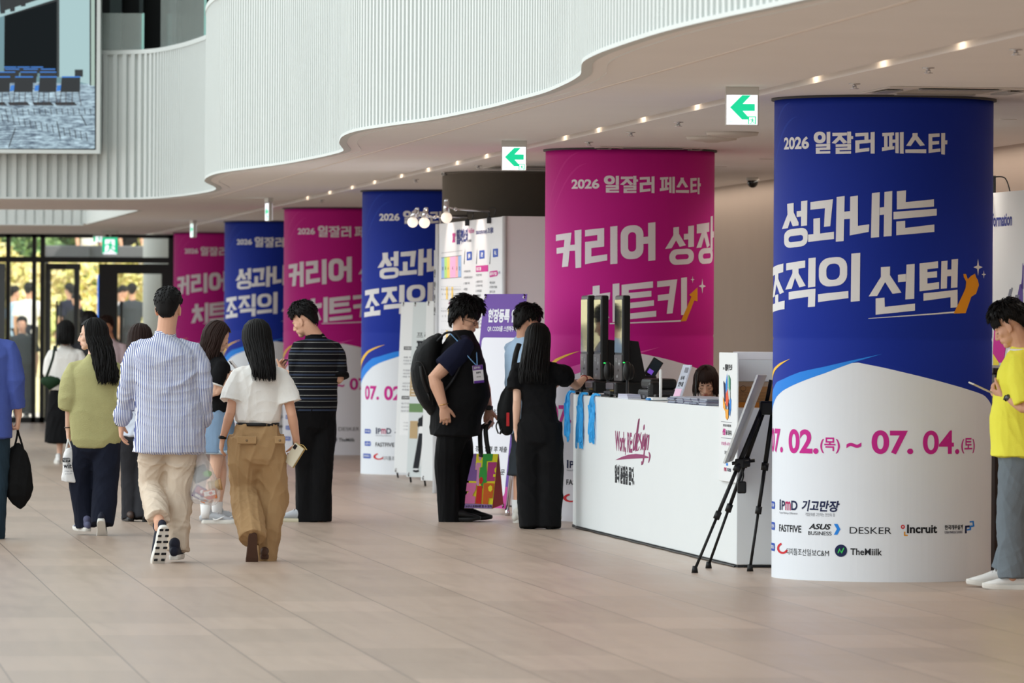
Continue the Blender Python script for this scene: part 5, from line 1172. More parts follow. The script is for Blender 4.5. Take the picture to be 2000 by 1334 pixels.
t, f, H = xbanner((946, 574), (904, 1004), 48.4, .62, R(54), 'purple and white registration guide banner on a stand, right of the big man', None, prp, [mat('purple_sheet', (92, 44, 150), .4), mat('banner_inner_white', (226, 228, 236), .45), mat('magenta_strip', (186, 40, 140), .45), cK])
m = MB(); q0 = f(.62, 0, -.02); q0.z = .03; m.rod(q0, f(.64, .75, -.02), .012, n=10); m.rod(Vector((q0.x, q0.y, .001)), Vector((q0.x, q0.y, .05)), .02, n=10); onT(m, 'side_pole', M_chrome, t)
# ---- information board and dark desk right of the nearest pillar
ia, ib = P(1925, 376, 42.2), P(2060, 362, 40.2); ia.z = ib.z = 0; idr = (ib-ia).normalized(); inn = Vector((idr.y, -idr.x, 0)); inn = inn if inn.x < 0 else -inn
t = empty('information_wall', ia, 0, 'pale wall panel lettered Information behind the man in yellow', 'wall panel')
m = MB(); L = (ib-ia).length; pp = [ia, ib, ib-inn*.12, ia-inn*.12]; m.prism([(p.x, p.y) for p in pp], 2.6-.012, M=Matrix.Translation((0, 0, .012))); onT(m, 'panel', mat('grey_white_panel', (206, 206, 204), .55), t)
def Ix(px, py):
    u, v = unroll(px, py); s = u/FPX; k = (s*ia.y-ia.x)/(idr.x-s*idr.y); D = ia.y+idr.y*k; return k, CAM_H-(v-HOR)/FPX*D
fi = lambda x, z, o=0: ia+idr*x+inn*o+Vector((0, 0, z))
m = MB(); a, za = Ix(1931, 444); b, zb = Ix(1977, 414); flat_text(m, 'Information', a, za, b, zb, 0, fi, .0015, .03)
ip = lambda pts, k: flat_poly(m, [Ix(1920+x/4.45, 340+y/4.45) for x, y in pts], k, fi, .0015+.0002*k)
ip([(345, 770), (340, 900), (330, 990), (352, 1000), (356, 800)], 1); ip([(320, 960), (300, 1060), (280, 1130), (350, 1140), (345, 950)], 1); ip([(218, 1060), (232, 1000), (244, 1000), (250, 985), (262, 990), (240, 1075)], 2)
ip([(100, 1330), (150, 1340), (200, 1500), (180, 1640), (110, 1640), (86, 1560)], 3); ip([(90, 1560), (140, 1640), (130, 1720), (90, 1720)], 4); ip([(100, 1450), (112, 1400), (120, 1520), (104, 1560)], 1)
for k in range(5): ip([(282+k*8, 1050), (288+k*8, 1050), (276+k*6, 1130), (270+k*6, 1130)], 2)
onT(m, 'print', [mat('print_ink_navy2', (30, 44, 120)), mat('print_violet', (74, 50, 130)), mat('print_grey', (110, 112, 124)), mat('print_ink_pink', INK['pink']), mat('print_ink_orange2', (226, 206, 60))], t)
m = MB(); p0 = P(1943, 372, 42.0); m.rod(Vector((p0.x, p0.y+.05, 2.6)), Vector((p0.x, p0.y+.05, 2.72)), .012); m.rod(Vector((p0.x-.25, p0.y, 2.72)), Vector((p0.x+.01, p0.y+.05, 2.72)), .01); m.tube(catmull([Vector((p0.x, p0.y+.05, 2.72)), Vector((p0.x+.08, p0.y+.05, 2.71)), Vector((p0.x+.12, p0.y+.05, 2.6))], 5), [.005]*11, n=6); onT(m, 'lamp_arm', M_pl2, t)
d0 = P(1936, 1118, 37.3); d0.z = 0; dn = row(41, 0); t = empty('information_desk', d0, AZ, 'dark brown information desk between the nearest blue pillar and the man in yellow', 'desk')
m = MB(); m.box((0.02, 0.0, 0.0), (.7, 2.6, 1.30), ch=.01); m.build('body', noisy(mat('dark_brown_laminate', (62, 48, 40), .45), 4, .08), t); m = MB(); m.box((-.0, -.02, 1.30), (.74, 2.64, 1.34), ch=.008); m.build('desk_top', mat('dark_desk_top', (48, 38, 33), .35), t)
# ================================================================ PEOPLE: builders
def fuse(mb, name, vox, it=4, fac=0.5):
    """melt overlapping closed shapes into one continuous skin"""
    me = bpy.data.meshes.new('tmp'); me.from_pydata(mb.v, [], mb.f); me.update()
    bm = bmesh.new(); bm.from_mesh(me); bmesh.ops.recalc_face_normals(bm, faces=bm.faces); bm.to_mesh(me); bm.free()
    o = bpy.data.objects.new('tmp', me); COL.objects.link(o)
    r = o.modifiers.new('r', 'REMESH'); r.mode = 'VOXEL'; r.voxel_size = vox; r.adaptivity = 0.0
    if it: s = o.modifiers.new('s', 'SMOOTH'); s.factor = fac; s.iterations = it
    dg = bpy.context.evaluated_depsgraph_get(); out = bpy.data.meshes.new_from_object(o.evaluated_get(dg))
    bpy.data.objects.remove(o); bpy.data.meshes.remove(me); out.name = name
    return out
def folds(me, amp, seed=0, kx=26.0, kz=9.0, sharp=0.5, zlim=None):
    """cloth folds: ridges pushed out along the surface direction"""
    n = len(me.vertices); co = np.empty(n*3); no = np.empty(n*3)
    me.vertices.foreach_get('co', co); me.vertices.foreach_get('normal', no)
    co = co.reshape(-1, 3); no = no.reshape(-1, 3); r = np.random.RandomState(seed); d = np.zeros(n)
    w = np.stack([np.sin(co @ (r.randn(3)*7)+r.rand()*6), np.sin(co @ (r.randn(3)*7)+r.rand()*6)], 1)
    for k in range(6):
        f = r.randn(3); f = np.array([f[0]*kx, f[1]*kx, f[2]*kz])*(0.6+0.25*k); ph = r.rand()*6.28
        t = np.sin(co @ f+ph+1.6*w[:, 0]+1.2*w[:, 1])
        d += ((1-np.abs(t))**(1+2*sharp)-0.4)/(1+0.55*k)
    if zlim is not None: d *= np.clip((zlim[1]-co[:, 2])/(zlim[1]-zlim[0]), 0.15, 1.0)
    me.vertices.foreach_set('co', (co+no*(d*amp)[:, None]).ravel()); me.update()
def skinobj(me, name, m, parent):
    me.materials.clear(); me.materials.append(m)
    me.polygons.foreach_set('use_smooth', [True]*len(me.polygons))
    o = bpy.data.objects.new(name, me); COL.objects.link(o); o.parent = parent
    return o
M_skin = noisy(mat('skin', (212, 164, 138), 0.5, spec=0.3), 14, 0.05)
M_skin2 = noisy(mat('skin_fair', (224, 182, 158), 0.5, spec=0.3), 14, 0.05)
M_skin3 = noisy(mat('skin_tan', (192, 138, 108), 0.5, spec=0.3), 14, 0.05)
M_lip = mat('lips', (172, 88, 82), 0.45)
M_hair = mat('hair_black', (12, 10, 10), 0.55, spec=0.2)
M_hairb = mat('hair_brown', (40, 25, 21), 0.55, spec=0.2)
M_eye = mat('eye_white', (228, 222, 216), 0.3); M_iris = mat('iris_dark', (30, 20, 16), 0.2)
def hand(mb, w, d, n, right, curl=(22, 28, 18), s=1.0, thumb=(0.7, 0.7, 0.3), spread=0.10, sub=None):
    """palm, four fingers with knuckle bends, thumb from the side of the palm"""
    w = Vector(w); d = Vector(d).normalized(); n = Vector(n); n = (n-d*n.dot(d)).normalized()
    sd = d.cross(n)*(1 if right else -1)                      # towards the thumb
    k = w+d*.088*s
    mb.tube([w-d*.02*s, w+d*.02*s, w+d*.055*s, k], [(.026*s, .020*s), (.031*s, .019*s), (.040*s, .0165*s), (.040*s, .0135*s)], side=sd, n=12)
    curls = curl if hasattr(curl[0], '__len__') else [curl]*4
    for i, (off, L, r) in enumerate(((.030, .074, .0090), (.0100, .083, .0094), (-.0105, .077, .0090), (-.0295, .060, .0080))):
        dd = (d+sd*spread*(off/.03)).normalized(); p = k+sd*off*s-d*(.004+.25*abs(off-.008))*s; pts = [p-dd*.018*s]; a = 0.0; pts.append(p)
        for seg, c in zip((.45, .31, .24), curls[i]):
            a += R(c); q = dd*math.cos(a)+n*math.sin(a); p = p+q*L*seg*s; pts.append(p)
        mb.tube(pts, [r*s*1.02, r*s*1.05, r*s, r*.9*s, r*.74*s], n=8)
    t = (sd*thumb[0]+d*thumb[1]+n*thumb[2]).normalized(); b = w+d*.018*s+sd*.020*s; p1 = b+t*.044*s; t2 = (t+d*.45+n*.25).normalized(); p2 = p1+t2*.034*s; p3 = p2+(t2+n*.2).normalized()*.026*s
    mb.tube([b, p1, p2, p3], [.0165*s, .0130*s, .0108*s, .0082*s], n=9)
def head_frame(c, yaw, pitch, roll, s):
    f = Matrix.Rotation(-R(yaw), 4, 'Z') @ Matrix.Rotation(-R(pitch), 4, 'X') @ Matrix.Rotation(R(roll), 4, 'Y')
    return Matrix.Translation(c) @ f @ Matrix.Scale(s, 4)
def head_shape(mb, M, fem=False, fat=0.0):
    E = lambda c, r, Q=None: mb.ell(c, r, Q, M=M, nu=20, nv=14)
    j = .92 if fem else 1.0; j += fat*.5
    E((0, -.014, .034), (.0755, .094, .083)); E((0, .022, -.012), (.066*j, .062, .080)); E((0, .022, -.058), (.056*j, .054, .046)); E((0, .060, -.092), (.027*j, .024, .020))
    for sx in (-1, 1):
        E((sx*.038, .052, -.024), (.024*j, .023, .022)); E((sx*.028, .072, .014), (.026, .014, .009)); E((sx*.031, .066, -.004), (.0165, .0145, .0095))
        E((sx*.0115, .090, -.041), (.0085, .011, .0075)); E((sx*.030*j, .034, -.064), (.022+fat*.05, .034, .030))
        Q = Matrix.Rotation(R(18)*sx, 3, 'Z') @ Matrix.Rotation(R(-10), 3, 'X')
        E((sx*.0745, -.004, -.010), (.0085, .0185, .030), Q); E((sx*.079, -.012, .000), (.0055, .011, .019), Q); E((sx*.074, .002, -.036), (.007, .010, .009))
    mb.tube([(0, .078, .012), (0, .092, -.016), (0, .102, -.036)], [(.0075, .010), (.0095, .012), (.0125, .011)], side=(1, 0, 0), n=10, M=M)
    E((0, .068, -.062), (.030, .018, .021)); E((0, .083, -.060), (.021, .0075, .0065)); E((0, .082, -.071), (.017, .0075, .006))
def face_parts(root, body, M, down=True, brows=True):
    m = MB()
    m.tube([(-.021, .0825, -.0635), (-.008, .0882, -.0600), (0, .0888, -.0612), (.008, .0882, -.0600), (.021, .0825, -.0635)], [(.0012, .001), (.005, .0035), (.005, .0035), (.005, .0035), (.0012, .001)], n=8, M=M)
    m.tube([(-.018, .0825, -.0665), (0, .0872, -.0705), (.018, .0825, -.0665)], [(.0012, .001), (.0055, .004), (.0012, .001)], n=8, M=M)
    m.build('lips', M_lip, body)
    for sx in (-1, 1):
        if not down:
            m = MB(); m.ell((sx*.031, .0715, -.005), (.0135, .0105, .0062), M=M); ey = m.build('eye', M_eye, body)
            m = MB(); m.ell((sx*.031, .0805, -.006), (.0055, .0025, .0055), M=M); m.build('iris', M_iris, ey)
        m = MB(); zz = -.010 if down else -.0005
        m.tube([(sx*.0155, .0765, zz-.001), (sx*.024, .0828, zz-(.0025 if down else -.002)), (sx*.033, .0822, zz-(.003 if down else -.002)), (sx*.046, .0715, zz)], [.0008, .0019, .0021, .0008], n=6, M=M)
        m.build('eyelashes', M_hair, body)
        if brows:
            m = MB(); m.tube([(sx*.013, .0862, .0160), (sx*.026, .0862, .0205), (sx*.045, .073, .0175)], [(.0015, .002), (.0022, .0036), (.001, .001)], n=6, M=M); m.build('eyebrow', M_hairb, body)
HC = Vector((0, -.014, .034)); HA = (.0755, .094, .083)
def scalp(az, el, t):
    c, n = math.cos(el), math.sin(el)
    if el < 0: c = max(c, 1e-6)**.36; n *= 1.22
    return Vector((HC.x+(HA[0]+t)*math.sin(az)*c, HC.y+(HA[1]+t)*math.cos(az)*c, HC.z+(HA[2]+t)*n))
def hair_short(root, M, m_, seed=1, front=32, side=-2, nape=-56, top=.022, sidet=.010, tuft=300, tl=.032, fringe=0.0, lift=0.6, name='hair', parent=None):
    """cap with a hairline plus many small tapering tufts"""
    r = random.Random(seed); mb = MB(); na, ne = 56, 16
    def line(a):
        a = abs((a+PI) % (2*PI)-PI); pts = ((0, front), (R(45), front-6), (R(72), side+16), (R(84), side-14), (R(98), side+2), (R(125), (side+nape)*.5), (R(150), nape), (PI, nape-2))
        for (x0, y0), (x1, y1) in zip(pts, pts[1:]):
            if x0 <= a <= x1: return R(y0+(y1-y0)*(a-x0)/(x1-x0))
        return R(nape)
    def th(a, e):
        k = max(0.0, math.sin(e)); return (sidet+(top-sidet)*k**.8)*(1+.10*math.sin(a*9+seed)+.08*math.sin(a*17+e*9))+.004
    V = []
    for lay in (0, 1):
        for i in range(ne+1):
            for k in range(na):
                a = 2*PI*k/na; e0 = line(a); e = e0+(PI/2-e0)*i/ne; t = th(a, e)*min(1, .25+i/2.5) if lay == 0 else -.008
                V.append(scalp(a, e, t))
    F = []; n1 = (ne+1)*na
    for i in range(ne):
        for k in range(na):
            q = (k+1) % na; F.append((i*na+k, i*na+q, (i+1)*na+q, (i+1)*na+k)); F.append((n1+i*na+k, n1+(i+1)*na+k, n1+(i+1)*na+q, n1+i*na+q))
    for k in range(na): q = (k+1) % na; F.append((k, n1+k, n1+q, q))
    mb.add(V, F, 0, True, M)
    for _ in range(int(tuft*1.7)):
        a = r.uniform(-PI, PI); e0 = line(a); e = e0+(PI/2-e0)*r.random()**.8*.97; t = th(a, e)*.9; p = scalp(a, e, t-.006)
        d = (scalp(a, e-.25, t)-scalp(a, e, t)).normalized(); o = (p-HC).normalized(); up = lift*max(0, math.sin(e)); sw = o.cross(d)*r.uniform(-.5, .5)
        L = tl*r.uniform(.6, 1.2)*(0.55+.45*max(0, math.sin(e)))
        q1 = p+(d*.75+o*(.35+up*.5)+sw).normalized()*L*.55; q2 = q1+(d+o*(.05+up*.2)+sw*1.3).normalized()*L*.5
        mb.tube([p, q1, q2], [.0046, .0038, .0008], n=5, M=M, caps='flat')
    if fringe > 0:
        for k in range(70):
            a = r.uniform(-R(62), R(62)); p = scalp(a, R(front+10), top*.7); b = scalp(a*1.04, R(front-20), .016); c = scalp(a*1.05+r.uniform(-.06, .06), R(front-20)-fringe*r.uniform(.7, 1.1), .012)
            mb.tube([p, b, c], [.0075, .006, .001], n=6, M=M)
    return mb.build(name, m_, parent)
def hair_long(root, M, m_, drop, seed=1, n=170, back=(0, -.10), spread=1.0, wave=.006, face=62, fringe=False, part=0.0, fill=True, parent=None, taper=.8, maxaz=180, name='hair'):
    """strands over the skull, hanging to height `drop` (person space z); back: where the mass of the hair hangs relative to the head centre (person space x, y)"""
    r = random.Random(seed); mb = MB(); c = M @ HC; sc_ = M.to_scale().x
    tipc = Vector((c.x+back[0], c.y+back[1], 0))
    cap = []
    for i in range(13):
        for k in range(48):
            a = 2*PI*k/48; a_ = abs((a+PI) % (2*PI)-PI); e0 = R(30) if a_ < R(face-8) else R(-48); e0 = R(30)+(R(-48)-R(30))*min(1, max(0, (a_-R(face-14))/R(20))); e = e0+(PI/2-e0)*i/12; cap.append(scalp(a, e, .016+.002*math.sin(a*13)))
    mb.add(cap, [(i*48+k, i*48+(k+1) % 48, (i+1)*48+(k+1) % 48, (i+1)*48+k) for i in range(12) for k in range(48)], 0, True, M)
    for j in range(int(n*1.9)):
        a = r.uniform(R(face), 2*PI-R(face)); t = r.uniform(.012, .022); zend = drop+r.uniform(0, .07)*(1 if r.random() < .8 else 1.6)
        pts = [M @ scalp(a*.35+PI*.65 if False else a, R(e), t) for e in (82, 60, 35, 10)]
        low = M @ scalp(a, R(-14), t+.004); pts.append(low); L = max(.02, low.z-zend); nst = max(3, int(L/.05)); ph = r.uniform(0, 6.28); kx, ky = r.uniform(-.012, .012), r.uniform(-.012, .012)
        for q in range(1, nst+1):
            f = q/nst; base = Vector((low.x, low.y, 0)).lerp(Vector((tipc.x+(low.x-c.x)*taper*spread, tipc.y+(low.y-c.y)*taper*.75, 0)), min(1, f*1.15))
            pts.append(Vector((base.x+kx*f+wave*math.sin(ph+f*L*28), base.y+ky*f+wave*math.cos(ph*1.3+f*L*25), low.z-L*f)))
        w_ = r.uniform(.0042, .0078)*sc_; rad = [w_*.5, w_]+[w_*1.05]*(len(pts)-4)+[w_*.75, w_*.15]
        mb.tube(pts, rad, n=5)
    if fill:
        z0 = (M @ scalp(PI, R(-10), 0)).z; ctr0 = M @ Vector((0, -.045, -.01)); pts = []; rad = []
        for q in range(7):
            f = q/6; p = Vector((ctr0.x, ctr0.y, 0)).lerp(Vector((tipc.x, tipc.y, 0)), f); pts.append(Vector((p.x, p.y, z0+(drop+.05-z0)*f))); rad.append((.075*spread*(1-.3*f)*sc_, .045*(1-.25*f)*sc_))
        sd = (M.to_3x3() @ Vector((1, 0, 0))).normalized(); mb.tube(pts, rad, side=sd, n=14)
    if fringe:
        for k in range(44):
            a = r.uniform(-R(60), R(60)); p = scalp(a, R(60), .016); b = scalp(a*1.02, R(24), .016); q = scalp(a*1.06, R(4+r.uniform(-3, 6)), .013)
            mb.tube([p, b, q], [.008, .0085, .002], n=6, M=M)
    return mb.build(name, m_, parent)
def shoe(root, heel, yaw, pitch, m_up, m_sole, L=.275, roll=0.0, chunky=1.0, low=False, tread=False, flat=False):
    """heel: centre of the heel on the ground (person space); yaw as for people; pitch > 0 lifts the heel about the toes"""
    M = Matrix.Translation(heel) @ Matrix.Rotation(-R(yaw), 4, 'Z') @ Matrix.Rotation(R(roll), 4, 'Y')
    if pitch: M = M @ Matrix.Translation((0, 0, 0)) @ Matrix.Rotation(-R(pitch), 4, 'X')
    k = L/.28; th = .030*chunky if not flat else .016
    out = [(-.030, .0), (-.036, .05), (-.036, .10), (-.042, .16), (-.047, .205), (-.042, .25), (-.024, .283), (.004, .288), (.030, .275), (.043, .245), (.046, .20), (.040, .15), (.034, .10), (.034, .05), (.030, .0), (.014, -.018), (-.014, -.018)]
    out = [(v.x*k, v.y*k) for v in catmull([(x, y, 0) for x, y in out], 3, True)]
    m = MB(); n = len(out); rows = []
    for z, g in ((0, .93), (.006, 1.0), (th*.6, 1.03), (th, .98)): rows += [(x*g, (y-.13*k)*(1+(g-1)*.4)+.13*k, z+(.006*k if False else 0)+max(0, (y-.2*k))*.12) for x, y in out]
    F = [tuple(range(n))[::-1], tuple(3*n+i for i in range(n))]+[(a*n+i, a*n+(i+1) % n, (a+1)*n+(i+1) % n, (a+1)*n+i) for a in range(3) for i in range(n)]
    u = MB(); u.tube([Vector(p)*k for p in ((0, -.012, .052), (0, .022, .062), (0, .085, .062), (0, .135, .056), (0, .19, .044), (0, .24, .037), (0, .272, .034))],
        [(a*k, b*k) for a, b in ((.027, .032), (.0345, .042 if not low else .034), (.035, .042 if not low else .032), (.039, .034), (.043, .024), (.038, .017), (.020, .010))], side=M.to_3x3() @ Vector((1, 0, 0)) if False else (1, 0, 0), n=16, M=M)
    if not low: u.tube([Vector((0, .035, .07))*k, Vector((0, .025, .105))*k], [(.034*k, .044*k), (.036*k, .046*k)], side=(1, 0, 0), n=14, M=M)
    u.tube([Vector((0, .018, .056))*k, Vector((0, .022, .066))*k, Vector((0, .024, .085 if not low else .062))*k], [(.0315*k, .034*k), (.0335*k, .038*k), (.033*k, .042*k)], side=(1, 0, 0), n=16, M=M)
    o = u.build('shoe', m_up, root)
    m.add(rows, F, 0, False, M)
    if tread:
        for j in range(6):
            y = .0+.042*j; w = .032+.008*math.sin(PI*j/6)
            for sx in (-1, 1): x0, x1 = sorted((sx*w*k, sx*(.012 if j % 2 else .006)*k)); m.box((x0, (y-.004)*k, -.004), (x1, (y+.012)*k, .002), 1, M, ch=.003)
    s = m.build('sole', [m_sole, mat('dark_tread', (34, 36, 40), .7)], o)
    if not low:
        l = MB()
        for j in range(5): y = .115+.018*j; zz = .101-.0105*j; l.tube([Vector((-.024, y, zz-.008))*k, Vector((0, y+.004, zz))*k, Vector((.024, y, zz-.008))*k], [.0035]*3, n=6, M=M)
        l.build('laces', mat('lace_light', (200, 200, 204), .6), o)
    return o
class Person:
    """a standing / walking figure whose joints are read off the photograph at one distance"""
    def __init__(s, D, root_px, lab, H=1.7, yaw=0.0, fem=False, skin=None, group=None, z0=0.0, vox=.0055):
        s.D = D; s.H = H; s.k = H/1.75; s.fem = fem; s.skin = skin or M_skin; s.vox = vox
        g = P(root_px, 900, D); s.o = Vector((g.x, D, z0))
        s.root = empty('person', s.o, 0, lab, 'person', group)
        s.fw = Vector((math.sin(R(yaw)), math.cos(R(yaw)), 0)); s.rt = Vector((math.cos(R(yaw)), -math.sin(R(yaw)), 0)); s.yaw = yaw
        s.body = MB(); s.J = {}
    def j(s, px, py, dy=0.0): return P(px, py, s.D+dy)-s.o
    def torso(s, pel, sho, ydelta=0.0, girth=1.0, belly=0.0, shw=None):
        s.pel = s.j(*pel); s.sho = s.j(*sho); s.girth = girth; s.belly = belly
        rt2 = Matrix.Rotation(-R(ydelta), 3, 'Z') @ s.rt; s.rs = rt2; s.fs = Matrix.Rotation(-R(ydelta), 3, 'Z') @ s.fw
        w = shw or (.163 if s.fem else .188)*s.k*(.5+.5*girth); s.shw = w
        dz = Vector((0, 0, .052*s.k)); s.shR = s.sho+rt2*w-dz; s.shL = s.sho-rt2*w-dz
        hw = .088*s.k*girth; s.hipR = s.pel+s.rt*hw; s.hipL = s.pel-s.rt*hw
        k = s.k*.92
        s.rings(s.body, [(-.12, .110, .075), (.0, .138, .094), (.22, .132, .090), (.45, .122, .090), (.72, .135, .098), (.86, .130, .080), (.96, .080, .056), (1.06, .050, .046)], .90, 0, n=20)
        for sh, sgn in ((s.shR, 1), (s.shL, -1)): s.body.tube([s.sho+rt2*sgn*.05-Vector((0, 0, .03)), sh.lerp(s.sho, .12)-Vector((0, 0, .02))], [.046*k, .034*k], n=12)
    def rings(s, mb, rows, grow=1.0, add=0.0, n=28, caps='round'):
        """rows: (height along pelvis->shoulders, half width, half depth[, forward shift])"""
        pts, rad, sd = [], [], []
        for row_ in rows:
            t, a, b = row_[:3]; f = row_[3] if len(row_) > 3 else 0.0; q = min(max(t, 0), 1)
            p = s.pel+(s.sho-s.pel)*t if t > 0 else s.pel+Vector((0, 0, t*(s.sho.z-s.pel.z)))
            bel = s.belly*math.exp(-((t-.28)/.3)**2); fwd = s.fw.lerp(s.fs, q)
            pts.append(p+fwd*(f+bel*.6)); rad.append(((a*grow*s.k*s.girth+add), (b*grow*s.k*s.girth+add+bel*.5))); sd.append(s.rt.lerp(s.rs, q))
        # rings stay level: loft by hand
        vs = []; 
        P_, R_, S_ = pts, rad, sd
        ext0 = [(pts[0]-Vector((0, 0, .012)), (rad[0][0]*.8, rad[0][1]*.8), sd[0]), (pts[0]-Vector((0, 0, .014)), (rad[0][0]*.1, rad[0][1]*.1), sd[0])]
        ext1 = [(pts[-1]+Vector((0, 0, .012)), (rad[-1][0]*.8, rad[-1][1]*.8), sd[-1]), (pts[-1]+Vector((0, 0, .014)), (rad[-1][0]*.1, rad[-1][1]*.1), sd[-1])]
        seq = ext0[::-1]+list(zip(pts, rad, sd))+ext1
        for p, (a, b), d in seq:
            d = d.normalized(); f = Vector((-d.y, d.x, 0))
            for q in range(n):
                an = 2*PI*q/n; cx, cy = math.cos(an), math.sin(an); e = .86
                vs.append(p+d*(a*math.copysign(abs(cx)**e, cx))+f*(b*math.copysign(abs(cy)**e, cy)))
        N = len(seq); fs = [(i*n+q, i*n+(q+1) % n, (i+1)*n+(q+1) % n, (i+1)*n+q) for i in range(N-1) for q in range(n)]+[tuple(range(n))[::-1], tuple((N-1)*n+q for q in range(n))]
        mb.add(vs, fs, 0, True)
    def head(s, c, yaw, pitch=0.0, roll=0.0, hs=None, fat=0.0, face=False, eyes_down=True):
        s.hs = (hs or (.225 if s.fem else .232)*(.55+.45*s.k))/.228
        s.hc = s.j(*c); s.HM = head_frame(s.hc, yaw, pitch, roll, s.hs); head_shape(s.body, s.HM, s.fem, fat)
        nb = s.sho+Vector((0, 0, .025))+s.fs*-.005; nt = s.HM @ Vector((0, -.022, -.062)); g = (.050 if s.fem else .060)*s.k*(1+fat)
        s.body.tube([nb-Vector((0, 0, .05)), nb, nb.lerp(nt, .5), nt, nt+(nt-nb).normalized()*.03], [(g*1.5, g*1.2), (g*1.18, g*1.1), g, g*1.02, g], side=s.rs, n=16)
        s.face = face; s.eyes_down = eyes_down
    def arm(s, right, el, wr, hd=None, n=None, curl=(22, 28, 18), g=1.0, thumb=(.7, .7, .3), hs=1.0, spread=.10):
        sh = s.shR if right else s.shL; e = s.j(*el); w = s.j(*wr); s.J['el', right] = e; s.J['wr', right] = w; r = (.9 if s.fem else 1.05)*s.k*g
        s.body.tube([sh.lerp(e, .10), sh.lerp(e, .35), sh.lerp(e, .8), e, e.lerp(w, .25), e.lerp(w, .7), w], [.034*r, .044*r, .041*r, .039*r, .041*r, .032*r, (.027*r, .023*r)], n=14)
        d = (s.j(*hd)-w).normalized() if hd is not None else (w-e).normalized()
        nn = Vector(n) if n is not None else (s.rs*(-1 if right else 1))
        s.J['hd', right] = (d, nn); hand(s.body, w, d, nn, right, curl, (.93 if s.fem else 1.04)*s.k*hs, thumb, spread)
        return w, d
    def leg(s, right, kn, an, g=1.0):
        hp = s.hipR if right else s.hipL; k = s.j(*kn); a = s.j(*an); s.J['kn', right] = k; s.J['an', right] = a; r = (.93 if s.fem else 1.0)*s.k*g
        s.body.tube([hp+Vector((0, 0, .03)), hp.lerp(k, .45), k, k.lerp(a, .3), k.lerp(a, .75), a, a-Vector((0, 0, .03))], [.070*r, .066*r, .050*r, .053*r, .038*r, .033*r, .033*r], n=14)
    def finish(s):
        me = fuse(s.body, 'body', s.vox, 5); s.bo = skinobj(me, 'body', s.skin, s.root)
        if s.face: face_parts(s.root, s.bo, s.HM, s.eyes_down)
        return s.bo
    # ------- clothing
    def top(s, m_, rows, sleeves, name='shirt', vox=.008, amp=.004, seed=1, add=0.0, kx=24, kz=14, it=4, neck=0.0):
        """rows as for rings; sleeves: {right: (how far along the arm 0..2, [radii])}"""
        mb = MB(); rows = [q for q in rows if q[0] <= .84]; la = rows[-1]; g_ = max(la[1]*.5+.095, .15)
        rows = rows+[(.92, g_*.93, la[2]*.86), (.98, g_*.72, la[2]*.72), (1.035, .098+neck, .080+neck*.8), (1.085, .070+neck, .066+neck*.8), (1.115, .060+neck, .060+neck*.8)]
        s.rings(mb, rows, 1.0, add)
        for right, (ln, rad) in sleeves.items():
            sh = s.shR if right else s.shL; e = s.J['el', right]; w = s.J['wr', right]; inn = s.sho+(sh-s.sho)*.42+Vector((0, 0, .004))
            full = [sh, sh.lerp(e, .33), sh.lerp(e, .66), e, e.lerp(w, .33), e.lerp(w, .66), w]; q = ln*3; i = int(q); pts = full[:i+1]
            if q-i > .02 and i < 6: pts.append(full[i].lerp(full[i+1], q-i))
            rr = [rad[0]+(rad[-1]-rad[0])*0]*0
            for x in range(len(pts)):
                f = x/max(1, len(pts)-1)*(len(rad)-1); a = int(min(f, len(rad)-1.001)) if len(rad) > 1 else 0; rr.append((rad[a]+(rad[min(a+1, len(rad)-1)]-rad[a])*(f-a))*s.k)
            r0 = min(rr[0], .063*s.k*(.5+.5*s.girth)); mb.tube([inn]+[pts[0]]+[pts[0].lerp(pts[1], .45)]+pts[1:], [.050*s.k*s.girth, r0, (r0+rr[1])*.51]+rr[1:], n=18, caps='flat')
        me = fuse(mb, name, vox, it); folds(me, amp, seed, kx, kz, .5); return skinobj(me, name, m_, s.root)
    def trousers(s, m_, hip, legs, name='trousers', vox=.009, amp=.006, seed=2, waist=.30, hem=None, kx=22, kz=7, rise=None):
        """hip: rows for rings; legs: {right: [(t along hip-knee-ankle 0..2, radius), ...]}"""
        t0, a0, b0 = hip[0][:3]; hip = [(t0-.16, a0*.30, b0*.45), (t0-.08, a0*.66, b0*.8)]+hip; mb = MB(); s.rings(mb, hip, 1.0, 0)
        for right, prof in legs.items():
            hp = s.hipR if right else s.hipL; k = s.J['kn', right]; a = s.J['an', right]; path = [hp+Vector((0, 0, .02)), hp.lerp(k, .5), k, k.lerp(a, .5), a]; pts, rad = [], []
            for t, r_ in prof:
                q = t*2; i = min(int(q), 3); f = q-i; p = path[i].lerp(path[i+1], f) if t <= 2 else a+(a-k).normalized()*(t-2)*(a-k).length
                pts.append(p); rad.append(r_ if hasattr(r_, '__len__') else r_*s.k)
            mb.tube(catmull(pts, 3), [rad[min(i//3, len(rad)-1)] if i % 3 == 0 or hasattr(rad[0], '__len__') else rad[i//3]+(rad[min(i//3+1, len(rad)-1)]-rad[i//3])*((i % 3)/3) for i in range(3*(len(pts)-1)+1)], side=s.rt, n=18, caps='flat')
        me = fuse(mb, name, vox, 6); folds(me, amp, seed, kx, kz, .6); return skinobj(me, name, m_, s.root)
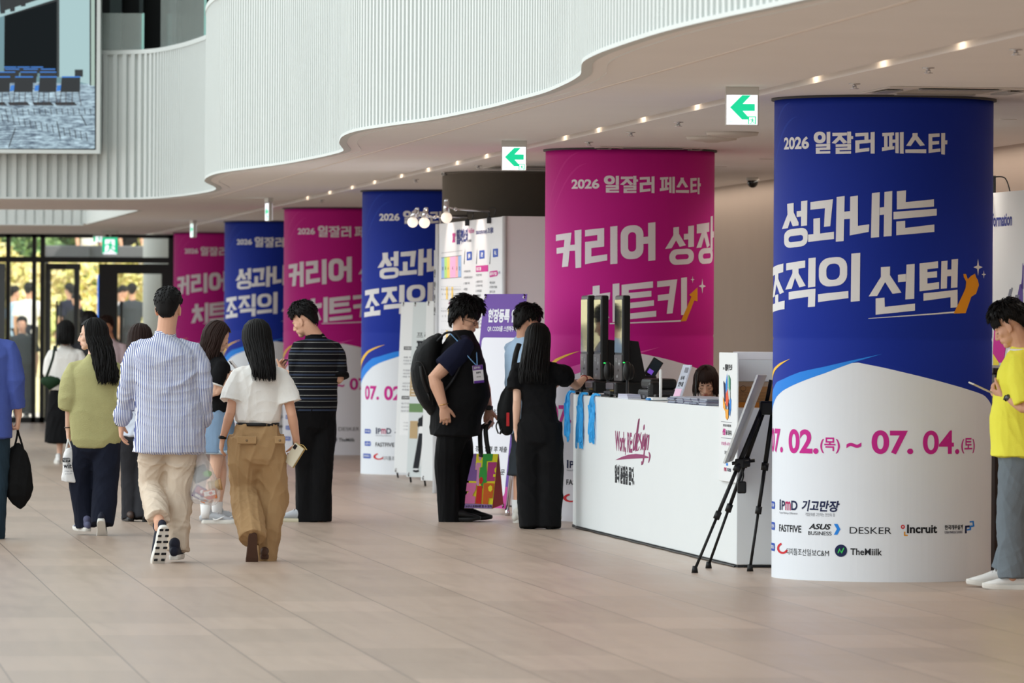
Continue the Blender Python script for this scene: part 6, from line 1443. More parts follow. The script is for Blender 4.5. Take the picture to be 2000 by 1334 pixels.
# ------- cloth materials
def cloth(name, c, rough=.85, am=.08, bump=.25, bs=220): return noisy(mat(name, c, rough, spec=.15), 9, am, bump, bs)
def striped(name, expr_axis, ramp, period, rough=.85, warp=0.0):
    """ramp: [(position 0..1, colour)] repeated with `period` metres along an axis of the garment"""
    m = mat(name, ramp[0][1], rough, spec=.12); n, l, p = nodes(m); tc = n.new('ShaderNodeTexCoord'); d = n.new('ShaderNodeVectorMath'); d.operation = 'DOT_PRODUCT'; d.inputs[1].default_value = Vector(expr_axis)/period
    l.new(tc.outputs['Object'], d.inputs[0]); f = n.new('ShaderNodeMath'); f.operation = 'FRACT'
    src = d.outputs['Value']
    if warp:
        nt = n.new('ShaderNodeTexNoise'); nt.inputs['Scale'].default_value = 5; l.new(tc.outputs['Object'], nt.inputs['Vector']); a = n.new('ShaderNodeMath'); a.operation = 'MULTIPLY_ADD'; a.inputs[1].default_value = warp/period; l.new(nt.outputs['Fac'], a.inputs[0]); l.new(src, a.inputs[2]); src = a.outputs[0]
    l.new(src, f.inputs[0]); cr_ = n.new('ShaderNodeValToRGB'); cr_.color_ramp.interpolation = 'CONSTANT'; e = cr_.color_ramp.elements
    while len(e) < len(ramp): e.new(.5)
    for i, (pos, c) in enumerate(ramp): e[i].position = pos; e[i].color = rgb(*c)
    l.new(f.outputs[0], cr_.inputs[0]); l.new(cr_.outputs[0], p.inputs['Base Color'])
    return m
# ================================================================ PEOPLE: the visitors
C_black = cloth('black_cotton', (17, 17, 19), .85, .12); C_blk2 = cloth('black_trouser_cloth', (15, 15, 17), .8, .1)
C_white = cloth('white_blouse', (232, 229, 224), .8, .03); C_khaki = cloth('khaki_twill', (168, 136, 98), .8, .07)
C_beige = cloth('beige_chino', (206, 190, 172), .8, .05); C_navy = cloth('navy_denim', (26, 30, 44), .85, .15)
C_green = noisy(mat('green_knit', (178, 174, 124), .9, spec=.1), 12, .07, .5, 160); C_blue = cloth('royal_blue_shirt', (72, 88, 158), .75, .08)
C_jean = cloth('washed_denim', (118, 142, 168), .85, .16); C_yel = cloth('yellow_cotton', (240, 236, 84), .8, .03)
C_gjean = cloth('grey_blue_jeans', (112, 122, 130), .85, .12); C_sky = cloth('pale_blue_shirt', (176, 204, 232), .75, .05)
C_char = cloth('charcoal_trousers', (44, 44, 48), .85, .1); C_dgrey = cloth('dark_grey_denim', (56, 62, 68), .85, .12); C_nv = cloth('navy_tshirt', (24, 27, 48), .85, .1)
C_teal = cloth('dark_teal_jeans', (38, 54, 66), .85, .12)
M_rub = mat('white_rubber', (222, 220, 214), .5); M_rubg = mat('grey_rubber', (150, 150, 150), .6); M_navs = mat('navy_mesh_shoe', (28, 32, 48), .7); M_slv = mat('silver_mesh_shoe', (176, 180, 186), .4, spec=.5)
M_blks = mat('black_leather_shoe', (22, 22, 24), .4); M_brs = mat('brown_suede_sole', (78, 54, 42), .8); M_whs = mat('white_leather_shoe', (232, 232, 230), .45); M_sock = mat('white_sock', (232, 232, 232), .9)
def at(p, o): return p+o
TOPM = [(-.30, .178, .118), (0, .178, .122), (.3, .176, .122), (.55, .178, .124), (.78, .190, .126), (.93, .176, .104), (1.0, .13, .082), (1.05, .075, .062)]
def hem_rows(z, rows): return [(z,)+rows[0][1:]]+rows[1:]
# ---- 1. man in the blue-and-white striped shirt, walking away
p = Person(38.1, 333, 'person in a blue and white striped shirt walking away, carrying a clear bag', H=1.85, yaw=0, vox=.005)
p.torso((331, 820), (323, 668), girth=1.06, shw=.195)
p.head((329, 604), 6, 2, hs=.240)
p.arm(False, (252, 752, -.02), (237, 824, .06), (236, 880, .12), n=(1, .1, 0), curl=(18, 24, 16))
p.arm(True, (399, 757, -.03), (397, 826, .05), (393, 880, .08), n=(-1, .2, 0), curl=(55, 70, 35))
p.leg(False, (297, 950, .10), (311, 1022, -.28)); p.leg(True, (350, 962, .06), (347, 1064, .0))
p.finish()
M_str = striped('blue_white_stripe', (1, .25, 0), [(0, (224, 226, 234)), (.5, (108, 118, 164))], .0115, warp=.006)
M_strh = striped('blue_white_stripe_yoke', (0, .3, 1), [(0, (224, 226, 234)), (.5, (108, 118, 164))], .0115)
p.top(M_str, [(-.42, .225, .145), (-.25, .222, .148), (0, .212, .145), (.3, .208, .142), (.6, .216, .144), (.82, .218, .138), (.95, .186, .110), (1.0, .14, .088), (1.05, .078, .07)], {False: (1.82, [.078, .076, .072, .068, .062, .058, .062]), True: (1.82, [.078, .076, .072, .068, .062, .058, .062])}, amp=.009, seed=4, kx=13, kz=15, vox=.007)
m = MB(); nb = p.sho; c = nb+Vector((0, -.008, .045)); m.tube([c+Vector((0, 0, -.028)), c+Vector((0, 0, .028))], [(.078, .072), (.070, .066)], side=(1, 0, 0), n=24, caps='flat'); m.build('collar', M_strh, p.root)
m = MB()
for rt in (False, True):
    e, w = p.J['el', rt], p.J['wr', rt]; q = e.lerp(w, .80); d = (w-e).normalized(); m2 = MB(); m2.tube([q-d*.03, q-d*.015, q+d*.015, q+d*.03], [.058, .066, .067, .058], n=18); m2.build('rolled_cuff', M_str, p.root)
p.trousers(C_beige, [(-.28, .150, .118), (0, .185, .130), (.3, .165, .115)], {False: [(0, .108), (.5, .104), (1, .088), (1.5, .086), (1.9, .078)], True: [(0, .108), (.5, .100), (1, .088), (1.5, .080), (2.14, .078)]}, amp=.009, seed=5, vox=.008)
shoe(p.root, p.j(340, 1094, -.16), 2, 0, M_navs, M_rub, L=.295, chunky=1.15)
a = p.J['an', False]; shoe(p.root, p.j(321, 1034, -.34), -24, 66, M_navs, M_rub, L=.295, chunky=1.15, tread=True)
hair_short(p.root, p.HM, M_hair, 7, front=34, side=8, nape=-58, top=.024, sidet=.008, tuft=260, tl=.03, lift=.5, parent=p.bo)
w = p.J['wr', False]; m = MB(); m.tube([w+Vector((.002, 0, .008)), w+Vector((.002, -.002, -.022))], [.034, .034], n=20, caps='flat'); o = m.build('watch_strap', mat('lime_strap', (186, 196, 120), .6), p.root); m = MB(); m.box((w.x-.036, w.y-.018, w.z-.028), (w.x-.028, w.y+.018, w.z+.014), ch=.004); m.build('watch_case', mat('watch_case', (60, 62, 58), .3), o)
man = p
# ---- 2. woman in white blouse and khaki trousers, walking away
p = Person(38.4, 505, 'person in a white short-sleeved blouse and loose khaki trousers walking away', H=1.62, yaw=0, fem=True, vox=.005, skin=M_skin)
p.torso((502, 856), (508, 719), girth=.98, shw=.150)
p.head((500, 662), -24, 6, hs=.222, face=True)
p.arm(False, (450, 806, -.05), (435, 856, .0), (427, 905, .05), n=(1, .3, 0), curl=(20, 26, 18))
p.arm(True, (570, 810, -.03), (580, 866, .05), (577, 905, .06), n=(-1, -.35, 0), curl=(48, 55, 30), thumb=(.8, .5, .5))
p.leg(False, (477, 958, .05), (492, 1048, -.25)); p.leg(True, (534, 962, .08), (517, 1078, .0))
p.finish()
p.top(C_white, [(.12, .126, .092), (.205, .142, .104), (.25, .172, .126), (.36, .182, .131), (.6, .186, .132), (.8, .188, .122), (.93, .166, .098), (1.0, .115, .076), (1.05, .068, .06)], {False: (.72, [.070, .084, .098, .104]), True: (.72, [.070, .084, .098, .104])}, amp=.009, seed=11, name='blouse', kx=12, kz=9, vox=.007)
p.trousers(C_khaki, [(-.30, .170, .132), (-.1, .196, .142), (.1, .178, .124), (.215, .158, .114)], {False: [(0, .122), (.5, .124), (1, .112), (1.5, .116), (2.06, .100)], True: [(0, .122), (.5, .124), (1, .115), (1.5, .106), (2.22, .088)]}, amp=.012, seed=12, kx=15, kz=10, vox=.008)
m = MB(); q = p.pel+(p.sho-p.pel)*.20; m.tube([q-Vector((0, 0, .012)), q+Vector((0, 0, .010))], [(.147, .108), (.1465, .1075)], side=p.rt, n=32, caps='flat'); m.build('belt', mat('black_belt', (24, 22, 22), .5), p.root)
for sx, lab in ((-1, ''), (1, '')):
    q = p.j(484 if sx < 0 else 548, 858, 0); q.y = p.pel.y-.146+(.0 if sx < 0 else .035); m = MB(); m.box((q.x-.065*(1 if sx < 0 else .55), q.y-.006, q.z-.028), (q.x+.065*(1 if sx < 0 else .55), q.y+.02, q.z+.022), ch=.005); o = m.build('pocket_flap', C_khaki, p.root); m = MB(); m.ell((q.x, q.y-.008, q.z-.006), (.008, .003, .008)); m.build('button', mat('tan_button', (120, 96, 70), .4), o)
shoe(p.root, p.j(516, 1092, -.10), 4, 0, M_brs, M_brs, L=.24, low=True)
shoe(p.root, p.j(494, 1046, -.30), -6, 66, M_brs, M_brs, L=.25, low=True, flat=True)
hair_long(p.root, p.HM, M_hair, p.j(0, 742).z, 21, n=200, back=(.055, -.115), spread=.92, wave=.004, face=78, parent=p.bo)
m = MB(); w = p.J['wr', False]; m.tube([w+Vector((0, 0, .016)), w+Vector((-.002, 0, -.004))], [.028, .028], n=18, caps='flat'); m.build('bracelet', M_black, p.root)
m = MB(); q = p.j(514, 702, -.02); nb = p.sho+Vector((0, -.01, .035)); m.tube([nb+Vector((.075*math.cos(t), .072*math.sin(t), .012*math.sin(t*1))) for t in [2*PI*k/24 for k in range(24)]], [.004]*24, n=6, closed=True); m.build('lanyard_cord', mat('blue_cord', (60, 120, 200), .6), p.root)
khaki = p
# ---- 3. woman in the green jumper
p = Person(42.9, 188, 'person in a sage green jumper, face turned left, holding a white shop bag', H=1.62, yaw=-4, fem=True, vox=.0055, skin=M_skin2)
p.torso((188, 842), (184, 708), girth=1.0, shw=.158)
p.head((179, 655), -84, 2, hs=.222, face=True, eyes_down=False)
p.arm(False, (137, 776, -.02), (133, 838, .03), (133, 880, .05), n=(1, .2, 0), curl=(50, 62, 30))
p.arm(True, (232, 778, .0), (232, 830, .10), (228, 868, .16), n=(-1, .2, 0))
p.leg(False, (158, 940, .06), (167, 1018, .05)); p.leg(True, (206, 945, -.04), (200, 1016, -.12))
p.finish()
p.top(C_green, [(-.24, .185, .135), (-.12, .210, .148), (.2, .216, .150), (.5, .208, .144), (.8, .205, .134), (.94, .172, .102), (1.0, .125, .085), (1.03, .09, .07)], {False: (1.42, [.082, .094, .102, .104, .098, .070]), True: (1.42, [.082, .094, .102, .104, .098, .070])}, name='jumper', amp=.004, seed=21, kx=9, kz=8)
p.trousers(C_navy, [(-.3, .165, .125), (0, .180, .130), (.2, .16, .115)], {False: [(0, .112), (.5, .112), (1, .106), (1.5, .102), (2.18, .092)], True: [(0, .115), (.5, .116), (1, .110), (1.5, .108), (2.14, .098)]}, amp=.006, seed=22)
shoe(p.root, p.j(171, 1038, -.03), -25, 0, mat('violet_grey_shoe', (92, 94, 122), .6), M_rub, L=.25)
shoe(p.root, p.j(197, 1020, -.24), 0, 42, M_navs, M_rub, L=.25)
hair_long(p.root, p.HM, M_hair, p.j(0, 752).z, 5, n=210, back=(.095, -.105), spread=.95, wave=.014, face=66, parent=p.bo)
w = p.J['wr', False]; m = MB(); m.tube([w+Vector((0, 0, .015)), w+Vector((0, 0, .009))], [.0285, .0285], n=16, caps='flat'); m.build('hair_tie', M_black, p.root)
green = p
# ---- 4. man in the royal blue shirt cut by the left edge
p = Person(42.0, -32, 'person in a royal blue shirt at the left edge, holding a black drawstring bag', H=1.78, yaw=4, vox=.006)
p.torso((-32, 812), (-30, 668), girth=1.05, shw=.19)
p.head((-32, 612), 0, 0)
p.arm(True, (30, 742, -.04), (36, 812, .03), (33, 860, .05), n=(-1, .1, 0), curl=(60, 72, 40))
p.arm(False, (-92, 745, 0), (-95, 812, .05))
p.leg(True, (-6, 935, .05), (-12, 1045, .05)); p.leg(False, (-56, 935, -.02), (-56, 1045, -.1))
p.finish()
p.top(C_blue, [(-.30, .205, .140), (0, .200, .140), (.3, .196, .136), (.6, .200, .138), (.82, .208, .132), (.95, .176, .104), (1.0, .13, .085), (1.05, .076, .066)], {True: (1.78, [.078, .076, .072, .068, .062, .060]), False: (1.78, [.078, .076, .072, .068, .062, .060])}, amp=.006, seed=31, kx=14, kz=15)
p.trousers(C_teal, [(-.28, .155, .12), (0, .18, .13), (.2, .165, .115)], {True: [(0, .108), (.5, .105), (1, .09), (1.5, .086), (2.2, .078)], False: [(0, .108), (.5, .105), (1, .09), (1.5, .086), (2.2, .078)]}, seed=32)
shoe(p.root, p.j(-12, 1054, -.06), 5, 0, M_blks, M_rubg); shoe(p.root, p.j(-56, 1056, -.16), -5, 0, M_blks, M_rubg)
hair_short(p.root, p.HM, M_hair, 9, parent=p.bo)
bluem = p
# ---- 5. young man in the striped polo shirt
p = Person(46.1, 612, 'person in a dark striped polo shirt and black trousers standing, looking down to the left', H=1.785, yaw=-38, vox=.005, skin=M_skin)
p.torso((613, 798), (618, 668), girth=1.03, shw=.185)
p.head((594, 627), -68, 22, hs=.238, face=True)
p.arm(False, (583, 742, .02), (560, 728, .22), (548, 718, .30), n=(.4, .1, .8), curl=(40, 45, 25))
p.arm(True, (662, 740, .04), (650, 742, .26), (630, 730, .34), n=(-.4, .1, .8), curl=(40, 45, 25))
p.leg(False, (598, 915, .03), (600, 1008, .02), .95); p.leg(True, (628, 917, -.02), (626, 1008, -.02), .95)
p.finish()
M_polo = striped('polo_stripes', (0, 0, 1), [(0, (20, 21, 25)), (.30, (150, 152, 150)), (.335, (24, 25, 28)), (.50, (52, 62, 84)), (.62, (20, 21, 25)), (.80, (170, 170, 164)), (.835, (24, 25, 30))], .095)
p.top(M_polo, [(-.05, .190, .138), (.08, .192, .140), (.3, .186, .136), (.6, .192, .140), (.82, .204, .136), (.94, .18, .106), (1.0, .135, .088), (1.04, .085, .07)], {False: (.95, [.080, .084, .084, .080]), True: (.95, [.080, .084, .084, .080])}, name='polo_shirt', amp=.005, seed=41, kx=12, kz=12)
m = MB(); c = p.sho+Vector((-.012, .0, .04)); m.tube([c+Vector((0, 0, -.03)), c+Vector((0, 0, .022)), c+Vector((0, 0, .016))], [(.088, .082), (.076, .074), (.082, .078)], side=p.rs, n=24, caps='flat'); m.build('collar', C_black, p.root)
for rt in (False, True):
    sh = p.shR if rt else p.shL; e = p.J['el', rt]; q = sh.lerp(e, .95); d = (e-sh).normalized(); m = MB(); m.tube([q-d*.022, q+d*.006], [.0845*p.k, .0845*p.k], n=18, caps='flat'); m.build('sleeve_cuff', C_black, p.root)
p.trousers(C_blk2, [(-.28, .150, .125), (0, .178, .135), (.15, .165, .122)], {False: [(0, .112), (.5, .108), (1, .092), (1.5, .090), (2.16, .092)], True: [(0, .112), (.5, .110), (1, .094), (1.5, .090), (2.12, .094)]}, seed=42, amp=.005)
shoe(p.root, p.j(603, 1020, -.02), -80, 0, M_slv, mat('cream_sole', (214, 208, 184), .6), L=.29); shoe(p.root, p.j(634, 1020, .04), -60, 0, M_slv, mat('cream_sole', (214, 208, 184), .6), L=.29)
hair_short(p.root, p.HM, M_hair, 12, front=30, side=6, nape=-58, top=.036, sidet=.009, tuft=320, tl=.045, lift=.8, fringe=.10, parent=p.bo)
polo = p
# ---- 6. woman in black T-shirt and denim skirt
p = Person(45.7, 424, 'person in a black T-shirt and denim skirt, head bent over a phone', H=1.60, yaw=68, fem=True, vox=.005, skin=M_skin2)
p.torso((424, 822), (421, 703), girth=1.03, shw=.155)
p.head((425, 660), 76, 26, hs=.226, face=True)
p.arm(True, (414, 774, -.17), (446, 744, -.15), (462, 722, -.08), n=(.3, .5, .5), curl=(40, 48, 26))
p.arm(False, (430, 774, .14), (452, 744, .10), (464, 722, .05), n=(.2, -.5, .5), curl=(40, 48, 26))
p.leg(True, (420, 920, -.05), (402, 1000, -.06), 1.08); p.leg(False, (432, 920, .06), (424, 998, .08), 1.08)
p.finish()
p.top(C_black, [(.0, .160, .12), (.15, .160, .118), (.4, .155, .116), (.68, .170, .128), (.86, .172, .116), (.95, .15, .092), (1.0, .11, .074), (1.05, .068, .06)], {True: (.62, [.066, .072, .074]), False: (.62, [.066, .072, .074])}, name='tshirt', amp=.004, seed=51)
sh, e = p.shR, p.J['el', True]; q = sh.lerp(e, .62); d = (e-sh).normalized(); m = MB(); m.tube([q-d*.006, q+d*.006], [.0695, .0695], n=18, caps='flat'); m.build('white_trim', C_white, p.root)
mb = MB(); p.rings(mb, [(-.52, .205, .160), (-.3, .200, .155), (0, .182, .138), (.2, .155, .118)], 1.0, 0); me = fuse(mb, 'skirt', .008, 3); folds(me, .005, 52, 18, 5); skinobj(me, 'skirt', C_jean, p.root)
mb = MB(); q = p.pel+Vector((0, 0, -.51*(p.sho.z-p.pel.z))); mb.tube([q-Vector((0, 0, .014)), q+Vector((0, 0, .016))], [(.192, .15), (.194, .152)], side=p.rt, n=40, caps='flat'); mb.build('frayed_hem', mat('pale_denim_fray', (176, 192, 206), .9), p.root)
for rt, hx, hy, dy, yw in ((True, 398, 1024, -.06, 86), (False, 420, 1021, .09, 78)):
    a = p.J['an', rt]; m = MB(); m.tube([a+Vector((0, 0, .075)), a, a-Vector((.0, 0, .05))], [.047, .041, .04], n=16, caps='flat'); m.build('sock', M_sock, p.root)
    s_ = shoe(p.root, p.j(hx, hy, dy), yw, 0, M_slv, M_rub, L=.265, chunky=1.2)
    h = p.j(hx, hy, dy)
    m = MB(); m.tube(catmull([h+Vector((.075, -.038, .045)), h+Vector((.105, -.041, .038)), h+Vector((.165, -.042, .066))], 5), [.003]+[.006]*8+[.002]*2, n=6); m.build('side_mark', mat('white_mark', (236, 236, 236), .5), s_)
hair_long(p.root, p.HM, M_hairb, p.j(0, 716).z, 8, n=150, back=(-.055, -.02), spread=1.0, wave=.006, face=70, parent=p.bo)
bt = p
# ---- 7. big man with backpack and name badge
p = Person(46.4, 890, 'person with fluffy hair, glasses and black backpack, a big man standing side-on', H=1.80, yaw=78, vox=.005, skin=M_skin)
p.torso((888, 800), (901, 662), girth=1.22, belly=.085, shw=.195)
p.head((911, 623), 108, 16, hs=.246, fat=.14, face=True)
p.arm(True, (848, 738, -.27), (866, 793, -.31), (873, 838, -.30), n=(-.2, 1, 0), curl=(24, 32, 22), g=1.25, hs=1.08)
p.arm(False, (944, 748, .24), (954, 800, .20), (954, 850, .17), n=(0, -1, .0), curl=(62, 74, 40), g=1.15, hs=1.05)
p.leg(True, (872, 905, -.07), (876, 996, -.07), 1.25); p.leg(False, (902, 905, .09), (903, 994, .09), 1.25)
p.finish()
p.top(C_nv, [(-.30, .182, .136), (-.1, .184, .138), (.2, .182, .136), (.5, .178, .130), (.78, .178, .126), (.93, .18, .112), (1.0, .14, .092), (1.05, .088, .075)], {True: (.72, [.086, .094, .098]), False: (.72, [.086, .094, .098])}, name='tshirt', amp=.006, seed=61, kx=9, kz=10)
p.top(C_black, [(-.36, .205, .158), (-.1, .206, .160), (.2, .202, .158), (.5, .196, .150), (.78, .184, .140)], {}, name='vest', neck=.012, amp=.006, seed=62, kx=9, kz=8)
p.trousers(C_blk2, [(-.34, .150, .130), (0, .165, .140), (.2, .155, .13)], {True: [(0, .128), (.5, .122), (1, .102), (1.5, .094), (2.3, .088)], False: [(0, .128), (.5, .122), (1, .102), (1.5, .094), (2.3, .088)]}, seed=63, amp=.006)
shoe(p.root, p.j(868, 1018, -.08), 82, 0, M_blks, M_blks, L=.29, low=True); shoe(p.root, p.j(893, 1016, .10), 74, 0, M_blks, M_blks, L=.29, low=True)
hair_short(p.root, p.HM, M_hair, 15, front=26, side=-8, nape=-58, top=.050, sidet=.030, tuft=520, tl=.065, lift=.9, fringe=.28, parent=p.bo)
m = MB(); M = p.HM
for sx in (-1, 1): m.tube([(sx*.034+.024*math.cos(t), .094-.010*abs(math.cos(t))*(1 if sx*math.cos(t) > 0 else .2), -.008+.019*math.sin(t)) for t in [2*PI*k/20 for k in range(20)]], [.0016]*20, n=5, M=M, closed=True); m.tube([(sx*.057, .086, -.004), (sx*.074, .04, -.002), (sx*.078, -.01, -.004)], [.0015]*3, n=5, M=M)
m.tube([(-.010, .096, -.006), (.010, .096, -.006)], [.0015]*2, n=5, M=M); m.build('glasses', mat('dark_wire', (40, 36, 36), .3, metal=.6), p.root)
pf = lambda x, y, dy=0.0: p.j(x, y, dy)
m = MB(); m.tube(catmull([pf(880, 652, -.10), pf(895, 668, -.20), pf(914, 696, -.255), pf(931, 714, -.245)], 6), [.0045]*19, n=6); m.tube(catmull([pf(914, 652, -.02), pf(929, 680, -.14), pf(932, 714, -.24)], 6), [.0045]*13, n=6); o = m.build('lanyard_cord', mat('pale_blue_cord', (120, 170, 220), .6), p.root)
b0 = pf(934, 730, -.262); M = Matrix.Translation(b0) @ Matrix.Rotation(R(24), 4, 'Z') @ Matrix.Rotation(R(-6), 4, 'Y')
m = MB(); m.box((-.045, -.003, -.075), (.045, .003, .07), 0, M); m.box((-.045, -.0036, -.075), (.045, .0, -.055), 1, M); m.box((-.045, -.0036, .03), (.045, .0, .07), 2, M); fb = lambda x, z, o_=0: M @ Vector((x, -.004-o_, z)); flat_text(m, '일잘러 페스타', -.035, .042, .03, .06, 0, fb, .0003, .02); flat_text(m, '참관객', -.02, .0, .02, .018, 3, fb, .0003, .03); flat_text(m, 'VISITOR', -.02, -.03, .02, -.02, 3, fb, .0003, .01); flat_rect(m, .022, .036, .04, .064, 1, fb, .0004)
m.build('name_badge', [mat('badge_white', (232, 230, 236), .4), mat('badge_violet', (96, 52, 150), .4), mat('badge_header', (120, 84, 150), .4), mat('print_ink_black', (26, 30, 34))], o)
w = p.J['wr', True]; m = MB(); m.tube([w+Vector((.036*math.cos(t), .034*math.sin(t), .012+.008*math.cos(t))) for t in [2*PI*k/20 for k in range(20)]], [.004]*20, n=6, closed=True); m.build('bracelet', mat('gold_chain', (196, 150, 90), .3, metal=.8), p.root)
w = p.J['wr', False]; m = MB(); m.tube([w+Vector((0, 0, .03)), w+Vector((0, 0, -.0))], [.038, .038], n=18, caps='flat'); m.box((w.x-.022, w.y-.045, w.z-.005), (w.x+.022, w.y-.034, w.z+.035), ch=.006); m.build('watch', M_blks, p.root)
d, nn = p.J['hd', True]; q = p.J['wr', True]+d*.105; m = MB(); m.tube([q+Vector((.012*math.cos(t)+.002, .012*math.sin(t)-.004, .0)) for t in [2*PI*k/16 for k in range(16)]], [.002]*16, n=5, closed=True); m.build('ring', mat('gold_ring', (214, 170, 96), .2, metal=1), p.root)
big = p
# ---- 8. man in the pale blue shirt, half hidden
p = Person(46.3, 1030, 'person in pale blue shirt and dark grey shorts, half hidden by the woman in black', H=1.75, yaw=52, vox=.0055)
p.torso((1026, 800), (1024, 668), girth=1.0, shw=.18)
p.head((1031, 632), 62, 14, hs=.236, face=True)
p.arm(False, (1062, 745, .16), (1085, 752, .10), (1098, 746, .05), n=(.2, -.3, .9), curl=(45, 50, 28))
p.arm(True, (1014, 748, -.16), (1062, 764, -.06), (1086, 756, -.02), n=(.1, .4, .9), curl=(45, 50, 28))
p.leg(True, (1017, 912, -.06), (1010, 998, -.08)); p.leg(False, (1040, 912, .1), (1040, 994, .1))
p.finish()
p.top(C_sky, [(-.34, .195, .138), (0, .192, .138), (.3, .186, .134), (.6, .19, .136), (.82, .198, .13), (.94, .174, .104), (1.0, .13, .085), (1.05, .08, .068)], {True: (.95, [.080, .088, .094, .094]), False: (.95, [.08, .088, .094, .094])}, amp=.006, seed=71, kx=10, kz=8)
p.trousers(C_dgrey, [(-.3, .155, .125), (0, .172, .132), (.2, .16, .12)], {True: [(0, .118), (.5, .118), (.9, .110), (1.22, .104)], False: [(0, .118), (.5, .118), (.9, .110), (1.22, .104)]}, name='shorts', seed=72)
for rt, hx, hy, dy in ((True, 1008, 1024, -.12), (False, 1034, 1018, .08)):
    a = p.J['an', rt]; m = MB(); m.tube([a+Vector((0, 0, .09)), a, a-Vector((0, 0, .05))], [.047, .042, .042], n=16, caps='flat'); m.build('sock', M_sock, p.root); shoe(p.root, p.j(hx, hy, dy), 46 if rt else 60, 0, mat('cream_sneaker', (214, 212, 204), .5), M_rub, L=.29, chunky=1.3)
hair_short(p.root, p.HM, M_hair, 17, front=28, side=2, nape=-58, top=.036, sidet=.014, tuft=380, tl=.05, lift=.6, fringe=.2, parent=p.bo)
sky = p
# ---- 9. woman in black at the counter
p = Person(44.8, 1053, 'person with long black hair, dressed all in black, reaching for a kiosk', H=1.60, yaw=14, fem=True, vox=.005, skin=M_skin2)
p.torso((1054, 828), (1048, 710), girth=1.0, shw=.155)
p.head((1051, 664), 18, 8, hs=.222)
p.arm(False, (1010, 782, -.03), (1008, 840, .02), (1009, 880, .04), n=(1, .1, 0), curl=(14, 18, 12))
p.arm(True, (1126, 754, .16), (1142, 738, .40), (1158, 736, .55), n=(.0, .3, -1), curl=(12, 16, 10), thumb=(.7, .7, -.1))
p.leg(False, (1034, 930, .05), (1037, 1012, .0)); p.leg(True, (1075, 930, .02), (1073, 1012, -.02))
p.finish()
p.top(C_black, [(-.02, .150, .115), (.1, .160, .118), (.35, .150, .112), (.65, .166, .122), (.86, .176, .116), (.95, .155, .095), (1.0, .112, .076), (1.05, .068, .06)], {False: (.68, [.080, .094, .092, .074]), True: (.60, [.082, .102, .100, .078])}, name='tshirt', amp=.005, seed=81)
p.trousers(C_blk2, [(-.3, .160, .125), (-.05, .178, .132), (.15, .160, .118), (.27, .142, .105)], {False: [(0, .115), (.5, .120), (1, .118), (1.5, .116), (2.24, .104)], True: [(0, .115), (.5, .120), (1, .118), (1.5, .116), (2.24, .104)]}, seed=82, amp=.006)
shoe(p.root, p.j(1037, 1034, -.02), -6, 0, M_blks, M_blks, L=.235, low=True); shoe(p.root, p.j(1074, 1034, -.04), 12, 0, M_blks, M_blks, L=.235, low=True)
hair_long(p.root, p.HM, M_hair, p.j(0, 744).z, 33, n=230, back=(-.03, -.11), spread=1.12, wave=.002, face=70, parent=p.bo, taper=1.0)
w = p.J['wr', True]; m = MB(); dd = (p.J['wr', True]-p.J['el', True]).normalized(); m.tube([w-dd*.02, w-dd*.012], [.0295, .029], n=16, caps='flat'); m.build('bracelet', mat('thin_red_cord', (150, 60, 60), .6), p.root)
wb = p
# ---- 10. woman seated behind the counter
p = Person(45.0, 1384, 'person with a brown bob seated behind the counter, looking down, only the head showing', H=1.6, yaw=184, fem=True, vox=.005, skin=M_skin2)
p.torso((1386, 908, .02), (1384, 792, .08), girth=1.0, shw=.155)
p.head((1379, 748, -.02), 186, 26, hs=.226, face=True)
p.arm(True, (1352, 842, -.05), (1362, 830, -.20), (1372, 824, -.27), n=(0, 0, -1)); p.arm(False, (1418, 842, -.05), (1402, 830, -.20), (1392, 824, -.27), n=(0, 0, -1))
p.leg(True, (1372, 912, -.36), (1372, 1010, -.34)); p.leg(False, (1402, 912, -.36), (1402, 1010, -.34))
p.finish()
p.top(C_black, [(-.02, .155, .118), (.2, .155, .116), (.6, .165, .122), (.86, .172, .112), (.95, .15, .092), (1.0, .11, .074), (1.05, .068, .06)], {False: (1.7, [.066, .062, .056, .052, .046]), True: (1.7, [.066, .062, .056, .052, .046])}, seed=91)
p.trousers(C_char, [(-.3, .16, .125), (0, .17, .13), (.1, .16, .12)], {False: [(0, .1), (.5, .096), (1, .08), (1.5, .07), (2.0, .062)], True: [(0, .1), (.5, .096), (1, .08), (1.5, .07), (2.0, .062)]}, seed=92)
for x in (1372, 1402): h = p.j(x, 1000, -.30); h.z = 0; shoe(p.root, h, 184, 0, M_blks, M_blks, L=.24, low=True)
hair_long(p.root, p.HM, M_hairb, p.j(0, 768).z, 41, n=150, back=(0, .03), spread=1.05, wave=.003, face=46, fringe=True, parent=p.bo, taper=.95)
q = p.pel+p.o; st = empty('stool', (q.x, q.y+.02, 0), 0, 'round stool hidden behind the counter under the seated woman', 'stool'); hz = q.z-.165*p.k
m = MB(); m.lathe([(.16, hz-.05), (.18, hz-.03), (.17, hz)], 28); m.build('seat', M_blks, st); m = MB(); m.lathe([(.2, 0), (.19, .02), (.03, .03), (.03, hz-.05)], 24); m.build('pedestal', M_chrome, st)
seat = p
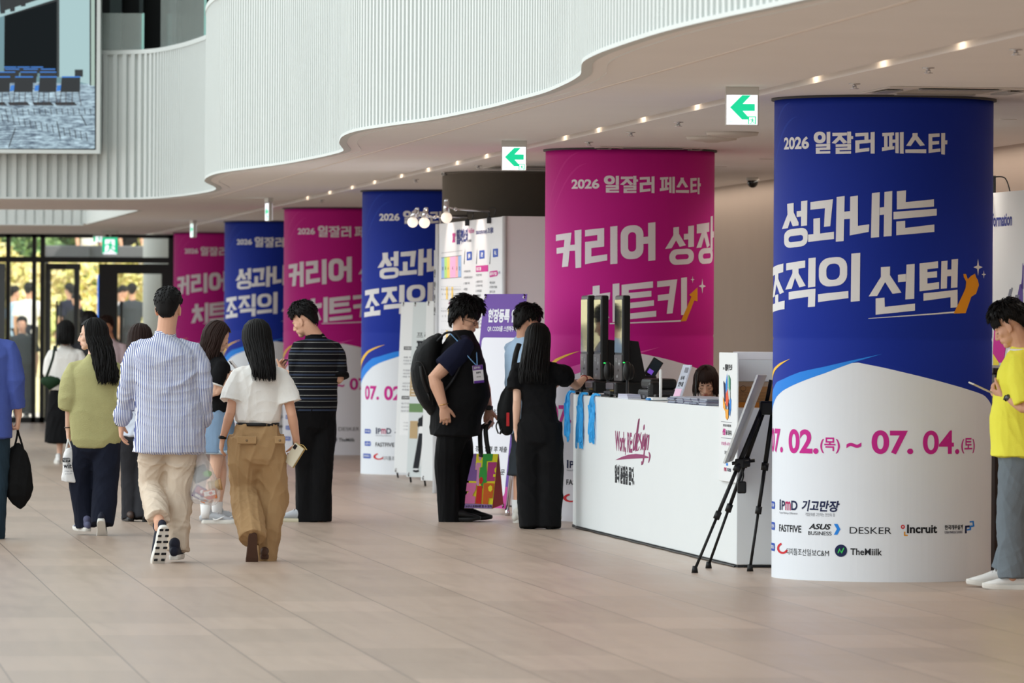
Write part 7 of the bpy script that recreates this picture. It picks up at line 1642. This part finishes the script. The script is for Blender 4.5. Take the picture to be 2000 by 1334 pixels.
# ---- 11. man in yellow at the right edge
p = Person(34.9, 1990, 'person in a bright yellow T-shirt at the right edge, looking at a phone', H=1.76, yaw=-78, vox=.0045, skin=M_skin)
p.torso((1996, 868), (1996, 694), girth=1.06, belly=.03, shw=.19)
p.head((1972, 637), -76, 26, hs=.238, face=True)
p.arm(False, (2012, 800, -.24), (1964, 776, -.14), (1938, 764, -.06), n=(.1, .5, .7), curl=(48, 52, 30), thumb=(.6, .7, .5))
p.arm(True, (2012, 800, .22), (1962, 778, .08), (1938, 766, .05), n=(.1, -.5, .7), curl=(48, 52, 30), thumb=(.6, .7, .5))
p.leg(False, (1978, 1000, -.09), (1978, 1118, -.10)); p.leg(True, (2004, 1000, .1), (1966, 1108, .16))
p.finish()
p.top(C_yel, [(-.13, .226, .178), (0, .216, .170), (.3, .198, .158), (.6, .194, .150), (.82, .202, .140), (.94, .178, .108), (1.0, .132, .086), (1.04, .085, .072)], {False: (.85, [.084, .092, .096, .092]), True: (.85, [.084, .092, .096, .092])}, name='tshirt', amp=.005, seed=101, kx=8, kz=7)
m = MB(); c = p.sho+p.fs*.012+Vector((0, 0, .028)); m.tube([c-Vector((0, 0, .014)), c+Vector((0, 0, .012))], [(.092, .080), (.082, .074)], side=p.rs, n=28, caps='flat'); m.build('neckline_trim', mat('white_trim', (232, 232, 226), .8), p.root)
p.trousers(C_gjean, [(-.28, .155, .130), (0, .168, .135), (.10, .155, .122)], {False: [(0, .118), (.5, .115), (1, .100), (1.5, .096), (2.1, .094)], True: [(0, .118), (.5, .115), (1, .100), (1.5, .096), (2.08, .092)]}, seed=102, amp=.006, vox=.008)
shoe(p.root, p.j(2014, 1153, -.10), -82, 0, M_whs, M_rub, L=.29, chunky=1.1); shoe(p.root, p.j(1982, 1145, .20), -84, 0, M_whs, M_rub, L=.29, chunky=1.1)
hair_short(p.root, p.HM, M_hair, 19, front=28, side=2, nape=-58, top=.036, sidet=.016, tuft=380, tl=.05, lift=.5, fringe=.30, parent=p.bo)
w = p.J['wr', False]; dd = (p.J['wr', False]-p.J['el', False]).normalized(); m = MB(); m.tube([w-dd*.03, w-dd*.006], [.034, .033], n=18, caps='flat'); o = m.build('watch_strap', M_blks, p.root); q = w-dd*.018+Vector((0, -.033, .006)); m = MB(); m.ell(q, (.02, .008, .02)); m.build('watch_case', mat('watch_steel', (90, 92, 96), .25, metal=.8), o)
yel_m = p
# ---- 12. woman with brown hair behind the striped man
p = Person(46.0, 270, 'person with long brown hair, pale shirt and charcoal trousers, mostly hidden behind the striped shirt', H=1.59, yaw=6, fem=True, vox=.0065, skin=M_skin2)
p.torso((272, 826), (270, 712), girth=1.0)
p.head((275, 664), 20, 4, hs=.222)
p.arm(False, (240, 782, 0), (243, 838, .08)); p.arm(True, (305, 782, 0), (306, 838, .08))
p.leg(False, (256, 925, .05), (257, 1005, .0)); p.leg(True, (288, 925, .0), (284, 1004, -.08))
p.finish()
p.top(cloth('pale_blue_blouse', (206, 216, 232), .8, .03), [(-.22, .185, .135), (0, .180, .13), (.4, .172, .125), (.8, .18, .12), (.94, .158, .098), (1.0, .115, .076), (1.05, .068, .06)], {False: (1.9, [.07, .068, .064, .058, .05]), True: (1.9, [.07, .068, .064, .058, .05])}, seed=111)
p.trousers(C_char, [(-.3, .16, .12), (0, .17, .125), (.2, .15, .11)], {False: [(0, .105), (.5, .105), (1, .098), (1.5, .096), (2.12, .092)], True: [(0, .105), (.5, .105), (1, .098), (1.5, .096), (2.12, .092)]}, seed=112)
shoe(p.root, p.j(256, 1018, -.1), -16, 0, mat('brown_shoe', (64, 48, 42), .5), M_blks, L=.24, low=True); shoe(p.root, p.j(284, 1022, -.14), 6, 0, M_blks, M_blks, L=.24, low=True)
hair_long(p.root, p.HM, M_hairb, p.j(0, 728).z, 51, n=120, back=(-.01, -.10), spread=1.1, wave=.006, face=70, parent=p.bo)
# ---- 13. woman in white top and black skirt near the doors
p = Person(65.0, 125, 'person in a white top and long black skirt walking towards the glass doors', H=1.64, yaw=4, fem=True, vox=.007, skin=M_skin2)
p.torso((126, 772), (128, 684), girth=1.05)
p.head((129, 648), 10, 0, hs=.226)
p.arm(False, (99, 728, 0), (106, 748, .15)); p.arm(True, (158, 728, 0), (156, 762, .1))
p.leg(False, (118, 835, .03), (116, 892, .0)); p.leg(True, (138, 835, 0), (138, 890, .05))
p.finish()
p.top(C_white, [(.12, .185, .14), (.3, .195, .145), (.6, .20, .14), (.82, .20, .13), (.94, .168, .1), (1.0, .12, .08), (1.05, .07, .06)], {False: (1.4, [.085, .098, .1, .098, .08]), True: (1.4, [.085, .098, .1, .098, .08])}, name='knit_top', seed=121)
mb = MB(); p.rings(mb, [(-1.05, .235, .19), (-.5, .215, .17), (0, .185, .14), (.25, .15, .115)], 1.0, 0); me = fuse(mb, 'skirt', .011, 3); folds(me, .008, 122, 16, 3); skinobj(me, 'skirt', C_black, p.root)
shoe(p.root, p.j(114, 906, -.05), -8, 0, M_whs, M_rub, L=.24); shoe(p.root, p.j(138, 904, .05), 8, 0, M_whs, M_rub, L=.24)
hair_long(p.root, p.HM, M_hair, p.j(0, 676).z, 61, n=110, back=(0, -.06), spread=1.15, wave=.003, face=70, parent=p.bo)
wsk = p
# ---- 14. two figures half hidden behind the green jumper
p = Person(69.0, 216, 'person in a greyish pink T-shirt walking towards the viewer behind the woman in green', H=1.68, yaw=196, vox=.008, skin=M_skin3)
p.torso((216, 756), (215, 672)); p.head((207, 640), 205, 14, face=True)
p.arm(False, (243, 712, -.02), (240, 742, -.1)); p.arm(True, (190, 712, 0), (192, 742, -.1)); p.leg(False, (224, 820, -.05), (224, 875, 0)); p.leg(True, (206, 820, .05), (206, 875, .05)); p.finish()
p.top(cloth('greyish_pink_tshirt', (196, 176, 182), .8, .04), TOPM, {True: (.8, [.08, .086, .086]), False: (.8, [.08, .086, .086])}, name='tshirt', seed=131)
p.trousers(C_char, [(-.3, .155, .12), (0, .17, .13), (.2, .16, .12)], {True: [(0, .11), (1, .09), (2.1, .08)], False: [(0, .11), (1, .09), (2.1, .08)]}, seed=132)
shoe(p.root, p.j(224, 886, .04), 190, 0, M_blks, M_rubg); shoe(p.root, p.j(206, 886, .08), 200, 0, M_blks, M_rubg); hair_short(p.root, p.HM, M_hairb, 23, parent=p.bo, top=.03, tuft=150)
p = Person(67.0, 174, 'person in dark clothes hidden behind the woman in green, only black hair showing', H=1.70, yaw=0, vox=.009)
p.torso((174, 760), (174, 672)); p.head((174, 634), 0, 0); p.arm(False, (150, 712, 0), (150, 752, .05)); p.arm(True, (198, 712, 0), (198, 752, .05)); p.leg(False, (166, 822, .05), (166, 880, 0)); p.leg(True, (184, 822, .0), (184, 880, -.1)); p.finish()
p.top(C_char, TOPM, {True: (.8, [.08, .086, .086]), False: (.8, [.08, .086, .086])}, name='tshirt', seed=141); p.trousers(C_blk2, [(-.3, .155, .12), (0, .17, .13), (.2, .16, .12)], {True: [(0, .11), (1, .09), (2.1, .08)], False: [(0, .11), (1, .09), (2.1, .08)]}, seed=142)
shoe(p.root, p.j(166, 893, -.1), 0, 0, M_blks, M_rubg); shoe(p.root, p.j(184, 894, -.2), 0, 0, M_blks, M_rubg); hair_short(p.root, p.HM, M_hair, 29, parent=p.bo, top=.04, sidet=.03, tuft=150)
# ---- 15. people outside beyond the glass
def outsider(D, px, ytop, lab, H, yaw, z0, tm, bm, seed, hyaw=None, pitch=0):
    p = Person(D, px, lab, H=H, yaw=yaw, vox=.011, z0=z0); k = FPX/D; y = lambda z: 667+HOR+(px-1000)*math.tan(ROLL)*1+(CAM_H-z0-z)*k
    X = lambda dx: px+dx*k
    f = p.fw.x; r_ = p.rt
    p.torso((px, y(H*.53)), (px, y(H*.815))); p.head((X(.03*f), y(H*.932)), yaw if hyaw is None else hyaw, pitch, face=True)
    for rt in (True, False):
        s_ = 1 if rt else -1; p.arm(rt, (X(r_.x*.25*s_), y(H*.62), r_.y*.25*s_), (X(r_.x*.25*s_+f*.1), y(H*.48), r_.y*.25*s_+p.fw.y*.1)); p.leg(rt, (X(r_.x*.09*s_), y(H*.28), r_.y*.09*s_), (X(r_.x*.09*s_), y(H*.055), r_.y*.09*s_))
    p.finish()
    p.top(tm, TOPM, {True: (.8, [.08, .086, .086]), False: (.8, [.08, .086, .086])}, name='tshirt', vox=.013, seed=seed); p.trousers(bm, [(-.3, .155, .12), (0, .17, .13), (.2, .16, .12)], {True: [(0, .11), (1, .09), (2.1, .08)], False: [(0, .11), (1, .09), (2.1, .08)]}, vox=.014, seed=seed)
    for rt in (True, False): a = p.J['an', rt].copy(); a.z = .0; shoe(p.root, a-p.fw*.05, yaw, 0, M_blks, M_rubg)
    hair_short(p.root, p.HM, M_hair, seed, parent=p.bo, top=.03, tuft=120); return p
C_wt = cloth('white_tshirt', (238, 238, 238), .8, .03)
outsider(108, 56, 558, 'person outside in a white T-shirt seen from behind through the left glazing', 1.76, 5, .6, C_wt, C_navy, 201)
outsider(109, 27, 564, 'person outside in a pale blue shirt at the left end of the glazing', 1.70, 60, .6, C_sky, C_navy, 202)
outsider(108, 258, 560, 'person outside in a dark grey T-shirt seen from behind through the right glass door', 1.76, -6, .6, C_dgrey, C_char, 203)
outsider(108.5, 238, 565, 'person outside in a white T-shirt with bent head, beside the one in dark grey', 1.72, 40, .6, cloth('white_tshirt_pinkish', (236, 228, 230), .8, .03), C_char, 204, 70, 30)
outsider(108.9, 137, 560, 'person outside in a navy jacket between the door handles', 1.76, -40, .6, C_nv, C_navy, 205)
outsider(106.9, 151, 582, 'person outside in a black T-shirt with bent head, seen in the open doorway', 1.55, 215, .6, C_black, C_blk2, 206, 225, 25)
outsider(97.5, 43, 620, 'person in dark clothes just outside the left glass panel, standing in for a reflection', 1.70, 185, 0, C_dgrey, C_char, 207)  # added figure in place of a reflection in the glass
outsider(117, 254, 500, 'person in black higher up on the terrace outside, head hidden by the door frame', 1.70, 150, 2.35, C_black, C_blk2, 208)
outsider(117.5, 174, 500, 'person in white higher up on the terrace outside, above the open doorway', 1.68, 170, 2.35, C_wt, cloth('white_trousers', (232, 228, 230), .8, .03), 209)
absorb_prints()
# ================================================================ THINGS CARRIED
def thing1(mb, name, mats, D, px, py, lab, cat):
    c = P(px, py, D); o = mb.build(name, mats, None, c); o.data.transform(Matrix.Translation(-c)); return tag(o, lab, cat)
def root1(name, D, px, py, lab, cat): c = P(px, py, D); return empty(name, c, 0, lab, cat)
def part1(mb, name, mats, root): o = mb.build(name, mats, root); o.data.transform(Matrix.Translation(-root.location)); return o
# --- black drawstring bag of the man at the left edge
t = root1('drawstring_bag', 42.06, 36, 925, 'black fabric drawstring bag hanging from the hand at the left edge', 'bag')
D = 42.06; k = D/FPX; pts, rad = [], []
for x, y, w in ((36, 868, 8), (36, 874, 13), (35, 884, 21), (35, 900, 26), (36, 925, 28), (37, 950, 28), (37, 968, 25), (38, 982, 16), (38, 993, 6)): pts.append(P(x, y, D)); rad.append((w*k, w*k*.5))
m = MB(); m.tube(catmull(pts, 3), [rad[i//3] if i % 3 == 0 else tuple(a+(b-a)*(i % 3)/3 for a, b in zip(rad[i//3], rad[i//3+1])) for i in range(3*(len(pts)-1)+1)], side=(1, 0, 0), n=22)
me = fuse(m, 'sack', .009, 2); folds(me, .008, 301, 22, 9); o = skinobj(me, 'sack', cloth('black_nylon', (12, 12, 13), .7), t); o.data.transform(Matrix.Translation(-t.location))
for sx in (-1, 1): m = MB(); m.tube(catmull([P(36+sx*10, 880, D), P(36+sx*5, 862, D+.01*sx), P(35+sx*1, 846, D+.0), P(34, 836, D)], 5), [.008]*16, n=7); part1(m, 'handle', C_black, t)
# --- white shop bag of the woman in green
D = 42.9; t = root1('shop_bag', D, 136, 905, 'small white plastic shop bag printed wiit, held by the woman in green', 'bag')
q = [(124, 884), (150, 872), (155, 938), (119, 943)]; m = MB(); M_plas = mat('white_plastic_film', (232, 232, 232), .3, spec=.4)
rows_ = []; 
pts, rad = [], []
for y, xa, xb in ((874, 128, 141), (882, 124, 148), (895, 122, 151), (915, 121, 153), (932, 120, 155), (942, 119, 154)): pts.append(P((xa+xb)/2, y, D)); rad.append(((xb-xa)/2*D/FPX, .035))
m.tube(pts, rad, side=(1, 0, 0), n=20, caps='flat'); me = fuse(m, 'bag_body', .006, 2); folds(me, .004, 311, 20, 14); o = skinobj(me, 'bag_body', M_plas, t); o.data.transform(Matrix.Translation(-t.location))
for sx in (-1, 1): m = MB(); m.tube(catmull([P(135+sx*7, 882, D-.01), P(134+sx*3, 868, D-.01), P(133, 858, D)], 5), [.006]*11, n=6); part1(m, 'handle', M_plas, t)
fw_ = lambda x, z, o_=0: P(x, z, D-.048-o_)
m = MB(); sq = lambda x0, y0, x1, y1, mi, o_=0: m.add([fw_(x0, y1, o_), fw_(x1, y1, o_), fw_(x1, y0, o_), fw_(x0, y0, o_)], [(0, 1, 2, 3)], mi)
m.add([fw_(x, y) for x, y in rrect(122, 894, 137, 903, 2)], [tuple(range(24))], 0)
def ft(tx, x0, y0, x1, y1, mi, bold=.02, o_=.001): vs_, fs_, a_ = text_mesh(tx, bold, 0); m.add([fw_(x0+a*(x1-x0), y1+b*(y0-y1), o_) for a, b in vs_], fs_, mi)
ft('당신의 일을', 123, 895.5, 136, 898, 1, .02, .002); ft('위한 도구', 124, 899, 135, 901.5, 1, .02, .002); ft('wiit', 124, 905, 140, 915, 0, .03); ft('사무용품 전문점', 126, 919, 143, 922, 2, .01); ft('단 하나의 문구', 127, 924, 141, 927, 2, .01)
part1(m, 'shop_print', [mat('print_ink_black', (26, 30, 34)), mat('print_ink_white', INK['white']), mat('print_grey', (110, 112, 124))], t)
# --- clear bag of the striped man, and what is in it
D = 38.15; t = root1('clear_bag', D, 400, 940, 'transparent plastic bag of snacks hanging from the hand of the striped shirt man', 'bag')
film = mat('clear_film', (236, 236, 238), .08, spec=.7, alpha=.36); k = D/FPX
pts, rad = [], []
for y, xa, xb, d in ((874, 391, 399, .01), (888, 385, 404, .03), (910, 378, 414, .06), (935, 371, 424, .085), (958, 368, 431, .095), (976, 370, 430, .09), (986, 376, 422, .06)): pts.append(P((xa+xb)/2, y, D)); rad.append(((xb-xa)/2*k, d))
m = MB(); m.tube(pts, rad, side=(1, 0, 0), n=26, caps='flat'); me = fuse(m, 'film', .007, 2); folds(me, .006, 321, 20, 10, .9); o = skinobj(me, 'film', film, t); o.data.transform(Matrix.Translation(-t.location))
for sx in (-1, 1): m = MB(); m.tube(catmull([P(395+sx*6, 884, D), P(395+sx*3, 872, D), P(395, 862, D)], 5), [.007]*11, n=6); part1(m, 'handle', mat('film_gathered', (226, 226, 230), .2, alpha=.6), t)
def snack(px, py, dy, w, d, h, rz, ry, cols, lab, nm='snack_box'):
    c = P(px, py, D+dy); M = Matrix.Rotation(R(rz), 4, 'Z') @ Matrix.Rotation(R(ry), 4, 'Y'); e = empty(nm, c, 0, lab, 'package')
    m = MB(); m.box((-w/2, -d/2, -h/2), (w/2, d/2, h/2), 0, M, ch=.004); f_ = lambda x, z, o_=0: M @ Vector((x, -d/2-.001-o_, z)); flat_rect(m, -w*.45, -h*.1, w*.45, h*.38, 1, f_, 0); flat_rect(m, -w*.3, -h*.4, w*.2, -h*.2, 2, f_, 0); flat_poly(m, [(w*.1+w*.14*math.cos(a*PI/6), h*.14+h*.16*math.sin(a*PI/6)) for a in range(12)], 2, f_, .0006); m.build('carton', cols, e)
    return e
cm = lambda n, c: mat('pack_'+n, c, .4)
snack(389, 962, -.02, .075, .05, .085, 12, 28, [cm('violet', (92, 44, 110)), cm('crimson', (170, 40, 80)), cm('white', (226, 222, 220))], 'small violet snack carton tilted at the bottom of the clear bag')
snack(411, 966, -.03, .085, .04, .065, -8, -12, [cm('orange', (206, 110, 50)), cm('white', (226, 222, 220)), cm('red', (190, 50, 40))], 'small orange and white snack pack in the clear bag')
snack(398, 978, -.05, .06, .03, .035, 5, 18, [cm('white', (226, 222, 220)), cm('grey', (150, 150, 156)), cm('orange', (206, 110, 50))], 'small white card packet lowest in the clear bag')
c = P(420, 948, D-.02); e = empty('snack_tub', c, 0, 'round snack tub with tan lid lying in the clear bag', 'package'); m = MB(); M = Matrix.Rotation(R(78), 4, 'Y'); m.lathe([(.001, -.045), (.034, -.045), (.036, .03), (.001, .03)], 22, M=M); m.build('tub', cm('cream', (200, 176, 140)), e); m = MB(); m.lathe([(.001, .03), (.040, .03), (.040, .045), (.001, .046)], 22, M=M); m.build('lid', cm('tan', (176, 136, 92)), e)
c = P(390, 925, D+.02); e = empty('snack_tray', c, 0, 'dark snack tray with a green corner at the top of the clear bag', 'package'); m = MB(); m.box((-.055, -.03, -.055), (.055, .03, .05), 0, Matrix.Rotation(R(-24), 4, 'Y'), ch=.012); m.build('tray', cm('dark', (34, 34, 34)), e); m = MB(); m.ell((.055, -.03, -.0), (.03, .012, .022)); m.build('green_wrapper', cm('lime', (104, 176, 64)), e)
# --- phones and small things in hands
def phone(D, px, py, w, h, tiltx, rz, lab, body, face=None, yaw=0, nm='phone', cat='phone'):
    c = P(px, py, D); e = empty(nm, c, 0, lab, cat); M = Matrix.Rotation(R(yaw), 4, 'Z') @ Matrix.Rotation(R(tiltx), 4, 'X') @ Matrix.Rotation(R(rz), 4, 'Y')
    m = MB(); m.box((-w/2, -.005, -h/2), (w/2, .005, h/2), 0, M, ch=.004); m.build('case', body, e)
    m = MB(); m.box((-w/2+.004, .0045, -h/2+.006), (w/2-.004, .0058, h/2-.006), 0, M); m.build('screen', face or mat('phone_glass', (20, 22, 26), .1, spec=.7), e)
    m = MB(); m.box((-w/2+.006, -.0075, h/2-.04), (-w/2+.032, -.0045, h/2-.008), 0, M, ch=.002); m.build('camera_bump', mat('phone_dark', (36, 36, 40), .25), e)
    return e
e = phone(38.40, 574, 889, .085, .150, -8, 32, 'phone in a gold and cream folio case held by the woman in khaki trousers', mat('cream_case', (214, 206, 184), .4), yaw=-30)
m = MB(); M = Matrix.Rotation(R(-30), 4, 'Z') @ Matrix.Rotation(R(-8), 4, 'X') @ Matrix.Rotation(R(32), 4, 'Y'); m.box((-.042, .007, -.076), (.044, .018, .078), 0, M, ch=.003); m.build('folio_cover', mat('gold_case', (176, 150, 92), .35, metal=.3), e)
m = MB(); m.tube(catmull([M @ Vector((-.03, .02, .07)), M @ Vector((.0, .03, .085)), M @ Vector((.05, .02, .08))], 4), [.0035]*9, n=6); m.build('wrist_loop', mat('gold_cord', (190, 160, 96), .5), e)
phone(34.84, 1915, 757, .072, .150, 90, 0, 'phone in a pale case held by the man in yellow', mat('pale_phone_case', (206, 200, 190), .3), mat('phone_screen_dim', (60, 62, 66), .1), yaw=-64).rotation_euler = (0, R(24), 0)
phone(45.55, 460, 717, .07, .145, 40, 0, 'phone held up by the woman in the black T-shirt', mat('white_phone', (222, 222, 224), .3), yaw=-70)
phone(46.5, 550, 716, .07, .145, 35, 0, 'phone held by the young man in the striped polo', mat('black_phone', (30, 30, 32), .3), yaw=60)
phone(46.25, 1095, 744, .07, .145, 50, 0, 'phone held by the half hidden man in pale blue', mat('black_phone', (30, 30, 32), .3), yaw=-40)
phone(46.5, 955, 829, .06, .085, 20, 40, 'pinkish patterned card held in the hand of the big man', mat('pink_card', (206, 160, 150), .5), mat('card_print', (170, 120, 120), .5), yaw=20, nm='card', cat='card')
# --- backpack of the big man
D = 46.4; k = D/FPX; t = root1('backpack', D, 838, 728, 'large black backpack on the back of the big man', 'backpack')
pts, rad = [], []
for x, y, w, d in ((856, 660, 10, .10), (848, 672, 20, .14), (838, 695, 30, .16), (834, 722, 33, .165), (836, 752, 31, .165), (842, 778, 26, .16), (848, 796, 18, .13)): pts.append(P(x, y, D)); rad.append((w*k, d))
m = MB(); m.tube(catmull(pts, 3), [rad[i//3] if i % 3 == 0 else tuple(a+(b-a)*(i % 3)/3 for a, b in zip(rad[i//3], rad[i//3+1])) for i in range(3*(len(pts)-1)+1)], side=(1, 0, 0), n=24); me = fuse(m, 'pack_body', .009, 2); folds(me, .004, 331, 12, 12)
M_pack = cloth('black_pack_nylon', (20, 21, 22), .6); o = skinobj(me, 'pack_body', M_pack, t); o.data.transform(Matrix.Translation(-t.location))
m = MB(); m.tube(catmull([P(812, 708, D-.16), P(826, 712, D-.18), P(840, 760, D-.17), P(846, 790, D-.14)], 6), [.006]*19, n=6); part1(m, 'zip', M_blk, t)
m = MB(); m.tube(catmull([P(822, 716, D-.185), P(826, 742, D-.20), P(836, 766, D-.185)], 6), [(.014, .006)]*13, n=8); part1(m, 'side_handle', M_blk, t)
m = MB(); m.tube(catmull([P(836, 768, D-.17), P(838, 774, D-.18), P(840, 780, D-.17)], 4), [.009]*9, n=8); part1(m, 'buckle', M_blk, t)
for dy, nm in ((-.20, 0), (.18, 1)): m = MB(); m.tube(catmull([P(856, 664, D+dy*.6), P(872, 650, D+dy*.85), P(890, 652, D+dy*.9), P(902, 670, D+dy*.96), P(903, 700, D+dy*1.12), P(886, 740, D+dy*1.26), P(862, 770, D+dy*1.15)], 6), [(.030, .010)]*37, side=(0, 1, 0), n=10); part1(m, 'shoulder_strap', cloth('strap_mesh', (40, 41, 44), .8), t)
# --- small backpack of the man in pale blue
D = 46.1; t = root1('small_backpack', D, 988, 800, 'small black backpack with dangling straps and red tag on the man in pale blue', 'backpack')
pts, rad = [], []
for x, y, w, d in ((998, 752, 7, .06), (994, 768, 14, .09), (989, 795, 18, .11), (988, 818, 18, .11), (990, 838, 13, .09)): pts.append(P(x, y, D-.04)); rad.append((w*D/FPX, d))
m = MB(); m.tube(catmull(pts, 3), [rad[i//3] if i % 3 == 0 else tuple(a+(b-a)*(i % 3)/3 for a, b in zip(rad[i//3], rad[i//3+1])) for i in range(3*(len(pts)-1)+1)], side=(1, 0, 0), n=20); me = fuse(m, 'pack_body', .008, 2); folds(me, .004, 341, 14, 14); o = skinobj(me, 'pack_body', M_pack, t); o.data.transform(Matrix.Translation(-t.location))
for a in ([(974, 820), (969, 832), (973, 846)], [(980, 838), (976, 848), (980, 843)], [(984, 838), (986, 848), (990, 842)]): m = MB(); m.tube(catmull([P(x, y, D-.10) for x, y in a], 5), [.006]*11, n=6); part1(m, 'dangling_strap', M_blk, t)
m = MB(); c = P(992, 818, D-.165); m.box((c.x-.012, c.y-.006, c.z-.06), (c.x+.012, c.y+.008, c.z+.05), ch=.003); part1(m, 'red_tag', mat('red_tag', (190, 40, 44), .5), t)
m = MB(); m.tube(catmull([P(1000, 756, D-.06), P(1003, 720, D-.12), P(1008, 690, D-.14), P(1014, 672, D-.10)], 5), [(.022, .007)]*16, side=(1, 0, 0), n=8); part1(m, 'shoulder_strap', M_blk, t)
# --- green shoulder bag of the woman near the doors
D = 64.9; t = root1('shoulder_bag', D, 98, 746, 'dark green shoulder bag of the woman in the white top', 'bag'); m = MB(); m.tube([P(88, 744, D-.12), P(98, 748, D-.14), P(110, 745, D-.12)], [(.05, .05), (.085, .06), (.05, .05)], side=(0, 0, 1), n=16); part1(m, 'bag_body', cloth('dark_green_leather', (30, 54, 34), .6), t)
m = MB(); m.tube(catmull([P(90, 738, D-.12), P(103, 700, D-.16), P(107, 676, D-.10), P(110, 700, D+.14), P(106, 738, D-.02)], 6), [(.016, .006)]*25, side=(1, 0, 0), n=7); part1(m, 'strap', mat('dark_green_strap', (34, 46, 36), .6), t)
# --- colourful shopper of the big man
D = 46.35; t = root1('shopper_bag', D, 944, 940, 'colourful glossy shopper bag with big letter shapes and red side, held by the big man', 'bag')
tg = lambda x, y: (900+x/6.67, 820+y/6.67)
F4 = [P(*tg(168, 440), D+.02), P(*tg(486, 444), D), P(*tg(408, 1160), D), P(*tg(46, 1152), D+.02)]
S2 = [P(*tg(498, 448), D+.20), P(*tg(556, 1100), D+.22)]; bk0 = F4[0]+(S2[0]-F4[1]); bk3 = F4[3]+(S2[1]-F4[2])
M_lam = mat('bag_black_lining', (18, 18, 18), .4)
m = MB(); m.add([F4[0], F4[1], F4[2], F4[3], bk0, S2[0], S2[1], bk3], [(0,1,2,3), (4,7,6,5), (3,2,6,7), (0,3,7,4)], 0); m.add([F4[1], S2[0], S2[1], F4[2]], [(0, 1, 2, 3)], 1)
shp = [([(168, 440), (486, 444), (408, 1160), (46, 1152)], 'yel'), ([(168, 440), (206, 440), (188, 650), (212, 650), (205, 800), (84, 795), (120, 640)], 'vio'), ([(232, 470), (250, 442), (272, 470), (270, 510), (250, 536), (234, 510)], 'lil'), ([(206, 560), (266, 560), (262, 616), (240, 618), (236, 860), (200, 850), (212, 650), (188, 640)], 'lil'),
  ([(290, 442), (420, 442), (408, 534), (340, 540), (336, 600), (346, 800), (330, 820), (294, 826), (286, 900), (262, 860), (236, 740), (252, 620), (278, 616)], 'grn'), ([(354, 552), (470, 552), (440, 798), (336, 800)], 'mag'), ([(462, 612), (440, 640), (440, 680), (456, 690)], 'yel'), ([(424, 708), (452, 708), (448, 742), (420, 742)], 'yel'),
  ([(264, 740), (286, 760), (290, 790), (270, 836), (244, 830), (238, 780)], 'red'), ([(212, 862), (280, 858), (268, 1096), (192, 1092), (200, 990)], 'red'), ([(300, 824), (436, 828), (412, 1020), (362, 1020), (354, 1104), (284, 1096)], 'org'), ([(384, 850), (408, 866), (410, 910), (388, 938), (362, 926), (354, 880)], 'yel'),
  ([(80, 820), (200, 824), (196, 900), (150, 990), (190, 1000), (184, 1092), (52, 1090), (62, 980), (108, 930), (66, 930)], 'pnk'), ([(56, 1092), (412, 1104), (406, 1156), (46, 1150)], 'band')]
cols = dict(yel=(226, 214, 40), vio=(120, 84, 150), lil=(204, 140, 180), grn=(50, 146, 60), mag=(166, 50, 120), red=(190, 34, 30), org=(196, 92, 28), pnk=(206, 110, 160), band=(140, 112, 170)); ci = {k: i+2 for i, k in enumerate(cols)}
for i, (poly, k_) in enumerate(shp): m.add([P(*tg(x, y), D-.003-.0008*i) for x, y in poly], [tuple(range(len(poly)))], ci[k_])
vs_, fs_, a_ = text_mesh('누구나 포켓바론 할 수 있게', .03, 0); m.add([P(*tg(60+a*340, 1142-b*32), D-.017) for a, b in vs_], fs_, 0)
mm = [M_lam, mat('bag_red_side', (170, 24, 18), .5, spec=.15)]+[mat('bag_'+k_, c_, .38, spec=.3) for k_, c_ in cols.items()]
part1(m, 'bag_body', mm, t)
for a, b, dd in (((262, 440), (262, 110), 0), ((365, 440), (325, 110), .12)): m = MB(); p0_, p1_ = P(*tg(*a), D+dd), P(*tg(*b), D+.12); m.tube(catmull([p0_-Vector((0, 0, .03)), p0_, p0_.lerp(p1_, .5)+Vector((-.006, 0, 0)), p1_, P(955, 826, D+.15)], 4), [(.019, .004)]*17, side=(1, 0, 0), n=8); part1(m, 'handle', M_lam, t)
